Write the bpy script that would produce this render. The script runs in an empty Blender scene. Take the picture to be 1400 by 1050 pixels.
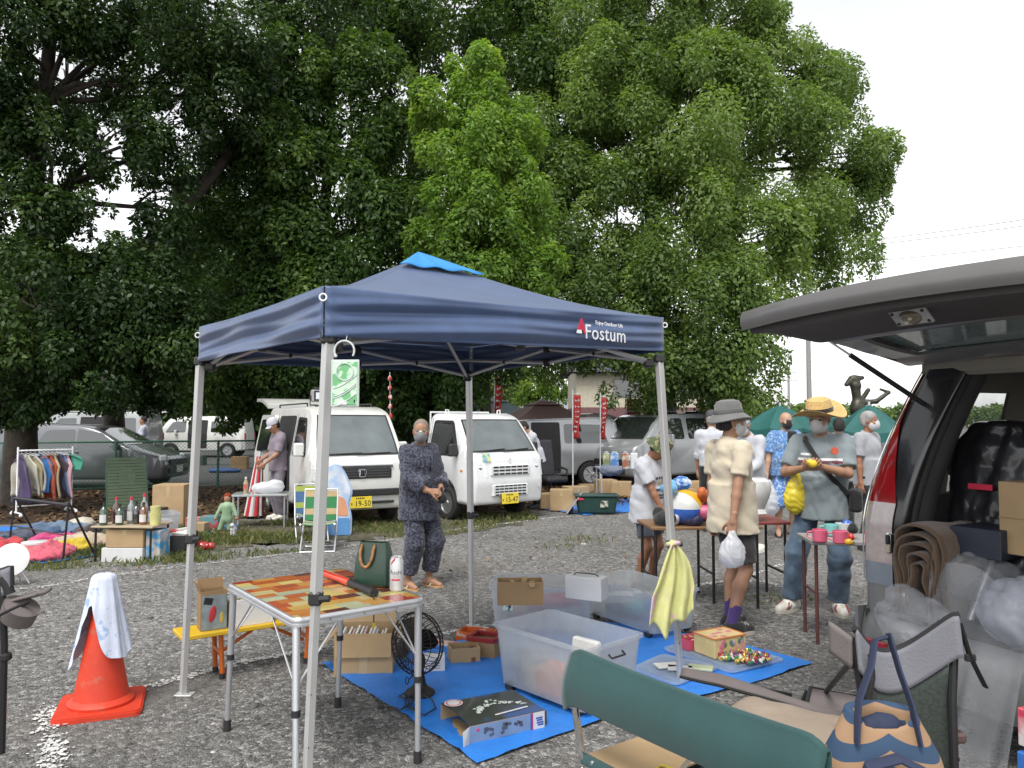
import bpy,bmesh,math,random
import numpy as np
from mathutils import Vector,Matrix
random.seed(7)
RNG=np.random.default_rng(11)
PI=math.pi
R=math.radians
scene=bpy.context.scene
COL=scene.collection
# camera, sky, sun, exposure
CAM_H,FPX,PITCH=1.58,1050.0,math.atan(50/1050)
cam_data=bpy.data.cameras.new('camera')
cam_data.sensor_width=36.0
cam_data.lens=36.0*FPX/1400.0
cam_data.clip_start,cam_data.clip_end=0.05,3000
cam=bpy.data.objects.new('camera',cam_data)
cam.location=(0,0,CAM_H)
cam.rotation_euler=(PI/2+PITCH,0,0)
COL.objects.link(cam)
scene.camera=cam
SUN_EL,SUN_AZ=58,200
world=bpy.data.worlds.new('World')
scene.world=world
world.use_nodes=True
wn,wl=world.node_tree.nodes,world.node_tree.links
wn.clear()
w_out=wn.new('ShaderNodeOutputWorld')
w_bg=wn.new('ShaderNodeBackground')
w_sky=wn.new('ShaderNodeTexSky')
w_sky.sky_type='NISHITA'
w_sky.sun_disc=False
w_sky.sun_elevation=R(SUN_EL)
w_sky.sun_rotation=R(SUN_AZ)
w_sky.air_density,w_sky.dust_density,w_sky.ozone_density=1.0,1.2,1.0
w_hsv=wn.new('ShaderNodeHueSaturation')
w_hsv.inputs['Saturation'].default_value=0.10
w_cc=wn.new('ShaderNodeTexCoord')
w_no=wn.new('ShaderNodeTexNoise')
w_no.inputs['Scale'].default_value=1.6
w_no.inputs['Detail'].default_value=5
w_mr=wn.new('ShaderNodeMapRange')
w_mr.inputs['From Min'].default_value,w_mr.inputs['From Max'].default_value=0.3,0.7
w_mr.inputs['To Min'].default_value,w_mr.inputs['To Max'].default_value=0.9,1.1
w_mul=wn.new('ShaderNodeMix')
w_mul.data_type,w_mul.blend_type='RGBA','MULTIPLY'
w_mul.inputs[0].default_value=1.0
wl.new(w_cc.outputs['Generated'],w_no.inputs['Vector'])
wl.new(w_no.outputs['Fac'],w_mr.inputs['Value'])
wl.new(w_sky.outputs['Color'],w_hsv.inputs['Color'])
wl.new(w_hsv.outputs['Color'],w_mul.inputs[6])
wl.new(w_mr.outputs['Result'],w_mul.inputs[7])
wl.new(w_mul.outputs[2],w_bg.inputs['Color'])
w_bg.inputs['Strength'].default_value=0.15
wl.new(w_bg.outputs['Background'],w_out.inputs['Surface'])
sun_data=bpy.data.lights.new('sun','SUN')
sun_data.energy=1.5
sun_data.angle=R(25)
sun_data.color=(1.0,0.97,0.92)
sun=bpy.data.objects.new('sun',sun_data)
_az,_el=R(SUN_AZ),R(SUN_EL)
_to_sun=Vector((math.sin(_az)*math.cos(_el),math.cos(_az)*math.cos(_el),math.sin(_el)))
sun.rotation_euler=(-_to_sun).to_track_quat('-Z','Y').to_euler()
sun.location=(0,-5,30)
COL.objects.link(sun)
scene.view_settings.view_transform='Standard'
scene.view_settings.look='None'
scene.view_settings.gamma=1
scene.view_settings.use_curve_mapping=False
scene.view_settings.exposure=1.0
scene.cycles.max_bounces=8
scene.cycles.transparent_max_bounces=16
scene.cycles.use_denoising=True
# where things stand
_cp,_sp=math.cos(PITCH),math.sin(PITCH)
def ray(px,py):
 a,b=(px-700)/FPX,(525-py)/FPX
 return Vector((a,_cp-b*_sp,_sp+b*_cp))
def G(px,py,z=0.0):
 d=ray(px,py)
 t=(z-CAM_H)/d.z
 return Vector((d.x*t,d.y*t,z))
def P(px,py,Y):
 d=ray(px,py)
 t=Y/d.y
 return Vector((d.x*t,Y,CAM_H+d.z*t))
 # materials
MATS={}
def mat(name,col,rough=0.6,metal=0.0,var=0.12,vscale=8.0,bump=0.0,bscale=60.0,coat=0.0,spec=0.5,emit=None,col2=None,c2scale=10.0,c2edge=(0.45,0.6),sheen=0.0):
 if name in MATS:
  return MATS[name]
 m=bpy.data.materials.new(name)
 MATS[name]=m
 m.use_nodes=True
 n,l=m.node_tree.nodes,m.node_tree.links
 b=n['Principled BSDF']
 b.inputs['Roughness'].default_value=rough
 b.inputs['Metallic'].default_value=metal
 b.inputs['Coat Weight'].default_value=coat
 b.inputs['Coat Roughness'].default_value=0.06
 b.inputs['Specular IOR Level'].default_value=spec
 b.inputs['Sheen Weight'].default_value=sheen
 tc=n.new('ShaderNodeTexCoord')
 no=n.new('ShaderNodeTexNoise')
 no.inputs['Scale'].default_value=vscale
 no.inputs['Detail'].default_value=4
 l.new(tc.outputs['Object'],no.inputs['Vector'])
 rp=n.new('ShaderNodeValToRGB')
 rp.color_ramp.elements[0].position,rp.color_ramp.elements[1].position=0.3,0.7
 c=Vector(col[:3])
 rp.color_ramp.elements[0].color=(*(c*(1-var)),1)
 rp.color_ramp.elements[1].color=(*[min(1,x*(1+var))for x in c],1)
 l.new(no.outputs['Fac'],rp.inputs['Fac'])
 src=rp.outputs['Color']
 if col2 is not None:
  n2=n.new('ShaderNodeTexNoise')
  n2.inputs['Scale'].default_value=c2scale
  n2.inputs['Detail'].default_value=3
  l.new(tc.outputs['Object'],n2.inputs['Vector'])
  mr=n.new('ShaderNodeMapRange')
  mr.inputs['From Min'].default_value,mr.inputs['From Max'].default_value=c2edge
  l.new(n2.outputs['Fac'],mr.inputs['Value'])
  mx=n.new('ShaderNodeMix')
  mx.data_type='RGBA'
  l.new(mr.outputs['Result'],mx.inputs[0])
  l.new(src,mx.inputs[6])
  mx.inputs[7].default_value=(*col2[:3],1)
  src=mx.outputs[2]
 l.new(src,b.inputs['Base Color'])
 if bump>0:
  bn=n.new('ShaderNodeTexNoise')
  bn.inputs['Scale'].default_value=bscale
  bn.inputs['Detail'].default_value=4
  l.new(tc.outputs['Object'],bn.inputs['Vector'])
  bp=n.new('ShaderNodeBump')
  bp.inputs['Strength'].default_value=bump
  bp.inputs['Distance'].default_value=0.02
  l.new(bn.outputs['Fac'],bp.inputs['Height'])
  l.new(bp.outputs['Normal'],b.inputs['Normal'])
 if emit:
  b.inputs['Emission Color'].default_value=(*emit[:3],1)
  b.inputs['Emission Strength'].default_value=emit[3]
 return m
def clear_mat(name,col,clear=0.45,rough=0.25,milk=0.5):
 """milky plastic or film: part of the light goes straight through, the rest is scattered on both sides"""
 if name in MATS:
  return MATS[name]
 m=bpy.data.materials.new(name)
 MATS[name]=m
 m.use_nodes=True
 n,l=m.node_tree.nodes,m.node_tree.links
 out,b=n['Material Output'],n['Principled BSDF']
 b.inputs['Base Color'].default_value=(*col,1)
 b.inputs['Roughness'].default_value=rough
 tr=n.new('ShaderNodeBsdfTransparent')
 tr.inputs['Color'].default_value=(*[min(1,0.9+0.1*x)for x in col],1)
 tl=n.new('ShaderNodeBsdfTranslucent')
 tl.inputs['Color'].default_value=(*col,1)
 m1,m2=n.new('ShaderNodeMixShader'),n.new('ShaderNodeMixShader')
 m1.inputs[0].default_value=milk
 l.new(b.outputs[0],m1.inputs[1]); l.new(tl.outputs[0],m1.inputs[2])
 no=n.new('ShaderNodeTexNoise'); no.inputs['Scale'].default_value=9
 tc=n.new('ShaderNodeTexCoord'); l.new(tc.outputs['Object'],no.inputs['Vector'])
 mr=n.new('ShaderNodeMapRange')
 mr.inputs['To Min'].default_value,mr.inputs['To Max'].default_value=max(0,clear-0.12),min(1,clear+0.12)
 l.new(no.outputs['Fac'],mr.inputs['Value'])
 l.new(mr.outputs['Result'],m2.inputs[0])
 l.new(m1.outputs[0],m2.inputs[1]); l.new(tr.outputs[0],m2.inputs[2])
 l.new(m2.outputs[0],out.inputs['Surface'])
 return m
 # objects
def link(name,me,parent=None):
 o=bpy.data.objects.new(name,me)
 COL.objects.link(o)
 if parent is not None:
  o.parent=parent
 return o
def tag(o,label=None,cat=None,group=None,kind=None):
 if label:o['label']=label
 if cat:o['category']=cat
 if group:o['group']=group
 if kind:o['kind']=kind
 return o
def thing(name,label,cat,loc=(0,0,0),rotz=0.0,group=None):
 o=bpy.data.objects.new(name,None)
 COL.objects.link(o)
 o.empty_display_size=0.1
 o.location=loc
 o.rotation_euler=(0,0,rotz)
 return tag(o,label,cat,group)
def children(o):
 return list(o.children)
def copy_tree(o,parent=None):
 c=o.copy()
 COL.objects.link(c)
 c.parent=parent
 for ch in children(o):
  copy_tree(ch,c)
 return c
def dup(root,loc,rotz=0.0,label=None,group=None):
 c=copy_tree(root)
 c.location=loc
 c.rotation_euler=(0,0,rotz)
 if label:c['label']=label
 if group:c['group']=group
 return c
def mesh_from(name,v,f,mats,mi=None,smooth=0.6):
 me=bpy.data.meshes.new(name)
 me.from_pydata([tuple(p)for p in v],[],f)
 if not isinstance(mats,(list,tuple)):mats=[mats]
 for m in mats:me.materials.append(m)
 if mi is not None and len(mats)>1:
  me.polygons.foreach_set('material_index',mi)
 if smooth is not None and len(me.polygons):
  me.polygons.foreach_set('use_smooth',[True]*len(me.polygons))
  me.update()
  if smooth<3:me.set_sharp_from_angle(angle=smooth)
 me.update()
 return me
def np_mesh(name,v,f,m,attr=None,smooth=False):
 """fast mesh from arrays; f is (n, 3 or 4)"""
 me=bpy.data.meshes.new(name)
 v=np.ascontiguousarray(v,dtype=np.float32)
 f=np.ascontiguousarray(f,dtype=np.int32)
 k=f.shape[1]
 me.vertices.add(len(v)); me.vertices.foreach_set('co',v.ravel())
 me.loops.add(f.size); me.loops.foreach_set('vertex_index',f.ravel())
 me.polygons.add(len(f))
 me.polygons.foreach_set('loop_start',np.arange(0,f.size,k,dtype=np.int32))
 me.polygons.foreach_set('loop_total',np.full(len(f),k,dtype=np.int32))
 if smooth:me.polygons.foreach_set('use_smooth',np.ones(len(f),dtype=bool))
 me.update(calc_edges=True)
 if attr is not None:
  a=me.attributes.new('tint','FLOAT','FACE')
  a.data.foreach_set('value',np.ascontiguousarray(attr,dtype=np.float32))
 me.materials.append(m)
 return me
def rot(rz=0.0,rx=0.0,ry=0.0):
 return(Matrix.Rotation(rz,3,'Z')@Matrix.Rotation(ry,3,'Y')@Matrix.Rotation(rx,3,'X'))
def frame(origin,xdir,up=(0,0,1)):
 """4x4 with local x along xdir, local z as near to up as can be"""
 x=Vector(xdir).normalized()
 y=Vector(up).cross(x)
 if y.length<1e-6:y=Vector((0,1,0))
 y.normalize()
 z=x.cross(y)
 M=Matrix((x,y,z)).transposed().to_4x4()
 M.translation=Vector(origin)
 return M
class MB:
 def __init__(s):
  s.v,s.f,s.m,s.mi=[],[],[],0
 def add(s,vs,fs,M=None):
  o=len(s.v)
  if M is not None:vs=[M@Vector(p)for p in vs]
  s.v.extend(vs)
  s.f.extend([tuple(i+o for i in q)for q in fs])
  s.m.extend([s.mi]*len(fs))
  return s
 def box(s,c,d,Rm=None,b=0.0,taper=1.0):
  hx,hy,hz=d[0]/2,d[1]/2,d[2]/2
  b=min(b,hx*.49,hy*.49,hz*.49)
  if Rm is None:Rm=Matrix.Identity(3)
  elif isinstance(Rm,(int,float)):Rm=rot(Rm)
  c=Vector(c)
  if b<=0:
   vs=[(x*hx*(taper if z<0 else 1),y*hy*(taper if z<0 else 1),z*hz)for z in(-1,1)for y in(-1,1)for x in(-1,1)]
   fs=[(0,2,3,1),(4,5,7,6),(0,1,5,4),(2,6,7,3),(0,4,6,2),(1,3,7,5)]
  else:
   vs,ix=[],{}
   for sx in(-1,1):
    for sy in(-1,1):
     for sz in(-1,1):
      t=taper if sz<0 else 1
      for a in range(3):
       q=[sx*(hx*t-b),sy*(hy*t-b),sz*(hz-b)]
       q[a]+=(sx,sy,sz)[a]*b
       ix[(sx,sy,sz,a)]=len(vs); vs.append(tuple(q))
   fs=[]
   def fix(q):
    p=[Vector(vs[i])for i in q]
    n=(p[1]-p[0]).cross(p[2]-p[0])
    cc=sum(p,Vector())/len(p)
    fs.append(tuple(q)if n.dot(cc)>0 else tuple(reversed(q)))
   for a in range(3):
    o1,o2=[i for i in range(3)if i!=a]
    for sg in(-1,1):
     q=[]
     for s1,s2 in((-1,-1),(1,-1),(1,1),(-1,1)):
      k=[0,0,0]; k[a]=sg; k[o1]=s1; k[o2]=s2
      q.append(ix[(*k,a)])
     fix(q)
    for s1 in(-1,1):
     for s2 in(-1,1):
      q=[]
      for e,ax in((-1,o1),(1,o1),(1,o2),(-1,o2)):
       k=[0,0,0]; k[a]=e; k[o1]=s1; k[o2]=s2
       q.append(ix[(*k,ax)])
      fix(q)
   for sx in(-1,1):
    for sy in(-1,1):
     for sz in(-1,1):
      fix([ix[(sx,sy,sz,a)]for a in range(3)])
  return s.add([c+Rm@Vector(p)for p in vs],fs)
 def tube(s,pts,r,n=8,closed=False,cap=True,flat=1.0):
  pts=[Vector(p)for p in pts]
  N=len(pts)
  rs=r if isinstance(r,(list,tuple))else[r]*N
  tang=[]
  for i in range(N):
   a=pts[(i-1)%N]if(closed or i>0)else pts[i]
   b=pts[(i+1)%N]if(closed or i<N-1)else pts[i]
   t=b-a
   tang.append(t.normalized()if t.length>1e-9 else Vector((0,0,1)))
  ref=Vector((0,0,1))if abs(tang[0].z)<0.9 else Vector((1,0,0))
  x=tang[0].cross(ref).normalized()
  vs=[]
  for i in range(N):
   t=tang[i]
   x=x-t*x.dot(t)
   x=x.normalized()if x.length>1e-6 else t.orthogonal().normalized()
   y=t.cross(x)
   for k in range(n):
    a=2*PI*k/n
    vs.append(pts[i]+x*(math.cos(a)*rs[i])+y*(math.sin(a)*rs[i]*flat))
  fs=[]
  for i in range(N if closed else N-1):
   j=(i+1)%N
   for k in range(n):
    k2=(k+1)%n
    fs.append((i*n+k,i*n+k2,j*n+k2,j*n+k))
  if cap and not closed:
   fs.append(tuple(reversed(range(n))))
   fs.append(tuple(range((N-1)*n,N*n)))
  return s.add(vs,fs)
 def cyl(s,p0,p1,r0,r1=None,n=14):
  return s.tube([p0,p1],[r0,r0 if r1 is None else r1],n)
 def lathe(s,prof,n=20,M=None,sx=1.0,sy=1.0,wave=None):
  vs,fs=[],[]
  for i,(r,z)in enumerate(prof):
   for k in range(n):
    a=2*PI*k/n
    dz=wave(a,r,z)if wave else 0
    vs.append((r*math.cos(a)*sx,r*math.sin(a)*sy,z+dz))
  for i in range(len(prof)-1):
   for k in range(n):
    k2=(k+1)%n
    fs.append((i*n+k,i*n+k2,(i+1)*n+k2,(i+1)*n+k))
  if prof[0][0]>1e-5:fs.append(tuple(reversed(range(n))))
  if prof[-1][0]>1e-5:fs.append(tuple(range((len(prof)-1)*n,len(prof)*n)))
  return s.add(vs,fs,M)
 def prism(s,poly,h,M=None):
  """poly (x, y) counter-clockwise, from z=0 to z=h"""
  n=len(poly)
  vs=[(x,y,0)for x,y in poly]+[(x,y,h)for x,y in poly]
  fs=[tuple(reversed(range(n))),tuple(range(n,2*n))]
  for i in range(n):
   j=(i+1)%n
   fs.append((i,j,n+j,n+i))
  return s.add(vs,fs,M)
 def sheet(s,fn,nu,nv,th=0.0,M=None):
  """a surface fn(u, v), u and v in 0..1, given a thickness th"""
  g=np.array([[fn(i/nu,j/nv)for j in range(nv+1)]for i in range(nu+1)],dtype=float)
  vs=g.reshape(-1,3)
  W=nv+1
  fs=[(i*W+j,(i+1)*W+j,(i+1)*W+j+1,i*W+j+1)for i in range(nu)for j in range(nv)]
  if th>0:
   du,dv=np.gradient(g,axis=0),np.gradient(g,axis=1)
   nn=np.cross(du,dv)
   nn/=np.maximum(np.linalg.norm(nn,axis=2,keepdims=True),1e-9)
   lo=(g-nn*th).reshape(-1,3)
   o=len(vs)
   vs=np.vstack([vs,lo])
   fs+=[tuple(i+o for i in reversed(q))for q in fs]
   ring=[(i,0)for i in range(nu)]+[(nu,j)for j in range(nv)]+[(i,nv)for i in range(nu,0,-1)]+[(0,j)for j in range(nv,0,-1)]
   rr=[i*W+j for i,j in ring]
   for a,b in zip(rr,rr[1:]+rr[:1]):
    fs.append((a,a+o,b+o,b))
  return s.add([Vector(p)for p in vs],fs,M)
 def ball(s,c,r,n=12,m=8,Rm=None):
  r=(r,r,r)if isinstance(r,(int,float))else r
  prof=[(max(1e-6,math.sin(PI*i/m)),-math.cos(PI*i/m))for i in range(m+1)]
  M=Matrix.Translation(Vector(c))@(Rm.to_4x4()if Rm else Matrix.Identity(4))@Matrix.Diagonal((r[0],r[1],r[2],1))
  return s.lathe(prof,n,M)
 def mesh(s,name,m,smooth=0.6):
  return mesh_from(name,s.v,s.f,m,s.m,smooth)
 def build(s,name,m,parent=None,smooth=0.6):
  return link(name,s.mesh(name,m,smooth),parent)
def simple(name,label,cat,mb,m,loc=(0,0,0),rotz=0.0,group=None,smooth=0.6):
 """a thing that is one mesh"""
 o=mb.build(name,m,None,smooth)
 o.location=loc
 o.rotation_euler=(0,0,rotz)
 return tag(o,label,cat,group)
_dg=None
def text_obj(name,s,size,m,parent,M,align='CENTER',depth=0.0006,spacing=1.0,wrap=None,stretch=1.0):
 cu=bpy.data.curves.new('lettering','FONT')
 cu.body=s
 cu.size=size
 cu.align_x=align
 cu.align_y='CENTER'
 cu.extrude=depth
 cu.space_character=spacing
 cu.resolution_u=3
 t=bpy.data.objects.new('lettering',cu)
 COL.objects.link(t)
 dg=bpy.context.evaluated_depsgraph_get()
 me=bpy.data.meshes.new_from_object(t.evaluated_get(dg))
 bpy.data.objects.remove(t)
 bpy.data.curves.remove(cu)
 for v in me.vertices:
  v.co.x*=stretch
  if wrap:v.co=wrap(v.co)
 me.materials.clear()
 me.materials.append(m)
 o=link(name,me,parent)
 o.matrix_local=M
 return o
 # smooth bodies from signed distances
def _dot(a,b):return np.einsum('ij,ij->i',a,b)
class SDF:
 def __init__(s):s.ops=[]
 def cap(s,a,b,ra,rb=None,k=0.02,sub=False):
  s.ops.append(('cap',np.array(a,float),np.array(b,float),ra,ra if rb is None else rb,k,sub)); return s
 def cone(s,a,b,ra,rb=None,k=0.01,ys=1.0,sub=False):
  s.ops.append(('cone',np.array(a,float),np.array(b,float),ra,ra if rb is None else rb,k,sub,ys)); return s
 def ell(s,c,r,Rm=None,k=0.02,sub=False):
  r=(r,r,r)if isinstance(r,(int,float))else r
  s.ops.append(('ell',np.array(c,float),np.array(r,float),None if Rm is None else np.array(Rm,float),k,sub)); return s
 def box(s,c,h,Rm=None,rd=0.01,k=0.01,sub=False):
  s.ops.append(('box',np.array(c,float),np.array(h,float),None if Rm is None else np.array(Rm,float),rd,k,sub)); return s
 def cut(s,p,n):
  s.ops.append(('cut',np.array(p,float),np.array(Vector(n).normalized(),float))); return s
 def fold(s,amp,fn):
  s.ops.append(('fold',amp,fn)); return s
 def __call__(s,p):
  d=np.full(len(p),1e3)
  for o in s.ops:
   t=o[0]
   if t=='cut':
    d=np.maximum(d,(p-o[1])@o[2]); continue
   if t=='fold':
    d=d+o[1]*o[2](p); continue
   if t=='cap':
    a,b=o[1],o[2]
    ab=b-a
    h=np.clip((p-a)@ab/max(ab@ab,1e-12),0,1)
    e=np.linalg.norm(p-a-h[:,None]*ab,axis=1)-(o[3]+(o[4]-o[3])*h)
    k,sub=o[5],o[6]
   elif t=='cone':
    a,b=o[1].copy(),o[2].copy()
    q=p
    if o[7]!=1.0:
     y0=a[1]
     q=p.copy(); q[:,1]=y0+(q[:,1]-y0)*o[7]
     b[1]=y0+(b[1]-y0)*o[7]
    ab=b-a
    L=math.sqrt(ab@ab)
    u=ab/L
    h=(q-a)@u
    rr=o[3]+(o[4]-o[3])*np.clip(h/L,0,1)
    rad=np.linalg.norm(q-a-h[:,None]*u,axis=1)-rr
    e=np.maximum(rad,np.abs(h-L/2)-L/2)
    k,sub=o[5],o[6]
   elif t=='ell':
    q=p-o[1]
    if o[3]is not None:q=q@o[3]
    k0=np.linalg.norm(q/o[2],axis=1)
    k1=np.linalg.norm(q/o[2]**2,axis=1)
    e=k0*(k0-1)/np.maximum(k1,1e-9)
    k,sub=o[4],o[5]
   else:
    q=p-o[1]
    if o[3]is not None:q=q@o[3]
    q=np.abs(q)-o[2]+o[4]
    e=np.linalg.norm(np.maximum(q,0),axis=1)+np.minimum(q.max(axis=1),0)-o[4]
    k,sub=o[5],o[6]
   if sub:
    e=-e
    hh=np.maximum(k-np.abs(d-e),0)/max(k,1e-9)
    d=np.maximum(d,e)+hh*hh*k/4
   else:
    hh=np.maximum(k-np.abs(d-e),0)/max(k,1e-9)
    d=np.minimum(d,e)-hh*hh*k/4
  return d
 def bounds(s):
  lo,hi=np.full(3,1e9),np.full(3,-1e9)
  for o in s.ops:
   if o[0]in('cap','cone'):
    if o[6]:continue
    r=max(o[3],o[4])
    for q in(o[1],o[2]):
     lo,hi=np.minimum(lo,q-r),np.maximum(hi,q+r)
   elif o[0]in('ell','box'):
    if o[-1]:continue
    r=o[2].max()if o[0]=='ell' else np.linalg.norm(o[2])
    if o[3]is None:r=o[2]
    lo,hi=np.minimum(lo,o[1]-r),np.maximum(hi,o[1]+r)
  return lo-0.03,hi+0.03
def folds(scale,seed=0):
 """wrinkle field made of warped waves"""
 g=np.random.default_rng(seed)
 ws=g.normal(size=(5,3))*scale
 ph=g.uniform(0,6.28,5)
 w2=g.normal(size=(3,3))*scale*0.5
 def fn(p):
  q=p+0.35/scale*np.sin(p@w2.T+ph[:3])*1.5
  out=0
  for i in range(5):
   v=np.sin(q@ws[i]+ph[i])
   out=out+(1-np.abs(v))*0.8-0.3
  return out/2.0
 return fn
def surface(fn,lo,hi,h):
 """naive surface nets on the blocks near the surface"""
 B=8
 lo,hi=np.array(lo,float),np.array(hi,float)
 nb=np.maximum(1,np.ceil((hi-lo)/(B*h)).astype(int))
 gi=np.stack(np.meshgrid(*[np.arange(k)for k in nb],indexing='ij'),-1).reshape(-1,3)
 dc=fn(lo+(gi+0.5)*B*h)
 gi=gi[np.abs(dc)<B*h*1.25]
 if len(gi)==0:return np.zeros((0,3)),np.zeros((0,4),int)
 NY,NZ=nb[1]*B+2,nb[2]*B+2
 st=np.stack(np.meshgrid(*[np.arange(B+1)]*3,indexing='ij'),-1)
 ci=gi[:,None,None,None,:]*B+st[None]
 val=np.concatenate([fn(lo+c.reshape(-1,3)*h)for c in np.array_split(ci,max(1,len(ci)//400))]).reshape(ci.shape[:-1])
 neg=val<0
 c8=[neg[:,a:a+B,b:b+B,c:c+B]for a in(0,1)for b in(0,1)for c in(0,1)]
 cnt=sum(x.astype(np.int8)for x in c8)
 bi,x,y,z=np.nonzero((cnt>0)&(cnt<8))
 acc,num=np.zeros((len(bi),3)),np.zeros(len(bi))
 off=[(a,b,c)for a in(0,1)for b in(0,1)for c in(0,1)]
 V8=[val[bi,x+a,y+b,z+c]for a,b,c in off]
 for i in range(8):
  for j in range(i+1,8):
   if sum(abs(off[i][k]-off[j][k])for k in range(3))!=1:continue
   cr=(V8[i]<0)!=(V8[j]<0)
   t=np.where(cr,V8[i]/np.where(cr,V8[i]-V8[j],1),0)
   oi,oj=np.array(off[i],float),np.array(off[j],float)
   acc+=np.where(cr[:,None],oi+t[:,None]*(oj-oi),0)
   num+=cr
 pos=lo+(gi[bi]*B+np.stack([x,y,z],-1)+acc/np.maximum(num,1)[:,None])*h
 gid=lambda a,b,c:((a+1)*(NY+1)+(b+1))*(NZ+1)+(c+1)
 cg=gi[bi]*B+np.stack([x,y,z],-1)
 ids=gid(cg[:,0],cg[:,1],cg[:,2])
 order=np.argsort(ids)
 sid=ids[order]
 faces=[]
 for ax in range(3):
  A=neg[:,:B,:B,:B]
  sl=[slice(0,B)]*3; sl[ax]=slice(1,B+1)
  Bn=neg[(slice(None),*sl)]
  b2,i,j,k=np.nonzero(A!=Bn)
  c=gi[b2]*B+np.stack([i,j,k],-1)
  o1,o2=[(1,2),(2,0),(0,1)][ax]
  q=[]
  for s1,s2 in((0,0),(-1,0),(-1,-1),(0,-1)):
   cc=c.copy(); cc[:,o1]+=s1; cc[:,o2]+=s2
   q.append(gid(cc[:,0],cc[:,1],cc[:,2]))
  q=np.stack(q,-1)
  w=np.searchsorted(sid,q)
  w=np.minimum(w,len(sid)-1)
  ok=(sid[w]==q).all(axis=1)
  fl=A[b2,i,j,k]
  f=order[w]
  f=np.where(fl[:,None],f,f[:,::-1])
  faces.append(f[ok])
 return pos,np.vstack(faces)
def sdf_mesh(name,parts,m):
 """parts: (sdf, cell size) meshed and joined into one mesh"""
 vs,fs,o=[],[],0
 for s,h in parts:
  lo,hi=s.bounds()
  v,f=surface(s,lo,hi,h)
  vs.append(v); fs.append(f+o); o+=len(v)
 return np_mesh(name,np.vstack(vs),np.vstack(fs),m,smooth=True)
def blob(name,s,h,m,parent=None):
 return link(name,sdf_mesh(name,[(s,h)],m),parent)
 # ground
def tint_mat(name,stops,rough=0.7,trans=0.0,bump=0.0,spec=0.3):
 """colour picked per piece by the face attribute 'tint'"""
 if name in MATS:return MATS[name]
 m=bpy.data.materials.new(name); MATS[name]=m
 m.use_nodes=True
 n,l=m.node_tree.nodes,m.node_tree.links
 b=n['Principled BSDF']
 at=n.new('ShaderNodeAttribute'); at.attribute_name='tint'
 rp=n.new('ShaderNodeValToRGB')
 el=rp.color_ramp.elements
 while len(el)<len(stops):el.new(0.5)
 for e,(p,c)in zip(el,stops):
  e.position=p; e.color=(*c,1)
 l.new(at.outputs['Fac'],rp.inputs['Fac'])
 l.new(rp.outputs['Color'],b.inputs['Base Color'])
 b.inputs['Roughness'].default_value=rough
 b.inputs['Specular IOR Level'].default_value=spec
 if trans>0:
  tl=n.new('ShaderNodeBsdfTranslucent')
  mg=n.new('ShaderNodeMix'); mg.data_type='RGBA'; mg.blend_type='MULTIPLY'; mg.inputs[0].default_value=1
  l.new(rp.outputs['Color'],mg.inputs[6]); mg.inputs[7].default_value=(1.5,1.6,0.6,1)
  l.new(mg.outputs[2],tl.inputs['Color'])
  mx=n.new('ShaderNodeMixShader'); mx.inputs[0].default_value=trans
  l.new(b.outputs[0],mx.inputs[1]); l.new(tl.outputs[0],mx.inputs[2])
  l.new(mx.outputs[0],n['Material Output'].inputs['Surface'])
 return m
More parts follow.
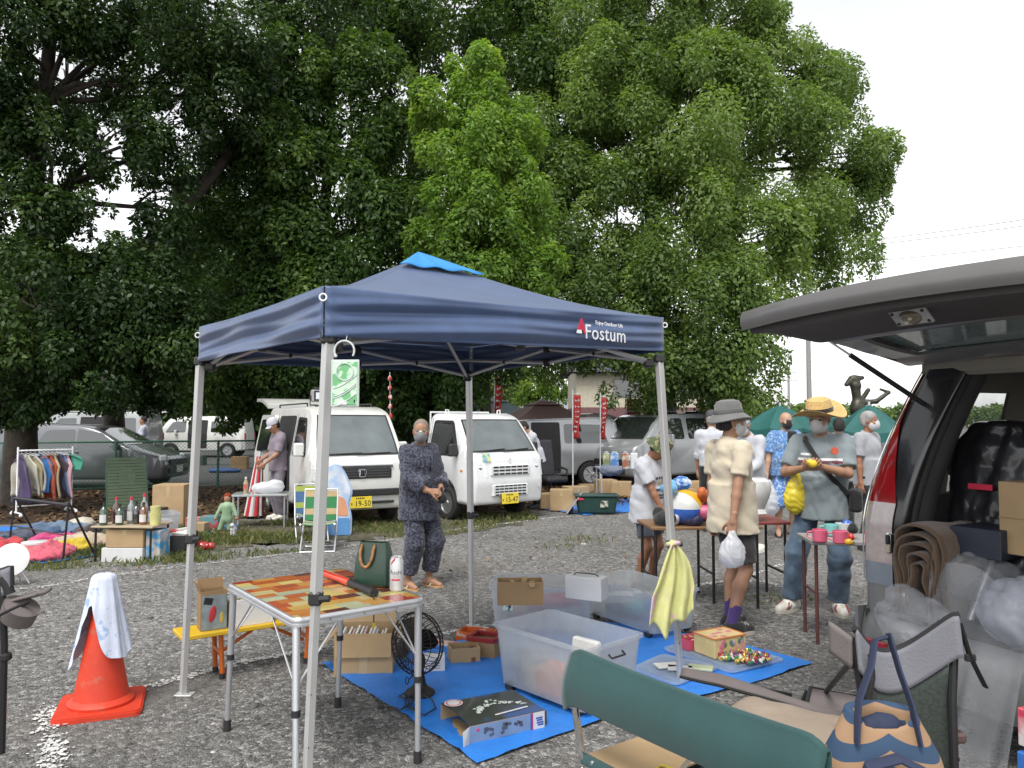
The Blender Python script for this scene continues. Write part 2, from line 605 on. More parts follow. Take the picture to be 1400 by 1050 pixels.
def ground_mat(name,stops,cell=28.0,big=0.35,bump=0.6,patch=None):
 m=bpy.data.materials.new(name); MATS[name]=m
 m.use_nodes=True
 n,l=m.node_tree.nodes,m.node_tree.links
 b=n['Principled BSDF']; b.inputs['Roughness'].default_value=0.92; b.inputs['Specular IOR Level'].default_value=0.2
 tc=n.new('ShaderNodeTexCoord')
 vo=n.new('ShaderNodeTexVoronoi'); vo.inputs['Scale'].default_value=cell
 v2=n.new('ShaderNodeTexVoronoi'); v2.inputs['Scale'].default_value=cell*3.1
 wo=n.new('ShaderNodeTexNoise'); wo.inputs['Scale'].default_value=14; wo.inputs['Detail'].default_value=3
 ad=n.new('ShaderNodeVectorMath'); ad.operation='MULTIPLY_ADD'
 ad.inputs[1].default_value=(0.03,0.03,0.03)
 l.new(wo.outputs['Color'],ad.inputs[0]); l.new(tc.outputs['Object'],ad.inputs[2])
 l.new(tc.outputs['Object'],wo.inputs['Vector'])
 l.new(ad.outputs[0],vo.inputs['Vector']); l.new(ad.outputs[0],v2.inputs['Vector'])
 bw=n.new('ShaderNodeSeparateColor'); l.new(vo.outputs['Color'],bw.inputs[0])
 b2=n.new('ShaderNodeSeparateColor'); l.new(v2.outputs['Color'],b2.inputs[0])
 mxv=n.new('ShaderNodeMix'); mxv.inputs[0].default_value=0.5
 l.new(bw.outputs[0],mxv.inputs[2]); l.new(b2.outputs[1],mxv.inputs[3])
 rp=n.new('ShaderNodeValToRGB'); el=rp.color_ramp.elements
 while len(el)<len(stops):el.new(0.5)
 for e,(p,c)in zip(el,stops):e.position=p; e.color=(*c,1)
 l.new(mxv.outputs[0],rp.inputs['Fac'])
 bn=n.new('ShaderNodeTexNoise'); bn.inputs['Scale'].default_value=big; bn.inputs['Detail'].default_value=8
 bn.inputs['Roughness'].default_value=0.65
 l.new(tc.outputs['Object'],bn.inputs['Vector'])
 br=n.new('ShaderNodeMapRange'); br.inputs['From Min'].default_value,br.inputs['From Max'].default_value=0.3,0.7
 br.inputs['To Min'].default_value,br.inputs['To Max'].default_value=0.72,1.28
 l.new(bn.outputs['Fac'],br.inputs['Value'])
 mg=n.new('ShaderNodeMix'); mg.data_type='RGBA'; mg.blend_type='MULTIPLY'; mg.inputs[0].default_value=1
 l.new(rp.outputs['Color'],mg.inputs[6]); l.new(br.outputs['Result'],mg.inputs[7])
 src=mg.outputs[2]
 if patch:
  pn=n.new('ShaderNodeTexNoise'); pn.inputs['Scale'].default_value=0.8; pn.inputs['Detail'].default_value=6
  l.new(tc.outputs['Object'],pn.inputs['Vector'])
  pr=n.new('ShaderNodeMapRange'); pr.inputs['From Min'].default_value,pr.inputs['From Max'].default_value=0.52,0.66
  pr.inputs['To Max'].default_value=0.7
  l.new(pn.outputs['Fac'],pr.inputs['Value'])
  pm=n.new('ShaderNodeMix'); pm.data_type='RGBA'
  l.new(pr.outputs['Result'],pm.inputs[0]); l.new(src,pm.inputs[6]); pm.inputs[7].default_value=(*patch,1)
  src=pm.outputs[2]
 l.new(src,b.inputs['Base Color'])
 h=n.new('ShaderNodeMath'); h.operation='ADD'
 l.new(vo.outputs['Distance'],h.inputs[0]); l.new(v2.outputs['Distance'],h.inputs[1])
 bp=n.new('ShaderNodeBump'); bp.invert=True; bp.inputs['Strength'].default_value=bump; bp.inputs['Distance'].default_value=0.02
 l.new(h.outputs[0],bp.inputs['Height']); l.new(bp.outputs['Normal'],b.inputs['Normal'])
 return m
GRAVEL=ground_mat('gravel_ground',[(0.0,(.052,.051,.049)),(0.35,(.122,.119,.114)),(0.6,(.185,.180,.172)),(0.8,(.29,.283,.27)),(1.0,(.52,.51,.49))],36,0.4,0.55,patch=(.145,.136,.122))
ASPHALT=ground_mat('asphalt_lot',[(0.0,(.05,.05,.05)),(0.6,(.085,.085,.085)),(1.0,(.14,.14,.14))],60,0.2,0.3)
LITTER=ground_mat('leaf_litter_soil',[(0.0,(.022,.015,.010)),(0.5,(.055,.036,.022)),(0.8,(.09,.06,.036)),(1.0,(.13,.09,.055))],22,0.6,0.8)
SOIL=ground_mat('thin_turf_soil',[(0.0,(.05,.048,.030)),(0.5,(.105,.098,.065)),(1.0,(.18,.16,.115))],24,0.7,0.6)
def flat(name,pts,m,z,jag=0.0,n=14):
 out=[]
 k=len(pts)
 for i in range(k):
  a,b=Vector((*pts[i][:2],0)),Vector((*pts[(i+1)%k][:2],0))
  for j in range(n):
   q=a.lerp(b,j/n)
   if jag:q+=Vector((random.uniform(-jag,jag),random.uniform(-jag,jag),0))
   out.append((q.x,q.y,z))
 o=link(name,mesh_from(name,out,[tuple(range(len(out)))],m))
 return tag(o,kind='structure')
_g=MB()
_g.sheet(lambda u,v:((u-.5)*1600,-60+v*1600,0),8,8)
tag(_g.build('ground',GRAVEL),kind='structure')
GR0,GR1=G(-150,700),G(820,648)
F_A,F_B=Vector((-17.0,14.3,0)),Vector((3.2,21.9,0))
FD=(F_B-F_A).normalized()
flat('earth_verge',[(-20,11.2),(-6.0,11.9),(-1.0,13.4),(0.6,13.6),(3.4,15.0),(6,19),(9,24),(3.0,22.6),(-20,13.9)],LITTER,0.004,0.16)
flat('turf_strip',[(-8.4,8.9),(-5.8,8.75),(-4.2,9.3),(-2.6,10.0),(-0.6,10.9),(0.3,12.3),(0.3,13.4),(-1.3,13.2),(-5.5,11.7),(-8.4,11.0)],SOIL,0.008,0.2)
flat('asphalt_lot',[(-60,4),(-20,14.6),(3.0,22.9),(9,25),(30,30),(40,70),(-60,60)],ASPHALT,0.004,0.1)
def pebbles():
 n=24000
 d=RNG.uniform(2.3,11,n)**1.0
 keep=RNG.uniform(0,1,n)<np.clip(4.5/d,0,1)**1.1
 d=d[keep]; n=len(d)
 x=RNG.uniform(-0.72,0.72,n)*d
 r=np.exp(RNG.normal(-4.85,0.42,n))*(0.75+d*0.06)
 base=np.array([(1,0,0),(0,1,0),(-1,0,0),(0,-1,0),(0,0,1),(.6,.6,.55),(-.6,.6,.5),(-.6,-.6,.55),(.6,-.6,.5)])
 fs=np.array([(0,5,4),(1,6,4),(2,7,4),(3,8,4),(5,1,4),(6,2,4),(7,3,4),(8,0,4),(0,1,5),(1,2,6),(2,3,7),(3,0,8)])
 s=RNG.uniform(0.6,1.3,(n,1,3))*r[:,None,None]
 s[:,:,2]*=0.55
 a=RNG.uniform(0,6.28,n)
 v=base[None]*s+RNG.normal(0,.12,(n,9,3))*r[:,None,None]
 c,q=np.cos(a)[:,None],np.sin(a)[:,None]
 vx=v[:,:,0]*c-v[:,:,1]*q+x[:,None]
 vy=v[:,:,0]*q+v[:,:,1]*c+d[:,None]
 v=np.stack([vx,vy,v[:,:,2]-0.0008],-1).reshape(-1,3)
 f=(fs[None]+(np.arange(n)*9)[:,None,None]).reshape(-1,3)
 t=np.repeat(np.clip(RNG.beta(2.2,3.6,n),0,1),len(fs))
 m=tint_mat('stone_chips',[(0,(.045,.044,.042)),(.4,(.14,.135,.128)),(.75,(.27,.262,.25)),(1,(.55,.54,.51))],0.85)
 tag(link('gravel',np_mesh('gravel',v,f,m,t)),kind='stuff')
pebbles()
def in_poly(x,y,poly):
 ins=np.zeros(len(x),bool)
 k=len(poly)
 for i in range(k):
  x0,y0=poly[i]; x1,y1=poly[(i+1)%k]
  c=((y0>y)!=(y1>y))&(x<(x1-x0)*(y-y0)/(y1-y0+1e-12)+x0)
  ins^=c
 return ins
def vnoise(x,y,s,seed):
 g=np.random.default_rng(seed)
 out=0
 for i in range(6):
  a,b,p=g.normal(0,s,1),g.normal(0,s,1),g.uniform(0,6.28)
  out=out+np.sin(a*x+b*y+p)
 return out/6
def grass(polys,n,hmax):
 X,Y,H=[],[],[]
 for poly,cnt,h in polys:
  p=np.array(poly)
  lo,hi=p.min(0),p.max(0)
  x=RNG.uniform(lo[0],hi[0],cnt*3); y=RNG.uniform(lo[1],hi[1],cnt*3)
  k=in_poly(x,y,poly)&(vnoise(x,y,3.0,5)+RNG.normal(0,.22,len(x))>0.0)
  x,y=x[k][:cnt],y[k][:cnt]
  X.append(x); Y.append(y); H.append(h*RNG.uniform(.35,1.1,len(x))*(0.7+.5*vnoise(x,y,2.0,9)))
 x,y,h=map(np.concatenate,(X,Y,H))
 n=len(x)
 a=RNG.uniform(0,6.28,n); w=RNG.uniform(.004,.009,n)
 lean=RNG.uniform(.1,.9,n)*h; b=RNG.uniform(0,6.28,n)
 z0=np.zeros(n)
 p0=np.stack([x-np.cos(a)*w,y-np.sin(a)*w,z0],-1)
 p1=np.stack([x+np.cos(a)*w,y+np.sin(a)*w,z0],-1)
 mx,my=x+np.cos(b)*lean*.35,y+np.sin(b)*lean*.35
 p2=np.stack([mx+np.cos(a)*w*.7,my+np.sin(a)*w*.7,h*.62],-1)
 p3=np.stack([x+np.cos(b)*lean,y+np.sin(b)*lean,h*.95],-1)
 v=np.stack([p0,p1,p2,p3],1).reshape(-1,3)
 o=np.arange(n)[:,None]*4
 f=np.concatenate([o+np.array([[0,1,2]]),o+np.array([[0,2,3]])])
 t=RNG.beta(2,2.5,n)
 m=tint_mat('grass_blades',[(0,(.055,.085,.022)),(.4,(.10,.13,.04)),(.7,(.19,.18,.075)),(1,(.33,.27,.14))],0.6,0.25)
 tag(link('grass',np_mesh('grass',v,f,m,np.concatenate([t,t]))),kind='stuff')
grass([([(-8.4,8.7),(-5.8,8.5),(-4.3,9.1),(-3.4,9.6),(-3.4,10.6),(-8.4,9.9)],8000,.11),([(-5.6,9.6),(-2.6,9.9),(-0.8,10.7),(.4,12.2),(.3,13.3),(-1.3,13.1),(-5.5,11.5)],9500,.12),([(-5.4,8.0),(-3.5,8.6),(-2.4,9.4),(-4.0,9.3),(-5.6,8.8)],2200,.10),([(0.3,9.3),(1.6,9.9),(1.2,10.5),(.2,10.2)],160,.10),([(2.0,6.6),(3.0,6.8),(2.8,7.2),(2.0,7.0)],160,.06),([(.6,6.4),(1.2,6.6),(1.1,6.9),(.6,6.8)],120,.06)],0,0)
def fallen_leaves():
 poly=[(-18,11.4),(-6.0,11.9),(-1.0,13.4),(3.2,14.8),(5.5,19),(3.0,21.6),(-18,14.0)]
 n=9000
 x=RNG.uniform(-18,6,n*3); y=RNG.uniform(11,22,n*3)
 k=in_poly(x,y,poly); x,y=x[k][:n],y[k][:n]
 xs,ys=RNG.uniform(-6.5,1.5,260),RNG.uniform(7.2,10.5,260)
 x,y=np.append(x,xs),np.append(y,ys); n=len(x)
 a=RNG.uniform(0,6.28,n); L=RNG.uniform(.03,.07,n); L[-260:]*=.55
 u=np.stack([np.cos(a),np.sin(a),RNG.normal(0,.3,n)],-1)*L[:,None]
 w=np.stack([-np.sin(a),np.cos(a),RNG.normal(0,.3,n)],-1)*L[:,None]*.5
 c=np.stack([x,y,RNG.uniform(.02,.035,n)],-1)
 v=np.stack([c-u,c+w,c+u,c-w],1).reshape(-1,3)
 f=np.arange(n)[:,None]*4+np.array([[0,1,2,3]])
 m=tint_mat('dead_leaves',[(0,(.05,.028,.015)),(.5,(.13,.075,.035)),(1,(.28,.19,.10))],0.8)
 tag(link('fallen_leaves',np_mesh('fallen_leaves',v,f,m,RNG.beta(2,3,n))),kind='stuff')
fallen_leaves()
CHALK=mat('white_chalk',(.56,.56,.54),.95,var=.2,vscale=40)
def chalk(path,wid=0.05,dens=420):
 pts=[Vector((*p[:2],0))for p in path]
 v,f=[],[]
 for a,b in zip(pts,pts[1:]):
  L=(b-a).length
  u=(b-a)/L; w=Vector((-u.y,u.x,0))
  for _ in range(int(L*dens)):
   t=random.uniform(0,L)
   if math.sin(t*5.1+a.x*3)+math.sin(t*13.7+a.y)+random.gauss(0,.6)<-0.9:continue
   c=a+u*t+w*random.gauss(0,wid*.42)
   r=abs(random.gauss(0,.0055))+.002
   o=len(v); k=random.choice((4,5,6)); ph=random.random()*6
   for i in range(k):
    q=r*random.uniform(.6,1.3)
    v.append((c.x+q*math.cos(ph+6.283*i/k),c.y+q*math.sin(ph+6.283*i/k),0.0075+random.random()*.004))
   f.append(tuple(range(o,o+k)))
 tag(link('chalk_line',mesh_from('chalk_line',v,f,CHALK,smooth=None)),kind='structure')
chalk([G(-60,815),G(60,803),G(150,788),G(250,775),G(460,750),G(640,722),G(760,708),G(900,697)],.05,220)
chalk([G(75,965),G(200,941),G(330,906),G(470,884),G(600,868),G(700,852),G(790,838)],.06,640)
chalk([G(62,962),G(70,1000),G(72,1060)],.075,700)
chalk([G(880,815),G(960,800),G(1010,793),G(1075,770)],.05,300)
chalk([G(1000,793),G(1050,797),G(1085,808)],.05,300)
# fence
FENCE_G=mat('green_fence_paint',(.035,.12,.075),.5,var=.2)
def fence():
 t=thing('chain_link_fence','low green chain link fence running along behind the parked white vans','fence',F_A,math.atan2(FD.y,FD.x))
 L=(F_B-F_A).length
 h=1.1
 n=int(L/2.0)
 for i in range(n+1):
  b=MB(); b.cyl((i*L/n,0,0),(i*L/n,0,h+.02),.028,n=8)
  b.build('post',FENCE_G,t)
 b=MB(); b.cyl((0,0,h),(L,0,h),.021,n=8); b.build('top_rail',FENCE_G,t)
 b=MB(); b.cyl((0,-.03,h*.5),(L,-.03,h*.5),.004,n=4); b.cyl((0,-.03,.08),(L,-.03,.08),.004,n=4)
 b.build('tension_wire',FENCE_G,t)
 v,f=[],[]
 for k in range(int((L+h)/.085)):
  for sg in(1,-1):
   x0=k*.085-(h if sg>0 else 0)
   p,q=Vector((x0,-.03,.05)),Vector((x0+h,-.03,h-.02))
   if sg<0:p,q=Vector((x0+h-h,-.034,h-.02)),Vector((x0+h,-.034,.05))
   if p.x<0:
    s=(0-p.x)/(q.x-p.x); p=p.lerp(q,s)
   if q.x>L:
    s=(L-p.x)/(q.x-p.x); q=p.lerp(q,s)
   if q.x-p.x<.02:continue
   o=len(v)
   for c in(p,q):
    for dx,dz in((.0022,.0022),(-.0022,.0022),(0,-.003)):
     v.append((c.x+dx*(1 if sg>0 else-1),c.y+.002*(dx>0),c.z+dz))
   f+=[(o,o+1,o+4,o+3),(o+1,o+2,o+5,o+4),(o+2,o,o+3,o+5)]
 w=link('wire_netting',mesh_from('wire_netting',v,f,FENCE_G),t)
 tag(w,kind='stuff')
fence()
# trees
BARK=mat('bark',(.045,.036,.028),.9,var=.35,vscale=6,bump=.8,bscale=14)
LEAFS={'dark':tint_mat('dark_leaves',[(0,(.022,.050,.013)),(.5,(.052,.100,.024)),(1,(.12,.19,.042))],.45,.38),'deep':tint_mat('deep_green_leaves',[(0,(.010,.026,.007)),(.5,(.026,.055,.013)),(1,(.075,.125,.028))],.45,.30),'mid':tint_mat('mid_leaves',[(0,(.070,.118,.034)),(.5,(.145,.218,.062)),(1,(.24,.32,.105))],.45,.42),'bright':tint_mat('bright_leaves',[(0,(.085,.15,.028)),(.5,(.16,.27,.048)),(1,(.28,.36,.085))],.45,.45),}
def crown_arrays(lobes,leaf=.16,cover=2.4,puff=.38,drop=.0):
 """leaf quads in puffs over the shells of the lobes"""
 Vs,Ts=[],[]
 for c,rad,dens,br in lobes:
  rad=np.array(rad)
  Rm=rad.mean()
  pr=puff*Rm if Rm<1.4 else puff*1.4*(Rm/1.4)**.4
  npf=max(8,int(1.9*Rm*Rm/(pr*pr)*1.9))
  u=RNG.normal(size=(npf,3)); u/=np.linalg.norm(u,axis=1,keepdims=True)
  back=(u[:,1]>.35)&(RNG.uniform(0,1,npf)<.5)
  u=u[~back]
  npf=len(u)
  sh=RNG.uniform(.55,1.0,npf)**.6
  pc=np.array(c)+u*rad*sh[:,None]
  rr=pr*RNG.uniform(.65,1.25,npf)
  cnt=np.maximum(12,(cover*dens*5.5*rr*rr/(leaf*leaf*.26)).astype(int))
  pid=np.repeat(np.arange(npf),cnt)
  n=len(pid)
  d=RNG.normal(size=(n,3)); d[:,2]=d[:,2]*1.0+.18; d+=u[pid]*.55
  d/=np.linalg.norm(d,axis=1,keepdims=True)
  pos=pc[pid]+d*(rr[pid]*RNG.uniform(.45,1.08,n)**.7)[:,None]*np.array([.92,.92,1.12])*np.where(d[:,2:3]>0,np.array([[1-.0,1-.0,1.15]]),1)
  nrm=d*.8+RNG.normal(size=(n,3))*.55+np.array([0,0,.45])
  nrm/=np.linalg.norm(nrm,axis=1,keepdims=True)
  tg=d*.7+RNG.normal(size=(n,3))*.7+np.array([0,0,-.55])
  tg-=nrm*np.einsum('ij,ij->i',tg,nrm)[:,None]
  tg/=np.maximum(np.linalg.norm(tg,axis=1,keepdims=True),1e-6)
  bt=np.cross(nrm,tg)
  L=leaf*RNG.uniform(.6,1.25,n)[:,None]
  W=L*RNG.uniform(.20,.30,n)[:,None]
  mid=pos+tg*L*.45
  v=np.stack([pos,mid+bt*W+nrm*L*.06,pos+tg*L-nrm*L*.08,mid-bt*W+nrm*L*.06],1)
  Vs.append(v.reshape(-1,3))
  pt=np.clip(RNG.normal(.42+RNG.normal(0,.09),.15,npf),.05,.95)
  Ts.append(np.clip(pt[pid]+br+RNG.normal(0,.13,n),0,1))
 v=np.concatenate(Vs); t=np.concatenate(Ts)
 f=np.arange(len(v)).reshape(-1,4)
 return v,f,t
def tree(name,label,base,trunk,r0,lobes,kind,leaf=.16,cover=2.4,group='tall trees behind the vans',limbs=True,puff=.38):
 base=Vector(base)
 t=thing(name,label,'tree',base,0,group)
 limbs=limbs and name!='small_tree'
 tp=[Vector(p)-base for p in trunk]
 n=len(tp)
 rs=[r0*(1-.62*i/(n-1))for i in range(n)]
 rs[0]*=1.35
 b=MB(); b.tube(tp,rs,12); b.build('trunk',BARK,t)
 if limbs:
  for c,rad,dens,br in lobes:
   b=MB()
   c=Vector(c)-base
   k=min(range(1,n),key=lambda i:(tp[i]-c).length+max(0,tp[i].z-c.z)*2)
   a=tp[k]
   m1=a.lerp(c,.35)+Vector((random.uniform(-.3,.3),random.uniform(-.3,.3),.25))
   m2=a.lerp(c,.7)+Vector((random.uniform(-.3,.3),random.uniform(-.3,.3),.2))
   q=min(rs[k]*.5,.04+.02*(c-a).length)
   b.tube([a,m1,m2,c],[q,q*.75,q*.5,q*.25],7)
   for _ in range(5):
    u=Vector((random.gauss(0,1),random.gauss(0,1),random.gauss(.3,.8))).normalized()
    e=c+Vector((u.x*rad[0],u.y*rad[1],u.z*rad[2]))*.85
    b.tube([m2,m2.lerp(e,.5)+Vector((0,0,.12)),e],[q*.4,q*.25,q*.08],5)
   b.build('limb',BARK,t)
 v,f,tt=crown_arrays([(tuple(Vector(c)-base),rad,de,br)for c,rad,de,br in lobes],leaf,cover,puff)
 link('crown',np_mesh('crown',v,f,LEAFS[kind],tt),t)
 return t
def lobes_px(rows):  # brightness: highlights and under-canopy shade put into the leaf tint
 """(px, py, radius in px, distance[, density, brightness]) to real lobes"""
 out=[]
 for r in rows:
  px,py,rp,Y=r[:4]
  c=P(px,py,Y)
  rm=rp*Y/FPX
  out.append((tuple(c),(rm*1.05,rm*.95,rm*.95),r[4]if len(r)>4 else 1.0,r[5]if len(r)>5 else 0.0))
 return out
tr_r=P(905,600,22); tr_r.z=0
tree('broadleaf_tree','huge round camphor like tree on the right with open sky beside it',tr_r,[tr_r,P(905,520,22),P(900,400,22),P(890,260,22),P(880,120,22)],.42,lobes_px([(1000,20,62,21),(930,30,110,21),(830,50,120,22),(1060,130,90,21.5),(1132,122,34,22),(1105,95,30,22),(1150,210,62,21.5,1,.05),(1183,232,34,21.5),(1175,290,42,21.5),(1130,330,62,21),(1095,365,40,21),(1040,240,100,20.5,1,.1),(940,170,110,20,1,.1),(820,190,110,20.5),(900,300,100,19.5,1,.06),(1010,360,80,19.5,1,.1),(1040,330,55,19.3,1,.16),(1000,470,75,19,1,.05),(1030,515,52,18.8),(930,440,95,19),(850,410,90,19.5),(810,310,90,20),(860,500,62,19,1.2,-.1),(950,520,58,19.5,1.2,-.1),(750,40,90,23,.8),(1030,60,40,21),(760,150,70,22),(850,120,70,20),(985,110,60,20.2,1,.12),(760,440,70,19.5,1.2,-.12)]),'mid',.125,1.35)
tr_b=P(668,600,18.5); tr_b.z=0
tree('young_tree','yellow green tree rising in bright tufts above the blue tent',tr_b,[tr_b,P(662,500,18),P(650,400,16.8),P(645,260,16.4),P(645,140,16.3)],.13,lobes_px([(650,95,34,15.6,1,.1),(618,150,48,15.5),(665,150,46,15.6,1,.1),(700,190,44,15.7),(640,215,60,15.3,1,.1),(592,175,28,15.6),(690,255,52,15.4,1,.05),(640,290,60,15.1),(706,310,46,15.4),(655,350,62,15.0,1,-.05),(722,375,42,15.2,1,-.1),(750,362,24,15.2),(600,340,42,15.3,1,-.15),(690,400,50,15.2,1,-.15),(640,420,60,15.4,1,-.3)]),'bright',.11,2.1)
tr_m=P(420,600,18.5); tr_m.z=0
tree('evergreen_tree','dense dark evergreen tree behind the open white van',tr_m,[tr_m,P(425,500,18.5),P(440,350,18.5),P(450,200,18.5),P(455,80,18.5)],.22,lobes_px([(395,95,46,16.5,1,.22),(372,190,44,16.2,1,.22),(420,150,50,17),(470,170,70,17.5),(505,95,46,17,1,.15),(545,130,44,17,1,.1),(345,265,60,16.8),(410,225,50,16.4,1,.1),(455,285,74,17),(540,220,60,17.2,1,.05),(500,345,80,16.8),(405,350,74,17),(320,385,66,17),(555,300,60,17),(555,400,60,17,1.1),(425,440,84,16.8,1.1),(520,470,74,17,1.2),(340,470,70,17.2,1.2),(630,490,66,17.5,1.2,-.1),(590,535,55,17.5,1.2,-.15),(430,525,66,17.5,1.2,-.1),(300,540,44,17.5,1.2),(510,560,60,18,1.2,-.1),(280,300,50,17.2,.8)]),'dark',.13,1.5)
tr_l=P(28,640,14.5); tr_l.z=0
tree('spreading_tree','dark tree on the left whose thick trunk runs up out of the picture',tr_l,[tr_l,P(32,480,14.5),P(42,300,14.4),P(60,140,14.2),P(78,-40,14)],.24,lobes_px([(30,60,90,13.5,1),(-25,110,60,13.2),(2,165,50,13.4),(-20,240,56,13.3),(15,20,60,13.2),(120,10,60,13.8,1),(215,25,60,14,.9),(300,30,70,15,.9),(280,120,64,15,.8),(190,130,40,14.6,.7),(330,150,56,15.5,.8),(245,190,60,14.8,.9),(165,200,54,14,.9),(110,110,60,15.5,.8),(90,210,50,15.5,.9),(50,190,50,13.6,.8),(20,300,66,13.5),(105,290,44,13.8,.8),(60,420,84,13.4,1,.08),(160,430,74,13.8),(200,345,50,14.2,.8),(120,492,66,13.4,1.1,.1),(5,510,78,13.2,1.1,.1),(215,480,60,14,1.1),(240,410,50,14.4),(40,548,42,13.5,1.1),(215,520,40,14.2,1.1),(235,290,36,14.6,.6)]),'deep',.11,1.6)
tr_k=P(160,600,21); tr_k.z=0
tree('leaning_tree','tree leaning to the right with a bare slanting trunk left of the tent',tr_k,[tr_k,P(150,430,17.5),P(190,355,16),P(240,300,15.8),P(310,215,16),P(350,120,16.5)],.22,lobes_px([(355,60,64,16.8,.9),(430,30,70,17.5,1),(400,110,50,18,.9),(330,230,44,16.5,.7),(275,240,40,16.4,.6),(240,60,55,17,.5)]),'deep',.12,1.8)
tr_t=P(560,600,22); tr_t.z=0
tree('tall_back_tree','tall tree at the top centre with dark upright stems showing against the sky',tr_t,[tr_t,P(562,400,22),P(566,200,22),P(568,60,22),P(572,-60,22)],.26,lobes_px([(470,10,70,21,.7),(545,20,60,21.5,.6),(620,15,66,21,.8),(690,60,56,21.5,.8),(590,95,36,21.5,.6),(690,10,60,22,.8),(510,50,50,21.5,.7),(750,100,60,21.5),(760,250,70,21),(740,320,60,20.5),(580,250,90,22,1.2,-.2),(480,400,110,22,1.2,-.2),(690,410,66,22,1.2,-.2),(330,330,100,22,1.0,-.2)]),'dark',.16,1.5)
def woods():
 rows=[]
 for k in range(30):
  px=-260+k*29+random.uniform(-10,10)
  Y=46+random.uniform(-4,8)
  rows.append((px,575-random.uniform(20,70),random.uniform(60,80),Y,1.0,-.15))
  if px<520:rows.append((px+15,575-random.uniform(110,190),random.uniform(60,80),Y+3,1.0,-.15))
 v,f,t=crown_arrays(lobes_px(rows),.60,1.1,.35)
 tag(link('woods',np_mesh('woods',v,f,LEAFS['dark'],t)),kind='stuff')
woods()
for i,(rows,lab,kind)in enumerate([([(690,535,22,33),(722,525,26,34),(705,520,20,34)],'loose tree in the gap under the tent roof behind the brown canopy','mid'),([(735,535,18,30,1,.2),(748,548,16,30,1,.1),(722,552,16,30)],'round light green bush tree beside the cream house','bright'),([(764,530,12,52),(775,540,10,52)],'tiny far tree seen just left of the cream house','mid')]):
 lb=lobes_px(rows)
 b0=Vector((lb[0][0][0],lb[0][0][1],0))
 tree('small_tree',lab,b0,[b0,b0+Vector((0,0,1.2)),Vector(lb[0][0])],.1,lb,kind,.2,1.6,'small trees far behind the stalls')
 # vehicles
GLASS=mat('dark_glass',(.018,.022,.022),.04,spec=.9,coat=1.0,var=.05)
GLASS_PALE=mat('painted_reflection_glass',(.10,.12,.12),.05,spec=1.0,coat=1.0,var=.3,vscale=2.5)  # pale mottled base colour stands for reflections painted into the glass
RUBBER=mat('tyre_rubber',(.018,.018,.018),.85,bump=.2)
BLACKP=mat('black_plastic',(.02,.02,.021),.5)
CHROME=mat('chrome',(.75,.76,.78),.12,metal=1.0,var=.03)
STEEL=mat('wheel_steel',(.42,.43,.44),.35,metal=.8)
ALU=mat('aluminium',(.60,.61,.63),.38,metal=.75,var=.06)
WHITE_CAR=mat('white_car_paint',(.62,.62,.59),.32,coat=.6,var=.06,vscale=2.5,col2=(.50,.49,.45),c2scale=3,c2edge=(.55,.8))
WHITE_TRUCK=mat('white_truck_paint',(.66,.67,.67),.32,coat=.6,var=.05,vscale=2.5,col2=(.55,.55,.53),c2scale=3,c2edge=(.55,.8))
SILVER=mat('silver_car_paint',(.30,.31,.32),.32,metal=.35,coat=.8,var=.04)
GREY_CAR=mat('dark_grey_car_paint',(.13,.135,.145),.3,metal=.45,coat=.8,var=.05)
SILVER_D=mat('dim_silver_paint',(.27,.28,.28),.34,metal=.4,coat=.7,var=.04)
GAP=mat('panel_gap',(.02,.02,.02),.8)
LAMP=mat('headlamp_glass',(.62,.64,.66),.08,coat=1.0,spec=.9,var=.2,vscale=30)
RED_LAMP=mat('red_lamp',(.32,.008,.010),.12,coat=1.0,var=.25,vscale=14)
AMBER=mat('amber_lamp',(.55,.20,.03),.2,coat=.8)
PLATE_Y=mat('yellow_plate',(.72,.55,.03),.45,var=.04)
INK=mat('black_ink',(.012,.012,.012),.6)
SEAT_G=mat('grey_seat_cloth',(.10,.10,.105),.9,bump=.2)
RECESS_SHADE=mat('recess_shade',(.02,.02,.021),.8)  # near-black sheets painted in for the shade inside doorways and grille slots
def densify(poly,xs,zs,arcs=()):
 out=[]
 n=len(poly)
 for i in range(n):
  (x0,z0),(x1,z1)=poly[i],poly[(i+1)%n]
  ts={0.0}
  for X in xs:
   if abs(x1-x0)>1e-6:
    t=(X-x0)/(x1-x0)
    if 1e-4<t<1-1e-4:ts.add(round(t,6))
  for Z in zs:
   if abs(z1-z0)>1e-6:
    t=(Z-z0)/(z1-z0)
    if 1e-4<t<1-1e-4:ts.add(round(t,6))
  out+=[(x0+(x1-x0)*t,z0+(z1-z0)*t)for t in sorted(ts)]
 return out
def round_corners(poly,r,n=4):
 out=[]
 k=len(poly)
 for i in range(k):
  p0,p,p1=(Vector((*poly[j%k][:2],))for j in(i-1,i,i+1))
  rr=poly[i][2]if len(poly[i])>2 else r
  a,b=(p0-p),(p1-p)
  q=min(rr,a.length*.45,b.length*.45)
  if q<1e-3:out.append((p.x,p.y)); continue
  A,Bv=p+a.normalized()*q,p+b.normalized()*q
  for j in range(n+1):
   t=j/n
   v=A*(1-t)**2+p*2*t*(1-t)+Bv*t*t
   out.append((v.x,v.y))
 return out
def inset(poly,d):
 out=[]
 k=len(poly)
 for i in range(k):
  p0,p,p1=Vector(poly[i-1]),Vector(poly[i]),Vector(poly[(i+1)%k])
  e0,e1=p-p0,p1-p
  if e0.length<1e-7:e0=e1
  if e1.length<1e-7:e1=e0
  n0,n1=Vector((-e0.y,e0.x)).normalized(),Vector((-e1.y,e1.x)).normalized()
  m=(n0+n1)
  m=m/max(m.length_squared/2,.35)
  out.append((p.x+m.x*d,p.y+m.y*d))
 return out
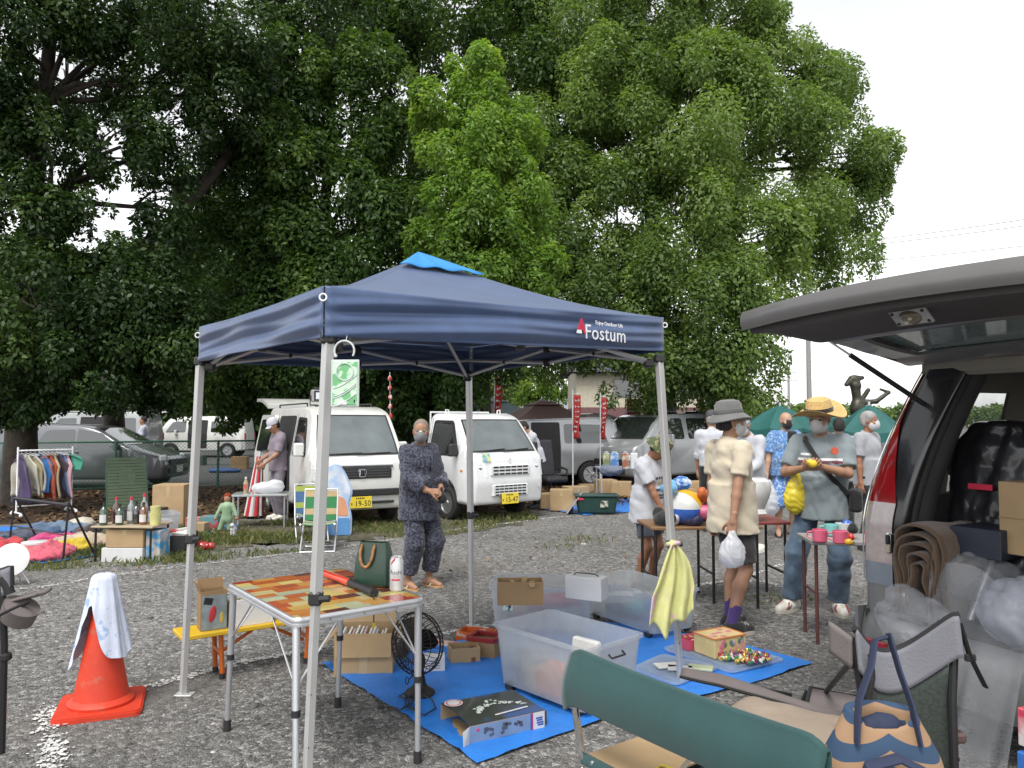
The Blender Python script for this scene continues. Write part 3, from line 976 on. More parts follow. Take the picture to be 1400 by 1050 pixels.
class Car:
 """body from a side outline (x forward, z up, counter-clockwise), flanks leaning in above the belt"""
 def __init__(s,outline,W,belt,roof_z,lean,L,nose=.10,tail=.06,nose_len=.5,tail_len=.3):
  s.o,s.W,s.belt,s.roof,s.lean,s.L=outline,W,belt,roof_z,lean,L
  s.nose,s.tail,s.nl,s.tl=nose,tail,nose_len,tail_len
 def yw(s,x,z):
  y=s.W/2
  if z>s.belt:y-=s.lean*(z-s.belt)/(s.roof-s.belt)
  if z<.35:y-=.04*(.35-z)/.2
  fx=max(0,x-(s.L-s.nl))/s.nl
  y-=s.nose*fx**2.2
  rx=max(0,s.tl-x)/s.tl
  y-=s.tail*rx**2.2
  return y
 def body(s,m,parent,chamfer=.045,name='body'):
  xs=[s.tl*.3,s.tl*.65,s.tl,s.L-s.nl,s.L-s.nl*.66,s.L-s.nl*.4,s.L-s.nl*.2,s.L*.5]
  zs=[.35,s.belt,(s.belt+s.roof)/2]
  full=densify(s.o,xs,zs)
  ins=inset(full,chamfer)
  mid=inset(full,chamfer*.3)
  n=len(full)
  vs,fs=[],[]
  for sg in(1,-1):
   bm=bmesh.new()
   bv=[bm.verts.new((x,0,z))for x,z in ins]
   bm.faces.new(bv)
   for X in xs:bmesh.ops.bisect_plane(bm,geom=bm.verts[:]+bm.edges[:]+bm.faces[:],plane_co=(X,0,0),plane_no=(1,0,0))
   for Z in zs:bmesh.ops.bisect_plane(bm,geom=bm.verts[:]+bm.edges[:]+bm.faces[:],plane_co=(0,0,Z),plane_no=(0,0,1))
   bmesh.ops.triangulate(bm,faces=bm.faces[:])
   bm.normal_update()
   o=len(vs)
   bm.verts.index_update()
   for v in bm.verts:vs.append((v.co.x,sg*s.yw(v.co.x,v.co.z),v.co.z))
   for f in bm.faces:
    q=[v.index+o for v in f.verts]
    if(f.normal.y>0)!=(sg>0):q.reverse()
    fs.append(tuple(q))
   bm.free()
  rings=[]
  for pl,d in((ins,0),(mid,chamfer*.3),(full,chamfer)):
   rings.append([(x,s.yw(x,z)-d,z)for x,z in pl])
  rows=rings+[[(x,0.35*y,z)for x,y,z in rings[2]]]+[[(x,-0.35*y,z)for x,y,z in rings[2]]]+[[(x,-y,z)for x,y,z in r]for r in reversed(rings)]
  o=len(vs)
  for r in rows:vs.extend(r)
  for a in range(len(rows)-1):
   for i in range(n):
    j=(i+1)%n
    fs.append((o+a*n+i,o+(a+1)*n+i,o+(a+1)*n+j,o+a*n+j))
  me=mesh_from(name,vs,fs,m,smooth=None)
  bm=bmesh.new(); bm.from_mesh(me)
  bmesh.ops.remove_doubles(bm,verts=bm.verts[:],dist=.0006)
  bmesh.ops.recalc_face_normals(bm,faces=bm.faces[:])
  bm.to_mesh(me); bm.free()
  me.polygons.foreach_set('use_smooth',[True]*len(me.polygons)); me.set_sharp_from_angle(angle=.65)
  return link(name,me,parent)
 def side_panel(s,poly,sg,off,th=.012,rnd=.05):
  """a panel lying on the flank, e.g. a window"""
  pl=round_corners(poly,rnd)
  pl=densify(pl,[s.L-s.nl*.4,s.L-s.nl*.7,s.tl],[s.belt,(s.belt+s.roof)/2])
  bm=bmesh.new()
  bm.faces.new([bm.verts.new((x,0,z))for x,z in pl])
  for Z in(s.belt,.35,(s.belt+s.roof)/2):bmesh.ops.bisect_plane(bm,geom=bm.verts[:]+bm.edges[:]+bm.faces[:],plane_co=(0,0,Z),plane_no=(0,0,1))
  for X in(s.L-s.nl*.4,s.L-s.nl*.7,s.tl):bmesh.ops.bisect_plane(bm,geom=bm.verts[:]+bm.edges[:]+bm.faces[:],plane_co=(X,0,0),plane_no=(1,0,0))
  bmesh.ops.triangulate(bm,faces=bm.faces[:])
  bm.normal_update(); bm.verts.index_update()
  vs=[(v.co.x,sg*(s.yw(v.co.x,v.co.z)+off),v.co.z)for v in bm.verts]
  fs=[tuple(v.index for v in(f.verts if(f.normal.y>0)==(sg>0)else reversed(f.verts)))for f in bm.faces]
  n,k=len(pl),len(vs)
  bm.free()
  vs+=[(x,sg*(s.yw(x,z)+off),z)for x,z in pl]+[(x,sg*(s.yw(x,z)+off-th),z)for x,z in pl]
  for i in range(n):
   j=(i+1)%n
   fs.append((k+i,k+j,k+n+j,k+n+i)if sg>0 else(k+j,k+i,k+n+i,k+n+j))
  b=MB(); b.add(vs,fs); return b
 def side_line(s,pts,sg,r=.004):
  b=MB(); b.tube([(x,sg*(s.yw(x,z)+.001),z)for x,z in pts],r,5); return b
def wheel(parent,x,y,r,w,rim_m=STEEL,spokes=7,sg=1,steel=False):
 t=bpy.data.objects.new('wheel',None); COL.objects.link(t); t.parent=parent
 t.location=(x,y,r)
 M=Matrix.Rotation(-PI/2*sg,4,'X')
 b=MB()
 b.lathe([(r*.60,-w/2),(r*.9,-w/2),(r*.985,-w*.36),(r,-w*.2),(r,w*.2),(r*.985,w*.36),(r*.9,w/2),(r*.66,w/2),(r*.60,w*.42),(r*.6,-w/2)],28,M)
 b.build('tyre',RUBBER,t)
 b=MB()
 b.lathe([(r*.64,w*.38),(r*.64,w*.47),(r*.58,w*.47),(r*.55,w*.2),(r*.1,w*.16),(.001,w*.16)],28,M)
 if steel:
  b.lathe([(r*.42,w*.30),(r*.36,w*.36),(r*.22,w*.30),(r*.16,w*.42),(.001,w*.44)],20,M)
  for k in range(8):
   a=k*PI/4
   b.cyl(M@Vector((math.cos(a)*r*.47,math.sin(a)*r*.47,w*.17)),M@Vector((math.cos(a)*r*.47,math.sin(a)*r*.47,w*.21)),r*.05,n=8)
 else:
  for k in range(spokes):
   a=2*PI*k/spokes
   b.tube([M@Vector((math.cos(a)*q*r,math.sin(a)*q*r,w*z))for q,z in((.1,.42),(.35,.44),(.58,.40))],[r*.075,r*.055,r*.08],6,flat=.6)
  b.lathe([(r*.15,w*.25),(r*.15,w*.46),(.001,w*.47)],14,M)
 b.build('rim',rim_m,t)
 return t
def arch(x,r,z0,n=10):
 """points of a wheel arch cut upward into a bottom edge at z0, going forward"""
 out=[]
 for i in range(n+1):
  a=PI-PI*i/n
  out.append((x+r*math.cos(a),max(z0,.0)+0+max(0,r*math.sin(a))if True else 0))
 return out
def wipers(parent,p0s,p1s):
 b=MB()
 for a,c in zip(p0s,p1s):
  b.tube([a,c],.008,5)
 b.build('wiper',BLACKP,parent)
def front_glass(car,x0,z0,x1,z1,marg,parent,m,name='windshield',off=.006,zin=.04):
 """glass between two heights of the sloping front edge"""
 d=Vector((x1-x0,0,z1-z0)); L=d.length; u=d/L
 nrm=Vector((-u.z,0,u.x)); nrm=nrm if nrm.x>0 else-nrm
 for nm,mm,e,o2 in(('windshield_seal',BLACKP,0,off-.003),(name,m,.028,off)):
  b=MB()
  def f(uu,vv):
   t=(zin+e)/L+uu*(1-2*(zin+e)/L)
   q=Vector((x0,0,z0))+d*t
   y=(car.yw(q.x,q.z)-marg-e)*(1-2*vv)
   bow=.02*(1-(2*vv-1)**2)
   return tuple(q+nrm*(o2+bow*.4)+Vector((0,y,0)))
  b.sheet(f,4,8,.01)
  ob=b.build(nm,mm,parent)
  for p in ob.data.polygons:pass
def plate(parent,M,big,kana=True,m=PLATE_Y):
 o=bpy.data.objects.new('number_plate',None); COL.objects.link(o); o.parent=parent
 o.matrix_local=M
 b=MB(); b.box((0,0,0),(.33,.165,.008),b=.003); b.build('plate_panel',m,o)
 text_obj('plate_number',big,.115,INK,o,Matrix.Translation((.025,-.022,.006)),spacing=1.02,stretch=.92)
 b=MB()
 for k in range(5):b.box((-.07+k*.028,.058,.005),(.017,.022,.002))
 b.box((-.142,-.02,.005),(.014,.03,.002))
 b.build('plate_marks',INK,o)
 return o
def faceM(o,normal,up=(0,0,1)):
 """local z along the normal, local y up"""
 z=Vector(normal).normalized()
 x=Vector(up).cross(z).normalized()
 y=z.cross(x)
 M=Matrix((x,y,z)).transposed().to_4x4(); M.translation=Vector(o)
 return M
def mirror_(parent,x,y,z,sg,m):
 b=MB(); b.box((x,y+sg*.10,z),(.09,.15,.20),b=.035); b.build('door_mirror',m,parent)
 b=MB(); b.tube([(x+.02,y-sg*.02,z-.05),(x+.02,y+sg*.06,z-.04)],.018,6); b.build('mirror_arm',BLACKP,parent)
 # white van with its side door slid back
def honda():
 L,W,H=3.39,1.47,1.80
 a=R(-60)
 fl=Vector((-2.85,11.0,0))
 fwd,lft=Vector((math.cos(a),math.sin(a),0)),Vector((-math.sin(a),math.cos(a),0))
 org=fl-fwd*L+lft*(W/2)
 t=thing('van','white van with its side door slid open and a yellow plate reading 19-50','van',org,a)
 o=round_corners([(0,.32,.05)]+[(.28,.32,.01)]+[(.28+.31-.31*math.cos(PI*i/10),.30+.33*math.sin(PI*i/10),.0)for i in range(11)]+[(2.38,.28,.01)]+[(2.38+.31-.31*math.cos(PI*i/10),.30+.33*math.sin(PI*i/10),.0)for i in range(11)]+[(3.02,.26,.01),(3.36,.26,.06),(3.40,.62,.05),(3.38,.98,.10),(3.27,1.03,.06),(2.90,1.70,.14),(2.55,1.80,.2),(.12,1.80,.16),(.02,1.0,.2)],.05)
 c=Car(o,W,1.0,H,.14,L,nose=.05,nose_len=.35)
 c.body(WHITE_CAR,t)
 front_glass(c,3.275,1.03,2.90,1.70,.075,t,GLASS_PALE)
 for sg in(1,-1):
  c.side_panel([(2.20,1.04),(2.98,1.04),(2.72,1.62),(2.22,1.64)],sg,.003,rnd=.06).build('window_seal',BLACKP,t)
  c.side_panel([(2.26,1.08),(2.86,1.08),(2.67,1.58),(2.28,1.60)],sg,.006,rnd=.05).build('side_window',GLASS,t)
  c.side_line([(2.16,.34),(2.14,1.05),(2.17,1.68)],sg).build('door_gap',GAP,t)
  mirror_(t,2.93,sg*(W/2-.02),1.15,sg,WHITE_CAR)
  for x in(.59,2.69):wheel(t,x,sg*(W/2-.08),.27,.155,STEEL,sg=sg,steel=True)
  b=MB(); b.box((3.30,sg*.60,.80),(.16,.23,.26),rot(sg*-.25,0,0),b=.04); b.build('headlight',LAMP,t)
 c.side_panel([(1.02,.40),(2.10,.40),(2.10,1.66),(1.02,1.66)],-1,.004,rnd=.08).build('doorway_shade',RECESS_SHADE,t)  # dark sheet on the flank, stands for the shaded inside of the doorway
 d=MB()
 dp=round_corners([(-.12,.42),(.98,.42),(.98,1.68),(-.06,1.68),(-.12,1.0)],.09)
 dv=[(x,-(c.yw(max(x,.4),z)+.085),z)for x,z in dp]+[(x,-(c.yw(max(x,.4),z)+.03),z)for x,z in dp]
 n=len(dp)
 d.add(dv,[tuple(range(n)),tuple(reversed(range(n,2*n)))]+[(j,i,n+i,n+j)for i,j in zip(range(n),list(range(1,n))+[0])])
 door=d.build('sliding_door',WHITE_CAR,t)
 w=MB(); wp=round_corners([(.0,1.04),(.86,1.04),(.86,1.60),(.04,1.60)],.07)
 w.add([(x,-(c.yw(max(x,.4),z)+.090),z)for x,z in wp],[tuple(range(len(wp)))]); w.build('door_window',GLASS,door)
 b=MB(); b.box((.93,-(W/2+.10),.93),(.03,.03,.16),b=.008); b.build('door_handle',WHITE_CAR,door)
 x=3.40
 b=MB(); b.box((x-.01,0,.905),(.05,.98,.05),b=.015); b.build('chrome_bar',CHROME,t)
 b=MB(); b.box((x-.008,0,.80),(.04,.92,.15),b=.02); b.build('grille',BLACKP,t)
 for z in(.76,.80,.84):
  b=MB(); b.box((x+.012,0,z),(.012,.84,.012)); b.build('grille_slat',mat('grille_grey',(.06,.06,.062),.5),t)
 e=MB()
 for sg in(1,-1):e.box((x+.026,sg*.033,.805),(.014,.016,.085),rot(0,sg*.13,0),b=.003)
 e.box((x+.026,0,.805),(.014,.06,.014))
 e.tube([(x+.024,q*.058,.805+w2*.052)for q,w2 in((-.85,1),(.85,1),(1,.6),(.72,-1),(-.72,-1),(-1,.6))],.006,6,closed=True)
 e.build('emblem',CHROME,t)
 b=MB(); b.box((x+.002,0,.52),(.05,1.40,.10),b=.02); b.build('bumper_strip',BLACKP,t)
 b=MB(); b.box((x+.004,.0,.375),(.04,1.0,.035),b=.01); b.build('lower_intake',BLACKP,t)
 plate(t,faceM((x+.03,-.02,.385),(1,0,.05)),'19-50')
 wipers(t,[(3.285,-.05,1.085),(3.285,-.55,1.085)],[(3.25,.5,1.10),(3.25,.05,1.10)])
 b=MB()
 for sg in(1,-1):b.tube([(.5,sg*.52,1.80),(.5,sg*.52,1.85),(2.3,sg*.52,1.85),(2.3,sg*.52,1.80)],.014,6)
 b.build('roof_bar',BLACKP,t)
 g=MB(); g.sheet(lambda u,v:(-.95*u+.05,(v-.5)*1.26,1.80+.14*math.sin(u*PI*.6)),6,4,.06); g.build('tailgate',WHITE_CAR,t)
 top=t.matrix_basis if False else None
 M=Matrix.Translation(org)@Matrix.Rotation(a,4,'Z')
 q=M@Vector((1.95,-.25,1.80))
 k=thing('work_lamp','square grey work lamp standing on the roof of the white van','lamp',q,a+R(15))
 b=MB(); b.box((0,0,.18),(.10,.26,.20),b=.03); b.build('housing',mat('lamp_grey',(.25,.25,.26),.5),k)
 b=MB(); b.box((.055,0,.18),(.012,.16,.11),b=.004); b.build('lens',LAMP,k)
 b=MB(); b.box((.055,0,.18),(.008,.22,.165),b=.004); b.build('lens_frame',BLACKP,k)
 b=MB(); b.tube([(0,-.145,.19),(0,-.15,.03),(0,.15,.03),(0,.145,.19)],.012,6); b.cyl((0,0,0.0),(0,0,.04),.05); b.build('bracket',BLACKP,k)
 b=MB(); b.box((0,0,.30),(.06,.16,.05),b=.015); b.build('handle',BLACKP,k)
honda()
# white pickup truck, small
def truck():
 L,W,H=3.39,1.47,1.72
 a=R(-90+38)
 fl=Vector((-.62,11.75,0))
 fwd,lft=Vector((math.cos(a),math.sin(a),0)),Vector((-math.sin(a),math.cos(a),0))
 org=fl-fwd*L+lft*(W/2)
 t=thing('pickup_truck','small white pickup truck with a flat face and a yellow plate reading 15-47','truck',org,a)
 x0=2.02
 o=round_corners([(x0,.36,.03),(2.32,.34,.0)]+[(2.37+.30-.30*math.cos(PI*i/10),.30+.34*math.sin(PI*i/10),.0)for i in range(11)]+[(3.0,.28,.01),(3.37,.27,.06),(3.42,.60,.06),(3.37,1.0,.10),(3.27,1.06,.05),(2.83,1.62,.14),(2.62,1.70,.2),(x0+.03,1.70,.16)],.05)
 c=Car(o,W,1.02,H,.12,L,nose=.06,tail=0,nose_len=.35,tail_len=.1)
 c.body(WHITE_TRUCK,t,name='cab')
 front_glass(c,3.275,1.06,2.83,1.62,.07,t,GLASS_PALE,zin=.03)
 for sg in(1,-1):
  c.side_panel([(2.16,1.02),(3.05,1.02),(2.78,1.58),(2.20,1.59)],sg,.003,rnd=.07).build('window_seal',BLACKP,t)
  c.side_panel([(2.21,1.06),(2.92,1.06),(2.73,1.54),(2.24,1.55)],sg,.006,rnd=.06).build('side_window',GLASS,t)
  c.side_line([(2.12,.42),(2.12,1.0),(2.16,1.62)],sg).build('door_gap',GAP,t)
  c.side_line([(2.12,.86),(3.30,.86)],sg,.003).build('door_gap',GAP,t)
  b=MB(); b.box((2.30,sg*(W/2+.01),.93),(.14,.03,.03),b=.01); b.build('door_handle',BLACKP,t)
  b=MB(); b.box((3.12,sg*(W/2-.005),.80),(.06,.02,.035),b=.006); b.build('side_lamp',AMBER,t)
  b=MB()
  b.add([(3.415,sg*.44,.70),(3.36,sg*.705,.70),(3.30,sg*.70,.99),(3.385,sg*.47,.99),(3.30,sg*.44,.70),(3.22,sg*.66,.70),(3.2,sg*.66,.99),(3.28,sg*.47,.99)],[(0,1,2,3)if sg>0 else(3,2,1,0),(0,4,5,1),(1,5,6,2),(2,6,7,3),(3,7,4,0)])
  b.build('headlight',LAMP,t)
  b=MB(); b.ball((3.365,sg*.56,.84),(.03,.07,.08),12,8); b.build('headlight_bowl',CHROME,t)
  for x in(.62,2.67):wheel(t,x,sg*(W/2-.085),.27,.155,STEEL,sg=sg,steel=True)
  b=MB(); b.tube([(2.4,sg*.50,1.70),(2.4,sg*.50,1.75),(2.4,sg*.56,1.76),(2.4,sg*.56,1.70)],.012,6); b.build('roof_hook',WHITE_TRUCK,t)
 mirror_(t,3.0,(W/2-.02),1.12,1,BLACKP)
 mirror_(t,3.0,-(W/2-.02),1.12,-1,BLACKP)
 x=3.395
 for(zc,zh,yh,rows,cols)in((.80,.16,.78,3,6),(.49,.18,.70,4,7)):
  b=MB(); b.box((x+.01,0,zc),(.05,yh,zh),b=.02); b.build('grille',WHITE_TRUCK,t)
  for r in range(rows):
   z=zc-zh*.5+zh*(r+.5)/rows
   for k in range(cols):
    y=-yh/2+.04+(yh-.08)*(k+.5)/cols
    b=MB(); b.box((x+.035,y,z),(.006,(yh-.08)/cols*.86,zh/rows*.52)); b.build('grille_slot',RECESS_SHADE,t,None)
 b=MB(); b.tube([(x+.002,.02*math.cos(q),.955+.028*math.sin(q))for q in(0.3,1.2,2.0,2.9,3.8,4.6,5.5)],.006,5,closed=True); b.build('emblem',CHROME,t)
 plate(t,faceM((x+.045,-.02,.36),(1,0,.05)),'15-47')
 b=MB(); b.box((x-.02,-.44,1.005),(.006,.15,.13),rot(0,0,-.35),b=.002); b.build('sticker',mat('sticker_yellow',(.7,.62,.25),.6,col2=(.12,.35,.42),c2scale=14),t)
 b=MB(); b.box((x+.02,.60,.52),(.01,.05,.05),b=.002); b.build('small_sticker',mat('sticker_grey',(.5,.5,.5),.6),t)
 wipers(t,[(3.285,-.05,1.10),(3.285,-.55,1.10)],[(3.245,.5,1.13),(3.245,.02,1.13)])
 bed=MB(); bed.box((1.0,0,.68),(1.96,1.42,.05),b=.01)
 for sg in(1,-1):bed.box((1.0,sg*.69,.83),(1.94,.03,.28),b=.01)
 bed.box((.03,0,.83),(.03,1.34,.28),b=.01)
 bed.build('cargo_bed',WHITE_TRUCK,t)
 b=MB()
 for y in(-.3,.3):b.box((1.3,y,.52),(2.5,.07,.12))
 b.build('chassis',BLACKP,t)
 b=MB()
 b.tube([(x0-.02,-.6,.9),(x0-.02,-.6,1.72),(x0-.02,.6,1.72),(x0-.02,.6,.9)],.02,8); b.build('guard_frame',WHITE_TRUCK,t)
truck()
# cars and vans further back
def van_back(name,label,cat,org,a,L,W,H,paint,nose_x,belt,windows,roof=None,wr=.30,clear=.28,hood=None,hatch=None,opening=None,group='vans and cars parked behind the fence'):
 t=thing(name,label,cat,org,a,group)
 w1,w2=L*.19,L*.80
 up=hood or[(L-.05,1.0,.15),(L-.25,1.06,.1),(nose_x,H-.05,.3)]
 o=round_corners([(0,clear+.05,.06)]+[(w1-wr-.07,clear,.01)]+[(w1-(wr+.05)*math.cos(PI*i/10),clear+(wr+.06)*math.sin(PI*i/10)*(1-clear*.2),0)for i in range(11)]+[(w2-(wr+.05)*math.cos(PI*i/10),clear+(wr+.06)*math.sin(PI*i/10)*(1-clear*.2),0)for i in range(11)]+[(L-.06,clear,.08),(L,.55,.08)]+up+[(.5,H,.3),(.1,H-.06,.14),(0.02,belt,.2)],.06)
 c=Car(o,W,belt,H,.16,L,nose=.14,nose_len=.7)
 c.body(paint,t)
 for sg in(1,-1):
  for p,nm in windows:
   c.side_panel([(x,z)for x,z in p],sg,.005,rnd=.07).build('side_window',GLASS,t)
  for x in(w1,w2):wheel(t,x,sg*(W/2-.1),wr,.19,STEEL,sg=sg)
  b=MB(); b.box((L-.10,sg*(W/2-.24),.72),(.18,.30,.16),rot(-sg*.45),b=.04); b.build('headlight',LAMP,t)
  b=MB(); b.box((.05,sg*(W/2-.10),belt-.1),(.10,.10,.3),b=.03); b.build('tail_light',RED_LAMP,t)
  c.side_line([(L*.47,clear+.1),(L*.47,H-.14)],sg).build('door_gap',GAP,t)
  c.side_line([(L*.72,clear+.3),(L*.70,belt+.1)],sg).build('door_gap',GAP,t)
  b=MB(); b.box((L*.50,sg*(W/2+.012),belt-.08),(.18,.03,.035),b=.01); b.build('door_handle',BLACKP,t)
  mirror_(t,L*.74,sg*(W/2-.04),belt+.08,sg,paint)
 (xa,za),(xb,zb)=(up[-2][0],up[-2][1]),(up[-1][0],up[-1][1])
 front_glass(c,xa-.02,za+.02,xb+.02,zb-.03,.10,t,GLASS)
 b=MB(); b.box((L-.005,0,.62),(.05,W*.55,.13),b=.02); b.build('grille',BLACKP,t)
 b=MB(); b.box((L+.0,0,.42),(.05,W*.6,.12),b=.02); b.build('bumper_intake',BLACKP,t)
 b=MB(); b.box((L+.03,0,.45),(.012,.33,.165),b=.003); b.build('number_plate',mat('white_plate',(.7,.71,.70),.5),t)
 if roof:
  b=MB(); b.sheet(lambda u,v:(.35+u*(nose_x-.55),(v-.5)*(W-.40),H+.002+.02*math.sin(PI*v)),4,6,.012); b.build('roof',roof,t)
 if opening:
  c.side_panel(opening[1],opening[0],.008,rnd=.05).build('doorway_shade',RECESS_SHADE,t)  # dark sheet on the closed flank in place of a shaded doorway
 if hatch:
  g=MB(); g.sheet(lambda u,v:(-hatch*u+.05,(v-.5)*(W-.25),H-.03+.16*math.sin(u*PI*.7)),6,4,.06); gg=g.build('tailgate',paint,t)
  g=MB(); g.sheet(lambda u,v:(-hatch*(.1+.45*u)+.05,(v-.5)*(W-.5),H-.03+.16*math.sin((.1+.45*u)*PI*.7)-.066),4,4,.006); g.build('tailgate_window',GLASS_PALE,gg)
 return t
Y=18.3
fx=P(245,600,Y).x
van_back('hatchback','dark grey hatchback parked side on behind the green fence','car',(fx-4.0,Y,0),0,4.0,1.69,1.52,GREY_CAR,2.35,.93,[([(1.05,.98),(1.95,.98),(1.95,1.38),(1.3,1.36)],'rear'),([(2.02,.98),(3.0,.98),(2.55,1.30),(2.02,1.39)],'front')],hood=[(3.92,.74,.2),(3.15,.97,.3),(2.35,1.46,.5)],wr=.31,clear=.24)
Y=30.0
van_back('minivan','grey van with a pale roof and raised tailgate behind the dark hatchback','van',(P(212,600,Y).x,Y,0),PI,4.6,1.7,1.93,SILVER_D,3.5,1.05,[([(.35,1.12),(1.15,1.12),(1.15,1.68),(.4,1.68)],'w'),([(1.3,1.12),(2.5,1.12),(2.5,1.68),(1.3,1.68)],'w'),([(2.65,1.12),(3.7,1.12),(3.3,1.66),(2.65,1.68)],'w')],roof=mat('pale_roof',(.62,.63,.62),.4),hatch=1.2,opening=(1,[(1.3,.45),(2.5,.45),(2.5,1.72),(1.3,1.72)]))
Y=33.0
van_back('minivan','white van facing left with its side door open far behind the fence','van',(P(336,600,Y).x,Y+.6,0),PI+.05,3.9,1.6,1.78,WHITE_CAR,3.2,1.0,[([(.3,1.08),(1.45,1.08),(1.45,1.55),(.35,1.55)],'w'),([(2.5,1.08),(3.35,1.08),(3.05,1.52),(2.5,1.55)],'w')],opening=(1,[(1.6,.4),(2.4,.4),(2.4,1.6),(1.6,1.6)]))
Y=18.4
van_back('minivan','silver minivan with an open sliding door behind the small white truck','van',(P(842,600,Y).x,Y+1.0,0),PI+.22,4.2,1.7,1.66,SILVER,2.6,.98,[([(.35,1.04),(1.45,1.04),(1.45,1.50),(.5,1.48)],'w'),([(2.3,1.04),(3.0,1.04),(2.75,1.46),(2.3,1.50)],'w')],hood=[(4.12,.80,.2),(3.5,1.0,.3),(2.7,1.58,.5)],opening=(1,[(1.55,.34),(2.25,.34),(2.25,1.54),(1.55,1.54)]))
Y=22.0
van_back('hatchback','silver car with its tailgate up seen between two red banners','car',(P(835,600,Y).x,Y+.2,0),.25,4.0,1.66,1.60,SILVER,2.6,.95,[([(.5,1.0),(1.9,1.0),(1.9,1.42),(.7,1.42)],'w'),([(2.0,1.0),(3.0,1.0),(2.6,1.38),(2.0,1.42)],'w')],hood=[(3.92,.78,.2),(3.2,.98,.3),(2.5,1.50,.5)],hatch=.95)
a=R(180+38)
c0=P(868,600,17.4); c0.z=0
fwd,lft=Vector((math.cos(a),math.sin(a),0)),Vector((-math.sin(a),math.cos(a),0))
van_back('minivan','two tone silver van with a dark bonnet and roof parked behind the boy','van',c0-fwd*4.5+lft*.85*-1,a,4.5,1.72,1.80,SILVER,3.45,1.08,[([(2.75,1.14),(3.75,1.14),(3.42,1.62),(2.78,1.64)],'w'),([(1.35,1.14),(2.6,1.14),(2.6,1.64),(1.35,1.64)],'w'),([(.3,1.14),(1.2,1.14),(1.2,1.64),(.35,1.62)],'w')],hood=[(4.46,.95,.15),(4.15,1.10,.12),(3.45,1.72,.3)],roof=GREY_CAR)
# people
SKIN=mat('tanned_skin',(.34,.185,.115),.5,var=.08,vscale=14,spec=.4)
SKIN_P=mat('lighter_skin',(.42,.25,.17),.5,var=.08,vscale=14,spec=.4)
SKIN_D=mat('sunburnt_skin',(.27,.125,.07),.5,var=.08,vscale=14,spec=.4)
EYE=mat('eye',(.02,.015,.012),.15,coat=1)
HAIR_B=mat('black_hair',(.015,.013,.012),.7,bump=.6,bscale=90)
HAIR_G=mat('grey_hair',(.30,.29,.28),.8,bump=.6,bscale=90,var=.3)
def ik(a,c,l1,l2,pole):
 a,c,pole=Vector(a),Vector(c),Vector(pole)
 d=c-a
 L=min(d.length,(l1+l2)*.999)
 u=d.normalized()
 c=a+u*L
 x=(l1*l1-l2*l2+L*L)/(2*L)
 h=math.sqrt(max(l1*l1-x*x,0))
 p=pole-u*pole.dot(u)
 p=p.normalized()if p.length>1e-6 else u.orthogonal().normalized()
 return a+u*x+p*h,c
def hand_parts(s,w,d,pn,side,curl=.5,spread=.06):
 """a palm, four fingers and a thumb; d along the fingers, pn out of the palm"""
 d=Vector(d).normalized(); pn=Vector(pn); pn=(pn-d*pn.dot(d)).normalized()
 x=d.cross(pn)*side
 w=Vector(w)
 s.cap(w-d*.05,w+d*.012,.024,.026,.01)
 for q in(-.027,-.009,.009,.027):
  s.cap(w+d*.012+x*q*.7,w+d*.085+x*q,.0145,.0125,.012)
 for q,L in((.030,.068),(.010,.078),(-.010,.073),(-.029,.058)):
  p=w+d*.086+x*q
  dr=(d+x*(q*spread/.03)).normalized()
  a1=curl*1.0
  for seg,(f,r0,r1)in enumerate(((.44,.0098,.009),(.30,.009,.0083),(.26,.0083,.0072))):
   ang=a1*(seg+1)*.62
   dd=dr*math.cos(ang)+pn*math.sin(ang)
   e=p+dd*L*f
   s.cap(p,e,r0,r1,.005)
   p=e
 p=w+d*.03+x*.030
 for k,(L,r0,r1)in enumerate(((.038,.014,.011),(.030,.0105,.0095),(.024,.0095,.008))):
  dd=(x*(.75-.3*k)+d*(.65+.2*k)+pn*(.35+.3*curl*k)).normalized()
  e=p+dd*L
  s.cap(p,e,r0,r1,.007)
  p=e
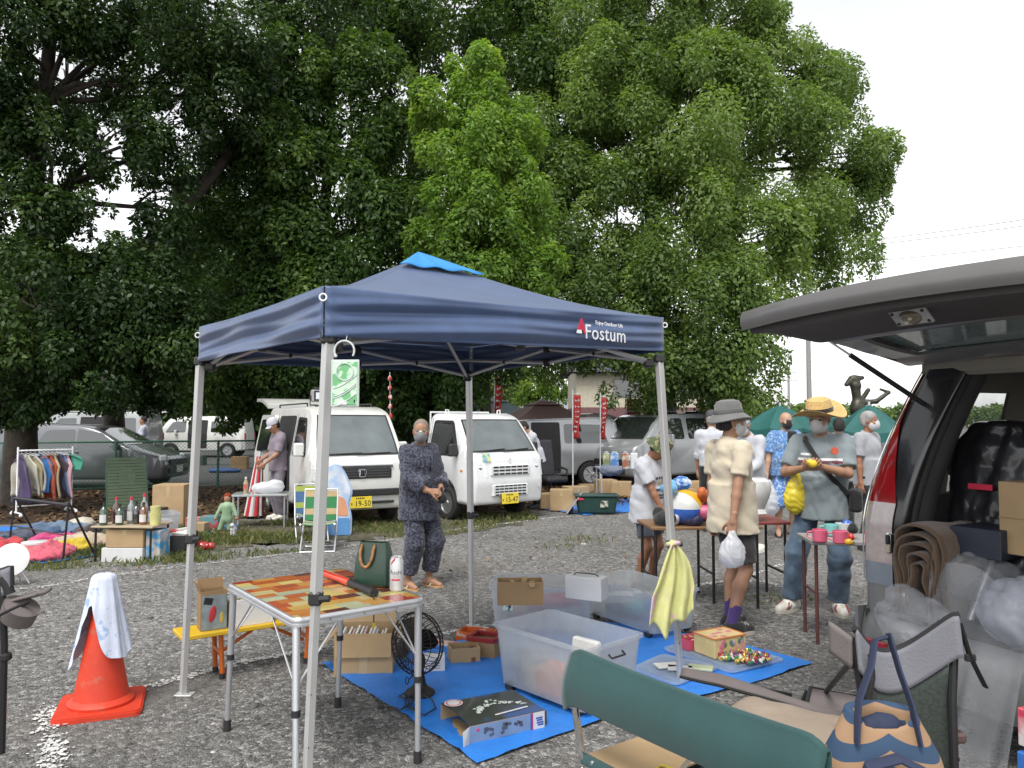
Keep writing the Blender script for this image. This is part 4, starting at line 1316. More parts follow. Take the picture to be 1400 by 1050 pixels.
def person(label,loc,rotz,H,skin=SKIN,fine=.009,lean=0,twist=0,head=(0,0,0),feet=None,hands=None,poles=None,curl=(.5,.5),palm=None,fdir=None,fat=1.0,belly=0.0,top=None,bottom=None,shoes=None,socks=None,hair=None,mask=None,hat=None,glasses=None,build_legs=True,group=None,name='person'):
 """local frame: faces -y, its right hand at -x. lean and twist in degrees; head = (down, turn to own left, tilt)"""
 k=H/1.70
 t=thing(name,label,'person',loc,rotz,group)
 Uc=Vector((0,.0,.95))
 UR=Matrix.Rotation(R(twist),3,'Z')@Matrix.Rotation(R(lean),3,'X')
 U=lambda p:Uc+UR@(Vector(p)-Uc)
 S=lambda p:Vector(p)*k
 feet=feet or((-.11,0,0),(.11,0,0))
 ankles,knees,hips,toes=[],[],[],[]
 for i,sg in enumerate((-1,1)):
  f=Vector(feet[i][:2]+(feet[i][2]if len(feet[i])>2 else 0,))
  yaw=R(feet[i][3])if len(feet[i])>3 else R(sg*12)
  td=Vector((math.sin(yaw),-math.cos(yaw),0))
  an=f+Vector((0,.03,.085))
  hp=Vector((sg*.092,.0,.885))
  kn,an=ik(hp,an,.415,.41,td)
  ankles.append(an); knees.append(kn); hips.append(hp); toes.append(td)
 sh=[U((-.178,.015,1.385)),U((.178,.015,1.385))]
 hands=hands or((-.24,-.02,.80),(.24,-.02,.80))
 poles=poles or((-.6,.8,-.2),(.6,.8,-.2))
 el,wr=[],[]
 for i in(0,1):
  e,w=ik(sh[i],Vector(hands[i]),.285,.255,poles[i])
  el.append(e); wr.append(w)
 nk=U((0,.022,1.42))
 hd=U((0,-.005,1.475))
 HR=UR@Matrix.Rotation(R(head[1]),3,'Z')@Matrix.Rotation(R(head[0]),3,'X')@Matrix.Rotation(R(head[2]),3,'Y')
 hc=hd+HR@Vector((0,-.012,.115))
 Hm=lambda p:hc+HR@Vector(p)
 b=SDF()
 UM=np.array(UR); HMn=np.array(HR)
 b.ell(S((0,.005,.93)),np.array((.160,.112,.115))*k*fat,None,.03)
 b.ell(S(U((0,-.005-belly*.4,1.07))),np.array((.145,.108+belly,.13))*k*fat,UM,.05)
 b.ell(S(U((0,.0,1.24))),np.array((.162,.112,.17))*k*fat,UM,.05)
 b.cap(S(sh[0]*.82+nk*.18),S(sh[1]*.82+nk*.18),.058*k,None,.05)
 b.cap(S(nk),S(hd+HR@Vector((0,-.0,.03))),.056*k,.052*k,.03)
 for i,sg in enumerate((-1,1)):
  m=sh[i].lerp(el[i],.3)
  b.cap(S(sh[i]),S(m),.052*k,.046*k,.03)
  b.cap(S(m),S(el[i]),.046*k,.036*k,.02)
  m=el[i].lerp(wr[i],.3)
  b.cap(S(el[i]),S(m),.036*k,.038*k,.015)
  b.cap(S(m),S(wr[i]),.038*k,.024*k,.015)
  if build_legs:
   m=hips[i].lerp(knees[i],.35)
   b.cap(S(hips[i]),S(m),.082*k,.078*k,.03)
   b.cap(S(m),S(knees[i]),.078*k,.052*k,.02)
   m=knees[i].lerp(ankles[i],.30)+Vector((0,.018,0))
   b.cap(S(knees[i]),S(m),.050*k,.054*k,.02)
   b.cap(S(m),S(ankles[i]),.054*k,.034*k,.02)
   h0=ankles[i]-toes[i]*.035+Vector((0,0,-.045)); t0=ankles[i]+toes[i]*.15+Vector((0,0,-.06))
   b.cap(S(h0),S(ankles[i]+toes[i]*.06+Vector((0,0,-.035))),.036*k,.034*k,.03)
   b.cap(S(ankles[i]+toes[i]*.05+Vector((0,0,-.04))),S(t0),.036*k,.024*k,.02)
 b.ell(S(Hm((0,.008,.035))),np.array((.076,.094,.088))*k,HMn,.02)
 b.ell(S(Hm((0,-.022,-.035))),np.array((.058,.070,.078))*k,HMn,.03)
 b.ell(S(Hm((0,-.040,-.082))),np.array((.036,.038,.030))*k,HMn,.02)
 b.cap(S(Hm((0,-.088,.012))),S(Hm((0,-.104,-.022))),.010*k,.015*k,.012)
 for sg in(-1,1):
  b.ell(S(Hm((sg*.076,.008,-.008))),np.array((.010,.022,.033))*k,HMn,.008)
  b.ell(S(Hm((sg*.031,-.090,.012))),np.array((.017,.012,.010))*k,HMn,.012,sub=True)
  b.ell(S(Hm((sg*.038,-.066,-.022))),np.array((.026,.024,.022))*k,HMn,.02)
 b.cap(S(Hm((-.022,-.088,-.060))),S(Hm((.022,-.088,-.060))),.007*k,None,.008)
 parts=[(b,fine*k)]
 for i,sg in enumerate((-1,1)):
  hs=SDF()
  fa=(wr[i]-el[i]).normalized()
  fd=Vector(fdir[i])if fdir and fdir[i]else fa
  pn=Vector(palm[i])if palm and palm[i]else Vector((-sg,0,0))+UR@Vector((0,.3,0))*0
  hand_parts(hs,wr[i],fd,pn,sg,curl[i])
  for n_,o in enumerate(hs.ops):
   hs.ops[n_]=('cap',o[1]*k,o[2]*k,o[3]*k,o[4]*k,o[5]*k,False)
  parts.append((hs,max(.0042,fine*.5)*k))
 body=link('body',sdf_mesh('body',parts,skin),t)
 hM=Matrix.Translation(S(hc))@HR.to_4x4()@Matrix.Scale(k,4)
 for sg in(-1,1):
  e=MB(); e.ball((sg*.031,-.083,.012),(.013,.009,.0085),10,6); q=e.build('eye',EYE,t); q.matrix_local=hM
  e=MB(); e.tube([(sg*.014,-.093,.029),(sg*.032,-.094,.034),(sg*.050,-.082,.029)],.004,5); q=e.build('eyebrow',hair[1]if hair else HAIR_B,t); q.matrix_local=hM
 if top:
  m,sl,hem=top['mat'],top.get('sleeve',.62),top.get('hem',.80)
  loose,slack=top.get('loose',.018),top.get('slack',1.0)
  s=SDF()
  w=(.155+loose)*fat*slack
  s.ell(S(U((0,.0,1.25))),np.array((.170+loose,.120+loose,.165))*k*fat,UM,.04)
  s.ell(S(U((0,-.005-belly*.4,1.07))),np.array((.152+loose,.112+belly+loose,.16))*k*fat,UM,.06)
  s.cap(S(sh[0]*.85+nk*.15+Vector((0,0,-.008))),S(sh[1]*.85+nk*.15+Vector((0,0,-.008))),(.062+loose*.5)*k,None,.05)
  s.cap(S(nk+Vector((0,.01,-.05))),S(nk+UR@Vector((0,.008,top.get('collar',.012)))),.085*k,.066*k,.03)
  s.cone(S(U((0,0,1.12))),S((0,.002,hem)),(w+.004)*k,(w+top.get('flare',.018))*k,.05*k,ys=1.08)
  for i in(0,1):
   if sl<=1:
    e=sh[i].lerp(el[i],sl)
    s.cap(S(sh[i]),S(sh[i].lerp(el[i],.25)),(.060+loose*.40)*k,(.057+loose*.45)*k,.03)
    s.cone(S(sh[i].lerp(el[i],.08)),S(e),(.055+loose*.45)*k,(.055+loose*.7)*k,.03)
   else:
    s.cap(S(sh[i]),S(el[i]),(.059+loose*.45)*k,(.046+loose*.5)*k,.03)
    e=el[i].lerp(wr[i],sl-1)
    s.cone(S(el[i]),S(e),(.052+loose*.6)*k,(.040+loose*top.get('cuff',.9))*k,.02)
  s.fold(top.get('fold',.010)*.95*k,folds(16/k,int(loc[0]*100)%97))
  sm=sdf_mesh('shirt',[(s,fine*.95*k)],m)
  so=link(top.get('name','shirt'),sm,t)
  t['_s']=0; del t['_s']
  person.shirt=so
  if top.get('band'):
   pass
 if bottom:
  m,ln,loose=bottom['mat'],bottom.get('leg',.55),bottom.get('loose',.022)
  s=SDF()
  s.ell(S((0,.008,.935)),np.array((.166+loose*.6,.122+loose*.5,.13))*k*fat,None,.03)
  for i in(0,1):
   r0,r1=(.084+loose*.4)*k,(.062+loose)*k
   if ln<=1:
    e=hips[i].lerp(knees[i],ln)
    s.cone(S(hips[i]+Vector((0,0,.02))),S(e),r0,(.094+(.056-.094)*ln+loose*1.15)*k,.035)
   else:
    s.cap(S(hips[i]),S(knees[i]),r0,r1,.035)
    e=knees[i].lerp(ankles[i],ln-1)
    s.cone(S(knees[i]),S(e),r1,(bottom.get('hemr',.060+loose*.5))*k,.03)
  s.fold(bottom.get('fold',.008)*k,folds(18/k,int(loc[1]*100)%89))
  link(bottom.get('name','trousers'),sdf_mesh('trousers',[(s,fine*.95*k)],m),t)
 if socks:
  for i in(0,1):
   s=SDF(); s.cap(S(knees[i].lerp(ankles[i],socks[1])),S(ankles[i]),.050*k,.041*k,.01)
   s.cap(S(ankles[i]),S(ankles[i]+toes[i]*.06+Vector((0,0,-.035))),.042*k,.04*k,.01)
   s.cut(S(knees[i].lerp(ankles[i],socks[1])),knees[i]-ankles[i])
   link('sock',sdf_mesh('sock',[(s,.006)],socks[0]),t)
 if shoes:
  for i in(0,1):
   a,td=ankles[i],toes[i]
   s=SDF()
   z=-.052
   if shoes.get('sandal'):
    sd=MB()
    Mf=frame(S(a+td*.055+Vector((0,0,-.085))),td)
    out=[(math.cos(q)*(.135 if math.cos(q)>0 else .125)*k,math.sin(q)*(.048+.008*math.cos(q))*k)for q in[2*PI*j/20 for j in range(20)]]
    sd.prism(out,.014*k,Mf)
    so=sd.build('sandal',shoes['mat'],t)
    st=MB()
    st.tube([Mf@(Vector((-.01,sg2*.046,.012))*k)for sg2 in(-1,)]+[Mf@(Vector((.01,-.028,.055))*k),Mf@(Vector((.02,0,.072))*k),Mf@(Vector((.01,.028,.055))*k),Mf@(Vector((-.01,.046,.012))*k)],.012*k if not shoes.get('thong')else .006*k,7)
    if shoes.get('thong'):st.tube([Mf@(Vector((.02,0,.07))*k),Mf@(Vector((.075,.005,.045))*k),Mf@(Vector((.09,.008,.012))*k)],.006*k,6)
    st.build('strap',shoes.get('mat2',shoes['mat']),so)
    continue
   s.cap(S(a+td*-.045+Vector((0,0,z+.012))),S(a+td*.05+Vector((0,0,z+.015))),.042*k,.046*k,.03)
   s.cap(S(a+td*.05+Vector((0,0,z+.010))),S(a+td*.165+Vector((0,0,z-.002))),.047*k,.036*k,.02)
   s.cap(S(a),S(a+td*.05+Vector((0,0,-.03))),.046*k,.044*k,.03)
   s.cut(S(a+Vector((0,0,-.070))),(0,0,-1))
   s.cut(S(a+Vector((0,0,.012))),(0,0,1))
   sh_o=link('shoe',sdf_mesh('shoe',[(s,.006*k)],shoes['mat']),t)
   sd=MB()
   Mf=frame(S(a+td*.06+Vector((0,0,-.085))),td)
   out=[(math.cos(q)*.148*k,math.sin(q)*(.050+.006*math.cos(q))*k)for q in[2*PI*j/22 for j in range(22)]]
   sd.prism(out,.026*k,Mf)
   sd.build('sole',shoes.get('sole',shoes['mat']),sh_o)
   if shoes.get('stripes'):
    for c2,q in enumerate((-.01,.02,.05)):
     for sg2 in(-1,1):
      b2=MB(); b2.tube([Mf@(Vector((q+.02,sg2*.043,.030))*k),Mf@(Vector((q-.005,sg2*.0475,.055))*k),Mf@(Vector((q-.02,sg2*.036,.082))*k)],.007*k,6,flat=.8)
      b2.build('stripe',shoes['stripes'][c2%len(shoes['stripes'])],sh_o)
   lc=MB()
   for q in(.02,.045,.07):
    lc.tube([Mf@(Vector((q,-.028,.088-q*.32))*k),Mf@(Vector((q+.005,0,.103-q*.34))*k),Mf@(Vector((q,.028,.088-q*.32))*k)],.004*k,5)
   lc.build('laces',shoes.get('lace',shoes['mat']),sh_o)
 if hair:
  s=SDF()
  style,hm=hair
  if style=='full':
   s.ell((0,.014,.043),(.082,.098,.090),None,.01)
   s.ell((0,.045,.0),(.078,.066,.085),None,.02)
   s.cut((0,-.045,.03),(0,-1,-.65))
   s.cut((0,0,-.065),(0,0,-1))
  elif style=='sides':
   s.ell((0,.018,.012),(.080,.090,.075),None,.01)
   s.cut((0,0,.058),(0,-.25,1)); s.cut((0,-.018,0),(0,-1,-.1)); s.cut((0,0,-.055),(0,0,-1))
  else:
   s.ell((0,.013,.041),(.0785,.0945,.0875),None,.01)
   s.cut((0,-.04,.04),(0,-1,-.5)); s.cut((0,0,-.045),(0,0,-1))
  s.fold(.0025,folds(140,3))
  o=link('hair',sdf_mesh('hair',[(s,.006)],hm),t); o.matrix_local=hM
 if mask:
  s=SDF()
  s.ell((0,-.026,-.040),(.068,.083,.082),None,.02)
  s.ell((0,-.085,-.035),(.024,.034,.045),None,.04)
  s.ell((0,-.020,-.040),(.060,.074,.076),None,.012,sub=True)
  s.cut((0,0,-.002),(0,.25,1)); s.cut((0,-.018,0),(0,1,.1)); s.cut((0,0,-.112),(0,0,-1))
  s.fold(.0015,folds(90,5))
  o=link('mask',sdf_mesh('mask',[(s,.0045)],mask),t); o.matrix_local=hM
  e=MB()
  for sg in(-1,1):
   e.tube([(sg*.066,-.026,-.012),(sg*.079,-.002,.018),(sg*.083,.018,.004),(sg*.078,.012,-.03),(sg*.064,-.022,-.068)],.0022,5)
  o=e.build('mask_loop',mask,o);
 if glasses:
  e=MB()
  for sg in(-1,1):
   e.tube([(sg*.033+.025*math.cos(q),-.108,.010+.019*math.sin(q))for q in[2*PI*j/12 for j in range(12)]],.0024,5,closed=True)
   e.tube([(sg*.058,-.106,.014),(sg*.078,-.06,.016),(sg*.083,.012,.012)],.0024,5)
  e.tube([(-.009,-.109,.013),(.009,-.109,.013)],.0024,5)
  o=e.build('glasses',glasses,t); o.matrix_local=hM
 if hat:
  hat(t,hM)
 t['hk']=0.0; del t['hk']
 person.hM,person.k,person.U=hM,k,U
 person.wr=[S(w)for w in wr]; person.el=[S(e)for e in el]; person.sh=[S(q)for q in sh]; person.nk=S(nk)
 return t
def bucket_hat(m,band=None,brim=.155,crown=.10,wave=.018,droop=.045):
 def f(t,hM):
  b=MB()
  wv=lambda a,r,z:wave*math.sin(2*a+.6)*max(0,(r-.085)/.07)if r>.09 else 0
  b.lathe([(brim,-droop),(brim+.002,-droop+.006),(.128,-.008),(.102,.012),(.099,.022),(.092,crown*.72),(.078,crown*.96),(.045,crown*1.06),(.001,crown*1.08)],32,None,.96,1.12,wv)
  b.lathe([(brim-.002,-droop-.002),(.125,-.014),(.098,.006),(.001,.010)],32,None,.96,1.12,wv)
  o=b.build('hat',m,t); o.matrix_local=hM@Matrix.Translation((0,.012,.052))
  if band:
   b=MB(); b.lathe([(.1035,.012),(.1045,.02),(.1005,.042),(.099,.044)],32,None,.96,1.12); b.build('hat_band',band,o)
 return f
def cap_hat(m,bill=True):
 def f(t,hM):
  b=MB()
  b.lathe([(.090,-.01),(.092,.02),(.086,.06),(.062,.092),(.03,.104),(.001,.107)],28,None,.95,1.12)
  o=b.build('cap',m,t); o.matrix_local=hM@Matrix.Translation((0,.010,.042))
  if bill:
   b=MB(); b.sheet(lambda u,v:((v-.5)*.16*(1-.25*u*u),-.085-.075*u*(1-(2*v-1)**2*.55),.0-.022*u-.02*(2*v-1)**2),5,8,.006); b.build('bill',m,o)
 return f
CLOTH=lambda n,c,**k:mat(n,c,.9,bump=k.pop('bump',.25),bscale=k.pop('bscale',180),sheen=.2,**k)
JINBEI=CLOTH('indigo_kasuri_cloth',(.016,.018,.030),col2=(.075,.080,.115),c2scale=55,c2edge=(.46,.56))
MASK_G=CLOTH('grey_mask',(.20,.20,.21)); MASK_W=CLOTH('white_mask',(.48,.48,.49)); MASK_K=CLOTH('black_mask',(.012,.012,.013))
WHITE_T=CLOTH('white_cotton',(.44,.45,.485)); CREAM_T=CLOTH('cream_cotton',(.55,.48,.36)); GREYBLUE_T=CLOTH('grey_blue_cotton',(.20,.235,.25),var=.08)
BLUE_SH=CLOTH('blue_patterned_cloth',(.07,.17,.38),col2=(.25,.36,.52),c2scale=38,c2edge=(.5,.6))
BLUE_S2=CLOTH('blue_shorts_cloth',(.07,.17,.42),col2=(.38,.50,.68),c2scale=30,c2edge=(.5,.62))
CHAR_SH=CLOTH('charcoal_shorts_cloth',(.032,.030,.029)); NAVY_SH=CLOTH('slate_shorts_cloth',(.045,.055,.075)); JEANS=CLOTH('faded_denim',(.035,.06,.10),col2=(.08,.125,.18),c2scale=6)
BLACK_TR=CLOTH('black_trousers_cloth',(.014,.014,.016)); BLACK_T=CLOTH('black_cotton',(.012,.012,.013))
CAMO=CLOTH('camouflage_cloth',(.055,.075,.030),col2=(.20,.18,.09),c2scale=16,c2edge=(.50,.54))
CAMO_B=CLOTH('camouflage_patch',(.045,.022,.014)); GREY_HAT=CLOTH('grey_felt',(.14,.14,.135)); PURPLE=CLOTH('purple_sock',(.05,.025,.13))
STRAW=mat('straw',(.56,.38,.15),.8,var=.18,vscale=60,bump=.5,bscale=120)
WHITE_SHOE=mat('white_leather',(.62,.60,.54),.5); DARK_RED=mat('dark_red',(.25,.03,.03),.6); NAVY=mat('navy_stripe',(.03,.04,.08),.6)
BLACK_SHOE=CLOTH('black_canvas',(.016,.016,.018)); RUBBER_W=mat('off_white_rubber',(.48,.45,.38),.7)
TAN=mat('tan_leather',(.45,.26,.12),.6); BAGW=clear_mat('thin_white_plastic',(.80,.81,.84),.12,.3,.45)
LAV=CLOTH('dimmed_lavender_stripe_cloth',(.20,.165,.20))  # lavender darkened to paint in the dim of the van doorway
def at(px,py):g=G(px,py); return(g.x,g.y,0)
def plastic_bag(label,loc,h,w,cat='bag',m=None,rz=0.0):
 s=SDF()
 s.ell((0,0,-h*.66),(w*.5,w*.36,h*.36),None,.05)
 s.cap((-w*.10,0,-h*.35),(-.01,0,-.02),w*.2,.012,.05); s.cap((w*.12,0,-h*.35),(.01,0,-.02),w*.2,.012,.05)
 s.fold(.012,folds(34,int(w*1000)))
 o=blob('plastic_bag',s,.008,m or BAGW); o.location=loc; o.rotation_euler=(0,0,rz)
 return tag(o,label,cat)
j=person('old man in patterned indigo jacket and trousers wearing glasses and a grey mask',at(572,803),R(48),1.58,SKIN,.0115,lean=2,head=(4,-44,0),feet=((-.10,.02,0,-8),(.12,-.05,0,12)),hands=((-.10,-.27,1.00),(.06,-.27,1.00)),poles=((-.8,.5,-.4),(.8,.5,-.4)),fdir=((.75,-.5,-.1),(-.75,-.5,-.1)),palm=((.2,.6,-.5),(-.2,.6,-.5)),curl=(.9,.9),top=dict(mat=JINBEI,sleeve=1.72,hem=.70,loose=.034,collar=.016,fold=.016,cuff=1.3,name='jacket'),bottom=dict(mat=JINBEI,leg=1.80,loose=.038,hemr=.085,fold=.014),shoes=dict(sandal=True,thong=True,mat=TAN,mat2=mat('sandal_white',(.6,.58,.54),.6)),hair=('crop',mat('thin_grey_stubble',(.20,.16,.13),.8)),mask=MASK_G,glasses=mat('gold_frame',(.7,.6,.4),.3,metal=.7),fat=1.05,belly=.015)
b=SDF(); b.ell((0,0,0),(.05,.035,.055),None); b.cap((.0,0,.04),(0,0,.09),.012); b.fold(.006,folds(40,3))
k=blob('pouch',b,.006,BLACK_T); k.location=j.matrix_basis@(Vector((.02,-.32,.93))*(1.58/1.7)); tag(k,'small black pouch held by the man in indigo','pouch')
b=MB(); b.sheet(lambda u,v:(.135*(u-.5),-.17-.004*math.sin(v*9),1.30-.56*v),4,10,.012)
o=b.build('jacket_flap',JINBEI,j); o.location=(.03,.0,-.02); o.rotation_euler=(0,0,.18)
boy=person('boy in a white printed t-shirt and camouflage hat looking down',at(884,806),R(52),1.45,SKIN_D,.0115,lean=8,head=(38,5,0),feet=((-.10,.02,0,-5),(.11,-.02,0,10)),hands=((-.16,-.30,.86),(.06,-.33,.84)),poles=((-.8,.6,-.1),(.8,.6,-.1)),curl=(.7,.7),palm=((.6,.3,-.6),(-.6,.3,-.6)),fdir=((.25,-.6,-.7),(-.2,-.6,-.7)),top=dict(mat=WHITE_T,sleeve=.80,hem=.74,loose=.030,fold=.014,flare=.018),bottom=dict(mat=NAVY_SH,leg=.72,loose=.020),shoes=dict(mat=BLACK_SHOE,sole=RUBBER_W,lace=RUBBER_W),hair=('full',HAIR_B),hat=bucket_hat(CAMO,None,.150,.105,.012,.062))
sd=person.shirt
def on_body(parent,rows,size,col,zc,xc,yd=-.2,face=-1):
 pass
m3=person('man in a grey bucket hat, cream t-shirt and dark shorts seen from the side',at(1004,862),R(112),1.68,SKIN,.0115,lean=-2,head=(-2,-18,0),feet=((-.10,.07,0,-2),(.10,-.06,0,16)),hands=((-.25,.20,.83),(.12,.10,.80)),poles=((-.55,.9,0),(.6,.8,0)),curl=(.95,.5),palm=((.5,-.7,0),(-1,0,0)),fdir=((.1,.15,-1),None),top=dict(mat=CREAM_T,sleeve=.74,hem=.75,loose=.015,fold=.012,flare=.034),bottom=dict(mat=CHAR_SH,leg=.86,loose=.022),socks=(PURPLE,.66),shoes=dict(mat=BLACK_SHOE,sole=RUBBER_W,lace=RUBBER_W),hair=('full',HAIR_B),mask=MASK_W,hat=bucket_hat(GREY_HAT,mat('grey_band',(.10,.10,.10),.9),.150,.112,.014,.040),fat=1.02)
h=m3.matrix_basis@person.wr[0]
plastic_bag('white plastic bag hanging from the hand of the man in the bucket hat',(h.x-.02,h.y-.03,h.z-.07),.26,.19)
def straw_hat(t,hM):
 b=MB()
 wv=lambda a,r,z:(.045*(math.cos(2*a)*-1)*max(0,(r-.10)/.10)if r>.105 else 0)
 b.lathe([(.205,.010),(.206,.016),(.150,.002),(.108,.008),(.104,.02),(.098,.075),(.088,.105),(.06,.118),(.03,.108),(.001,.104)],40,None,1,1.08,wv)
 b.lathe([(.203,.006),(.15,-.004),(.103,.0),(.001,.004)],40,None,1,1.08,wv)
 o=b.build('straw_hat',STRAW,t); o.matrix_local=hM@Matrix.Translation((0,.012,.050))@Matrix.Rotation(R(-6),4,'X')
 b=MB(); b.lathe([(.1085,.010),(.1095,.014),(.106,.040),(.104,.042)],36,None,1,1.08); b.box((-.10,-.02,.028),(.03,.05,.03),.5,b=.008); b.build('hat_band',BLACK_T,o)
m4=person('man in a wide straw hat, grey blue t-shirt and jeans holding a yellow toy',at(1128,838),R(-24),1.72,SKIN,.0115,lean=3,head=(16,-16,0),feet=((-.25,-.04,0,-32),(.10,.03,0,14)),hands=((-.11,-.28,1.19),(.0,-.30,1.20)),poles=((-.7,.3,-.7),(.8,.3,-.7)),curl=(.8,.8),palm=((.3,.5,.6),(-.3,.5,.6)),fdir=((.45,-.6,.2),(-.6,-.5,.1)),top=dict(mat=GREYBLUE_T,sleeve=.80,hem=.77,loose=.020,fold=.013),bottom=dict(mat=JEANS,leg=1.95,loose=.028,hemr=.082,fold=.012),shoes=dict(mat=WHITE_SHOE,sole=RUBBER_W,stripes=(DARK_RED,NAVY,DARK_RED),lace=WHITE_SHOE),hair=('full',HAIR_G),mask=MASK_W,hat=straw_hat,fat=1.04,belly=.01)
K4=1.72/1.7
b=MB(); b.tube([Vector(p)*K4 for p in((-.13,.02,1.46),(-.12,-.13,1.40),(-.04,-.185,1.27),(.08,-.185,1.10),(.19,-.10,.98),(.21,.05,.97))],.020,6,flat=.35)
st=b.build('bag_strap',BLACK_T,m4)
sb=SDF(); sb.box((0,0,0),(.05,.12,.09),None,.03); sb.fold(.006,folds(30,8))
k=blob('shoulder_bag',sb,.008,BLACK_T); k.location=m4.matrix_basis@(Vector((.245,.02,.92))*K4); k.rotation_euler=(0,0,R(-24)); tag(k,'black shoulder bag at the hip of the man in the straw hat','bag')
b=SDF(); b.ell((0,0,0),(.035,.03,.032)); b.ell((-.03,0,.015),(.02,.02,.02))
k=blob('toy',b,.006,mat('toy_yellow',(.75,.52,.04),.4)); k.location=m4.matrix_basis@(Vector((-.055,-.375,1.225))*K4); tag(k,'small yellow toy held in the hands of the man in the straw hat','toy')
plastic_bag('yellow plastic bag hanging beside the man in the straw hat',tuple(m4.matrix_basis@(Vector((-.20,-.10,1.16))*K4)),.36,.20,m=mat('yellow_film',(.62,.50,.04),.35))
m5=person('bald man in a blue patterned shirt and shorts with a black mask',at(1076,733),R(8),1.68,SKIN_P,.013,head=(2,4,0),feet=((-.11,.0,0,-24),(.13,.10,0,22)),hands=((-.30,-.03,.83),(.27,-.02,.80)),top=dict(mat=BLUE_SH,sleeve=.85,hem=.84,loose=.036,fold=.012),bottom=dict(mat=BLUE_S2,leg=1.06,loose=.040,hemr=.105),shoes=dict(sandal=True,mat=BLACKP),hair=('sides',HAIR_G),mask=MASK_K,fat=1.12,belly=.03)
s=SDF(); s.box((0,-.150,1.27),(.060,.035,.17),None,.03); s.fold(.006,folds(20,4))
blob('undershirt',s,.01,BLACK_T,m5).location=(0,-.035,.0)
h=m5.matrix_basis@person.wr[0]
plastic_bag('white plastic bag carried by the bald man in blue',(h.x+.02,h.y-.03,h.z-.07),.48,.30)
person('man in a white shirt and black trousers with a dark cap seen from behind',at(975,726),R(160),1.70,SKIN,.015,head=(0,25,0),hands=((-.22,-.02,.82),(.22,-.10,.84)),top=dict(mat=WHITE_T,sleeve=1.3,hem=.92,loose=.012),bottom=dict(mat=BLACK_TR,leg=1.97,loose=.016,hemr=.06),shoes=dict(mat=BLACK_SHOE),hair=('full',HAIR_G),hat=cap_hat(mat('dark_grey_cap',(.06,.06,.065),.9)))
person('person in a white long sleeved top and white cap behind the bucket hat man',at(1030,752),R(-50),1.66,SKIN,.014,lean=14,head=(14,0,0),hands=((-.10,-.34,.98),(.12,-.36,.96)),top=dict(mat=WHITE_T,sleeve=1.85,hem=.82,loose=.014),bottom=dict(mat=CLOTH('stone_cloth',(.30,.28,.25)),leg=1.97,loose=.02),shoes=dict(mat=WHITE_SHOE),hair=('full',HAIR_G),mask=MASK_W,hat=cap_hat(WHITE_T))
person('grey haired man in a grey shirt and white mask beside the red tail lamp',at(1190,752),R(38),1.68,SKIN_D,.015,head=(3,12,0),top=dict(mat=CLOTH('light_grey_cotton',(.30,.31,.33)),sleeve=.8,hem=.8),bottom=dict(mat=BLACK_TR,leg=1.95),shoes=dict(mat=BLACK_SHOE),hair=('full',HAIR_G),mask=MASK_W)
person('dark haired person seen from behind over the shoulder of the straw hat man',at(1150,735),R(170),1.60,SKIN,.018,top=dict(mat=CLOTH('pale_grey_cotton',(.35,.37,.40)),sleeve=.8,hem=.8),bottom=dict(mat=BLACK_TR,leg=1.95),shoes=dict(mat=BLACK_SHOE),hair=('full',HAIR_B))
person('person in a lavender shirt and white cap standing at the open van door',(-3.72,12.35,0),R(-55),1.62,SKIN,.016,lean=6,head=(20,10,0),hands=((-.05,-.30,1.0),(.15,-.30,.95)),top=dict(mat=LAV,sleeve=.9,hem=.82),bottom=dict(mat=CLOTH('dimmed_lavender_trousers',(.16,.14,.165)),leg=1.95),shoes=dict(mat=WHITE_SHOE),hair=('full',HAIR_B),hat=cap_hat(WHITE_T))  # trousers darkened too, doorway dimness put into the cloth colour
g=P(196,600,22); person('man in a white shirt walking past the far vans on the left',(g.x,22,0),R(-75),1.68,SKIN,.022,top=dict(mat=CLOTH('bluish_white_cotton',(.46,.47,.56)),sleeve=.8,hem=.85),bottom=dict(mat=BLACK_TR,leg=1.97),shoes=dict(mat=BLACK_SHOE),hair=('crop',HAIR_B))
g=P(148,600,27.5); person('person in a red top in the doorway of the far grey van',(g.x,27.5,0),R(0),1.62,SKIN_D,.024,top=dict(mat=CLOTH('red_orange_cotton',(.34,.06,.03)),sleeve=.8,hem=.85),bottom=dict(mat=BLACK_TR,leg=1.97),shoes=dict(mat=BLACK_SHOE),hair=('crop',HAIR_B))
g=P(722,600,14.0); person('person in white bending down behind the small white truck',(g.x+.16,13.9,0),R(-75),1.62,SKIN,.018,lean=20,head=(20,0,0),hands=((-.15,-.45,.85),(.15,-.45,.85)),top=dict(mat=WHITE_T,sleeve=.9,hem=.85),bottom=dict(mat=BLACK_TR,leg=1.97),shoes=dict(mat=BLACK_SHOE),hair=('full',HAIR_B))
# pop-up tent
NAVY_C=mat('navy_canvas',(.055,.090,.185),.42,var=.08,bump=.1,bscale=250,sheen=.15)
CYAN_C=mat('sky_blue_canvas',(.03,.22,.52),.7,var=.06)
LEG_M=mat('grey_painted_steel',(.50,.50,.49),.4,metal=.3,var=.05)
BLK=BLACKP
LET_W=mat('white_print',(.75,.75,.75),.7); LET_R=mat('red_print',(.55,.02,.06),.7)
TC={'F':(G(418,1106),P(449,462,3.10)),'L':(G(250,950),P(274,494,4.42)),'B':(G(645,856),P(641,512,5.95)),'R':(G(931,936),P(901,490,4.60))}
def on_wall(px,py,A,B):
 """where the line of sight through a pixel meets the upright plane through A and B"""
 d=ray(px,py); n=Vector((-(B-A).y,(B-A).x,0))
 t=(A-Vector((0,0,CAM_H))).dot(n)/d.dot(n)
 return Vector((0,0,CAM_H))+d*t
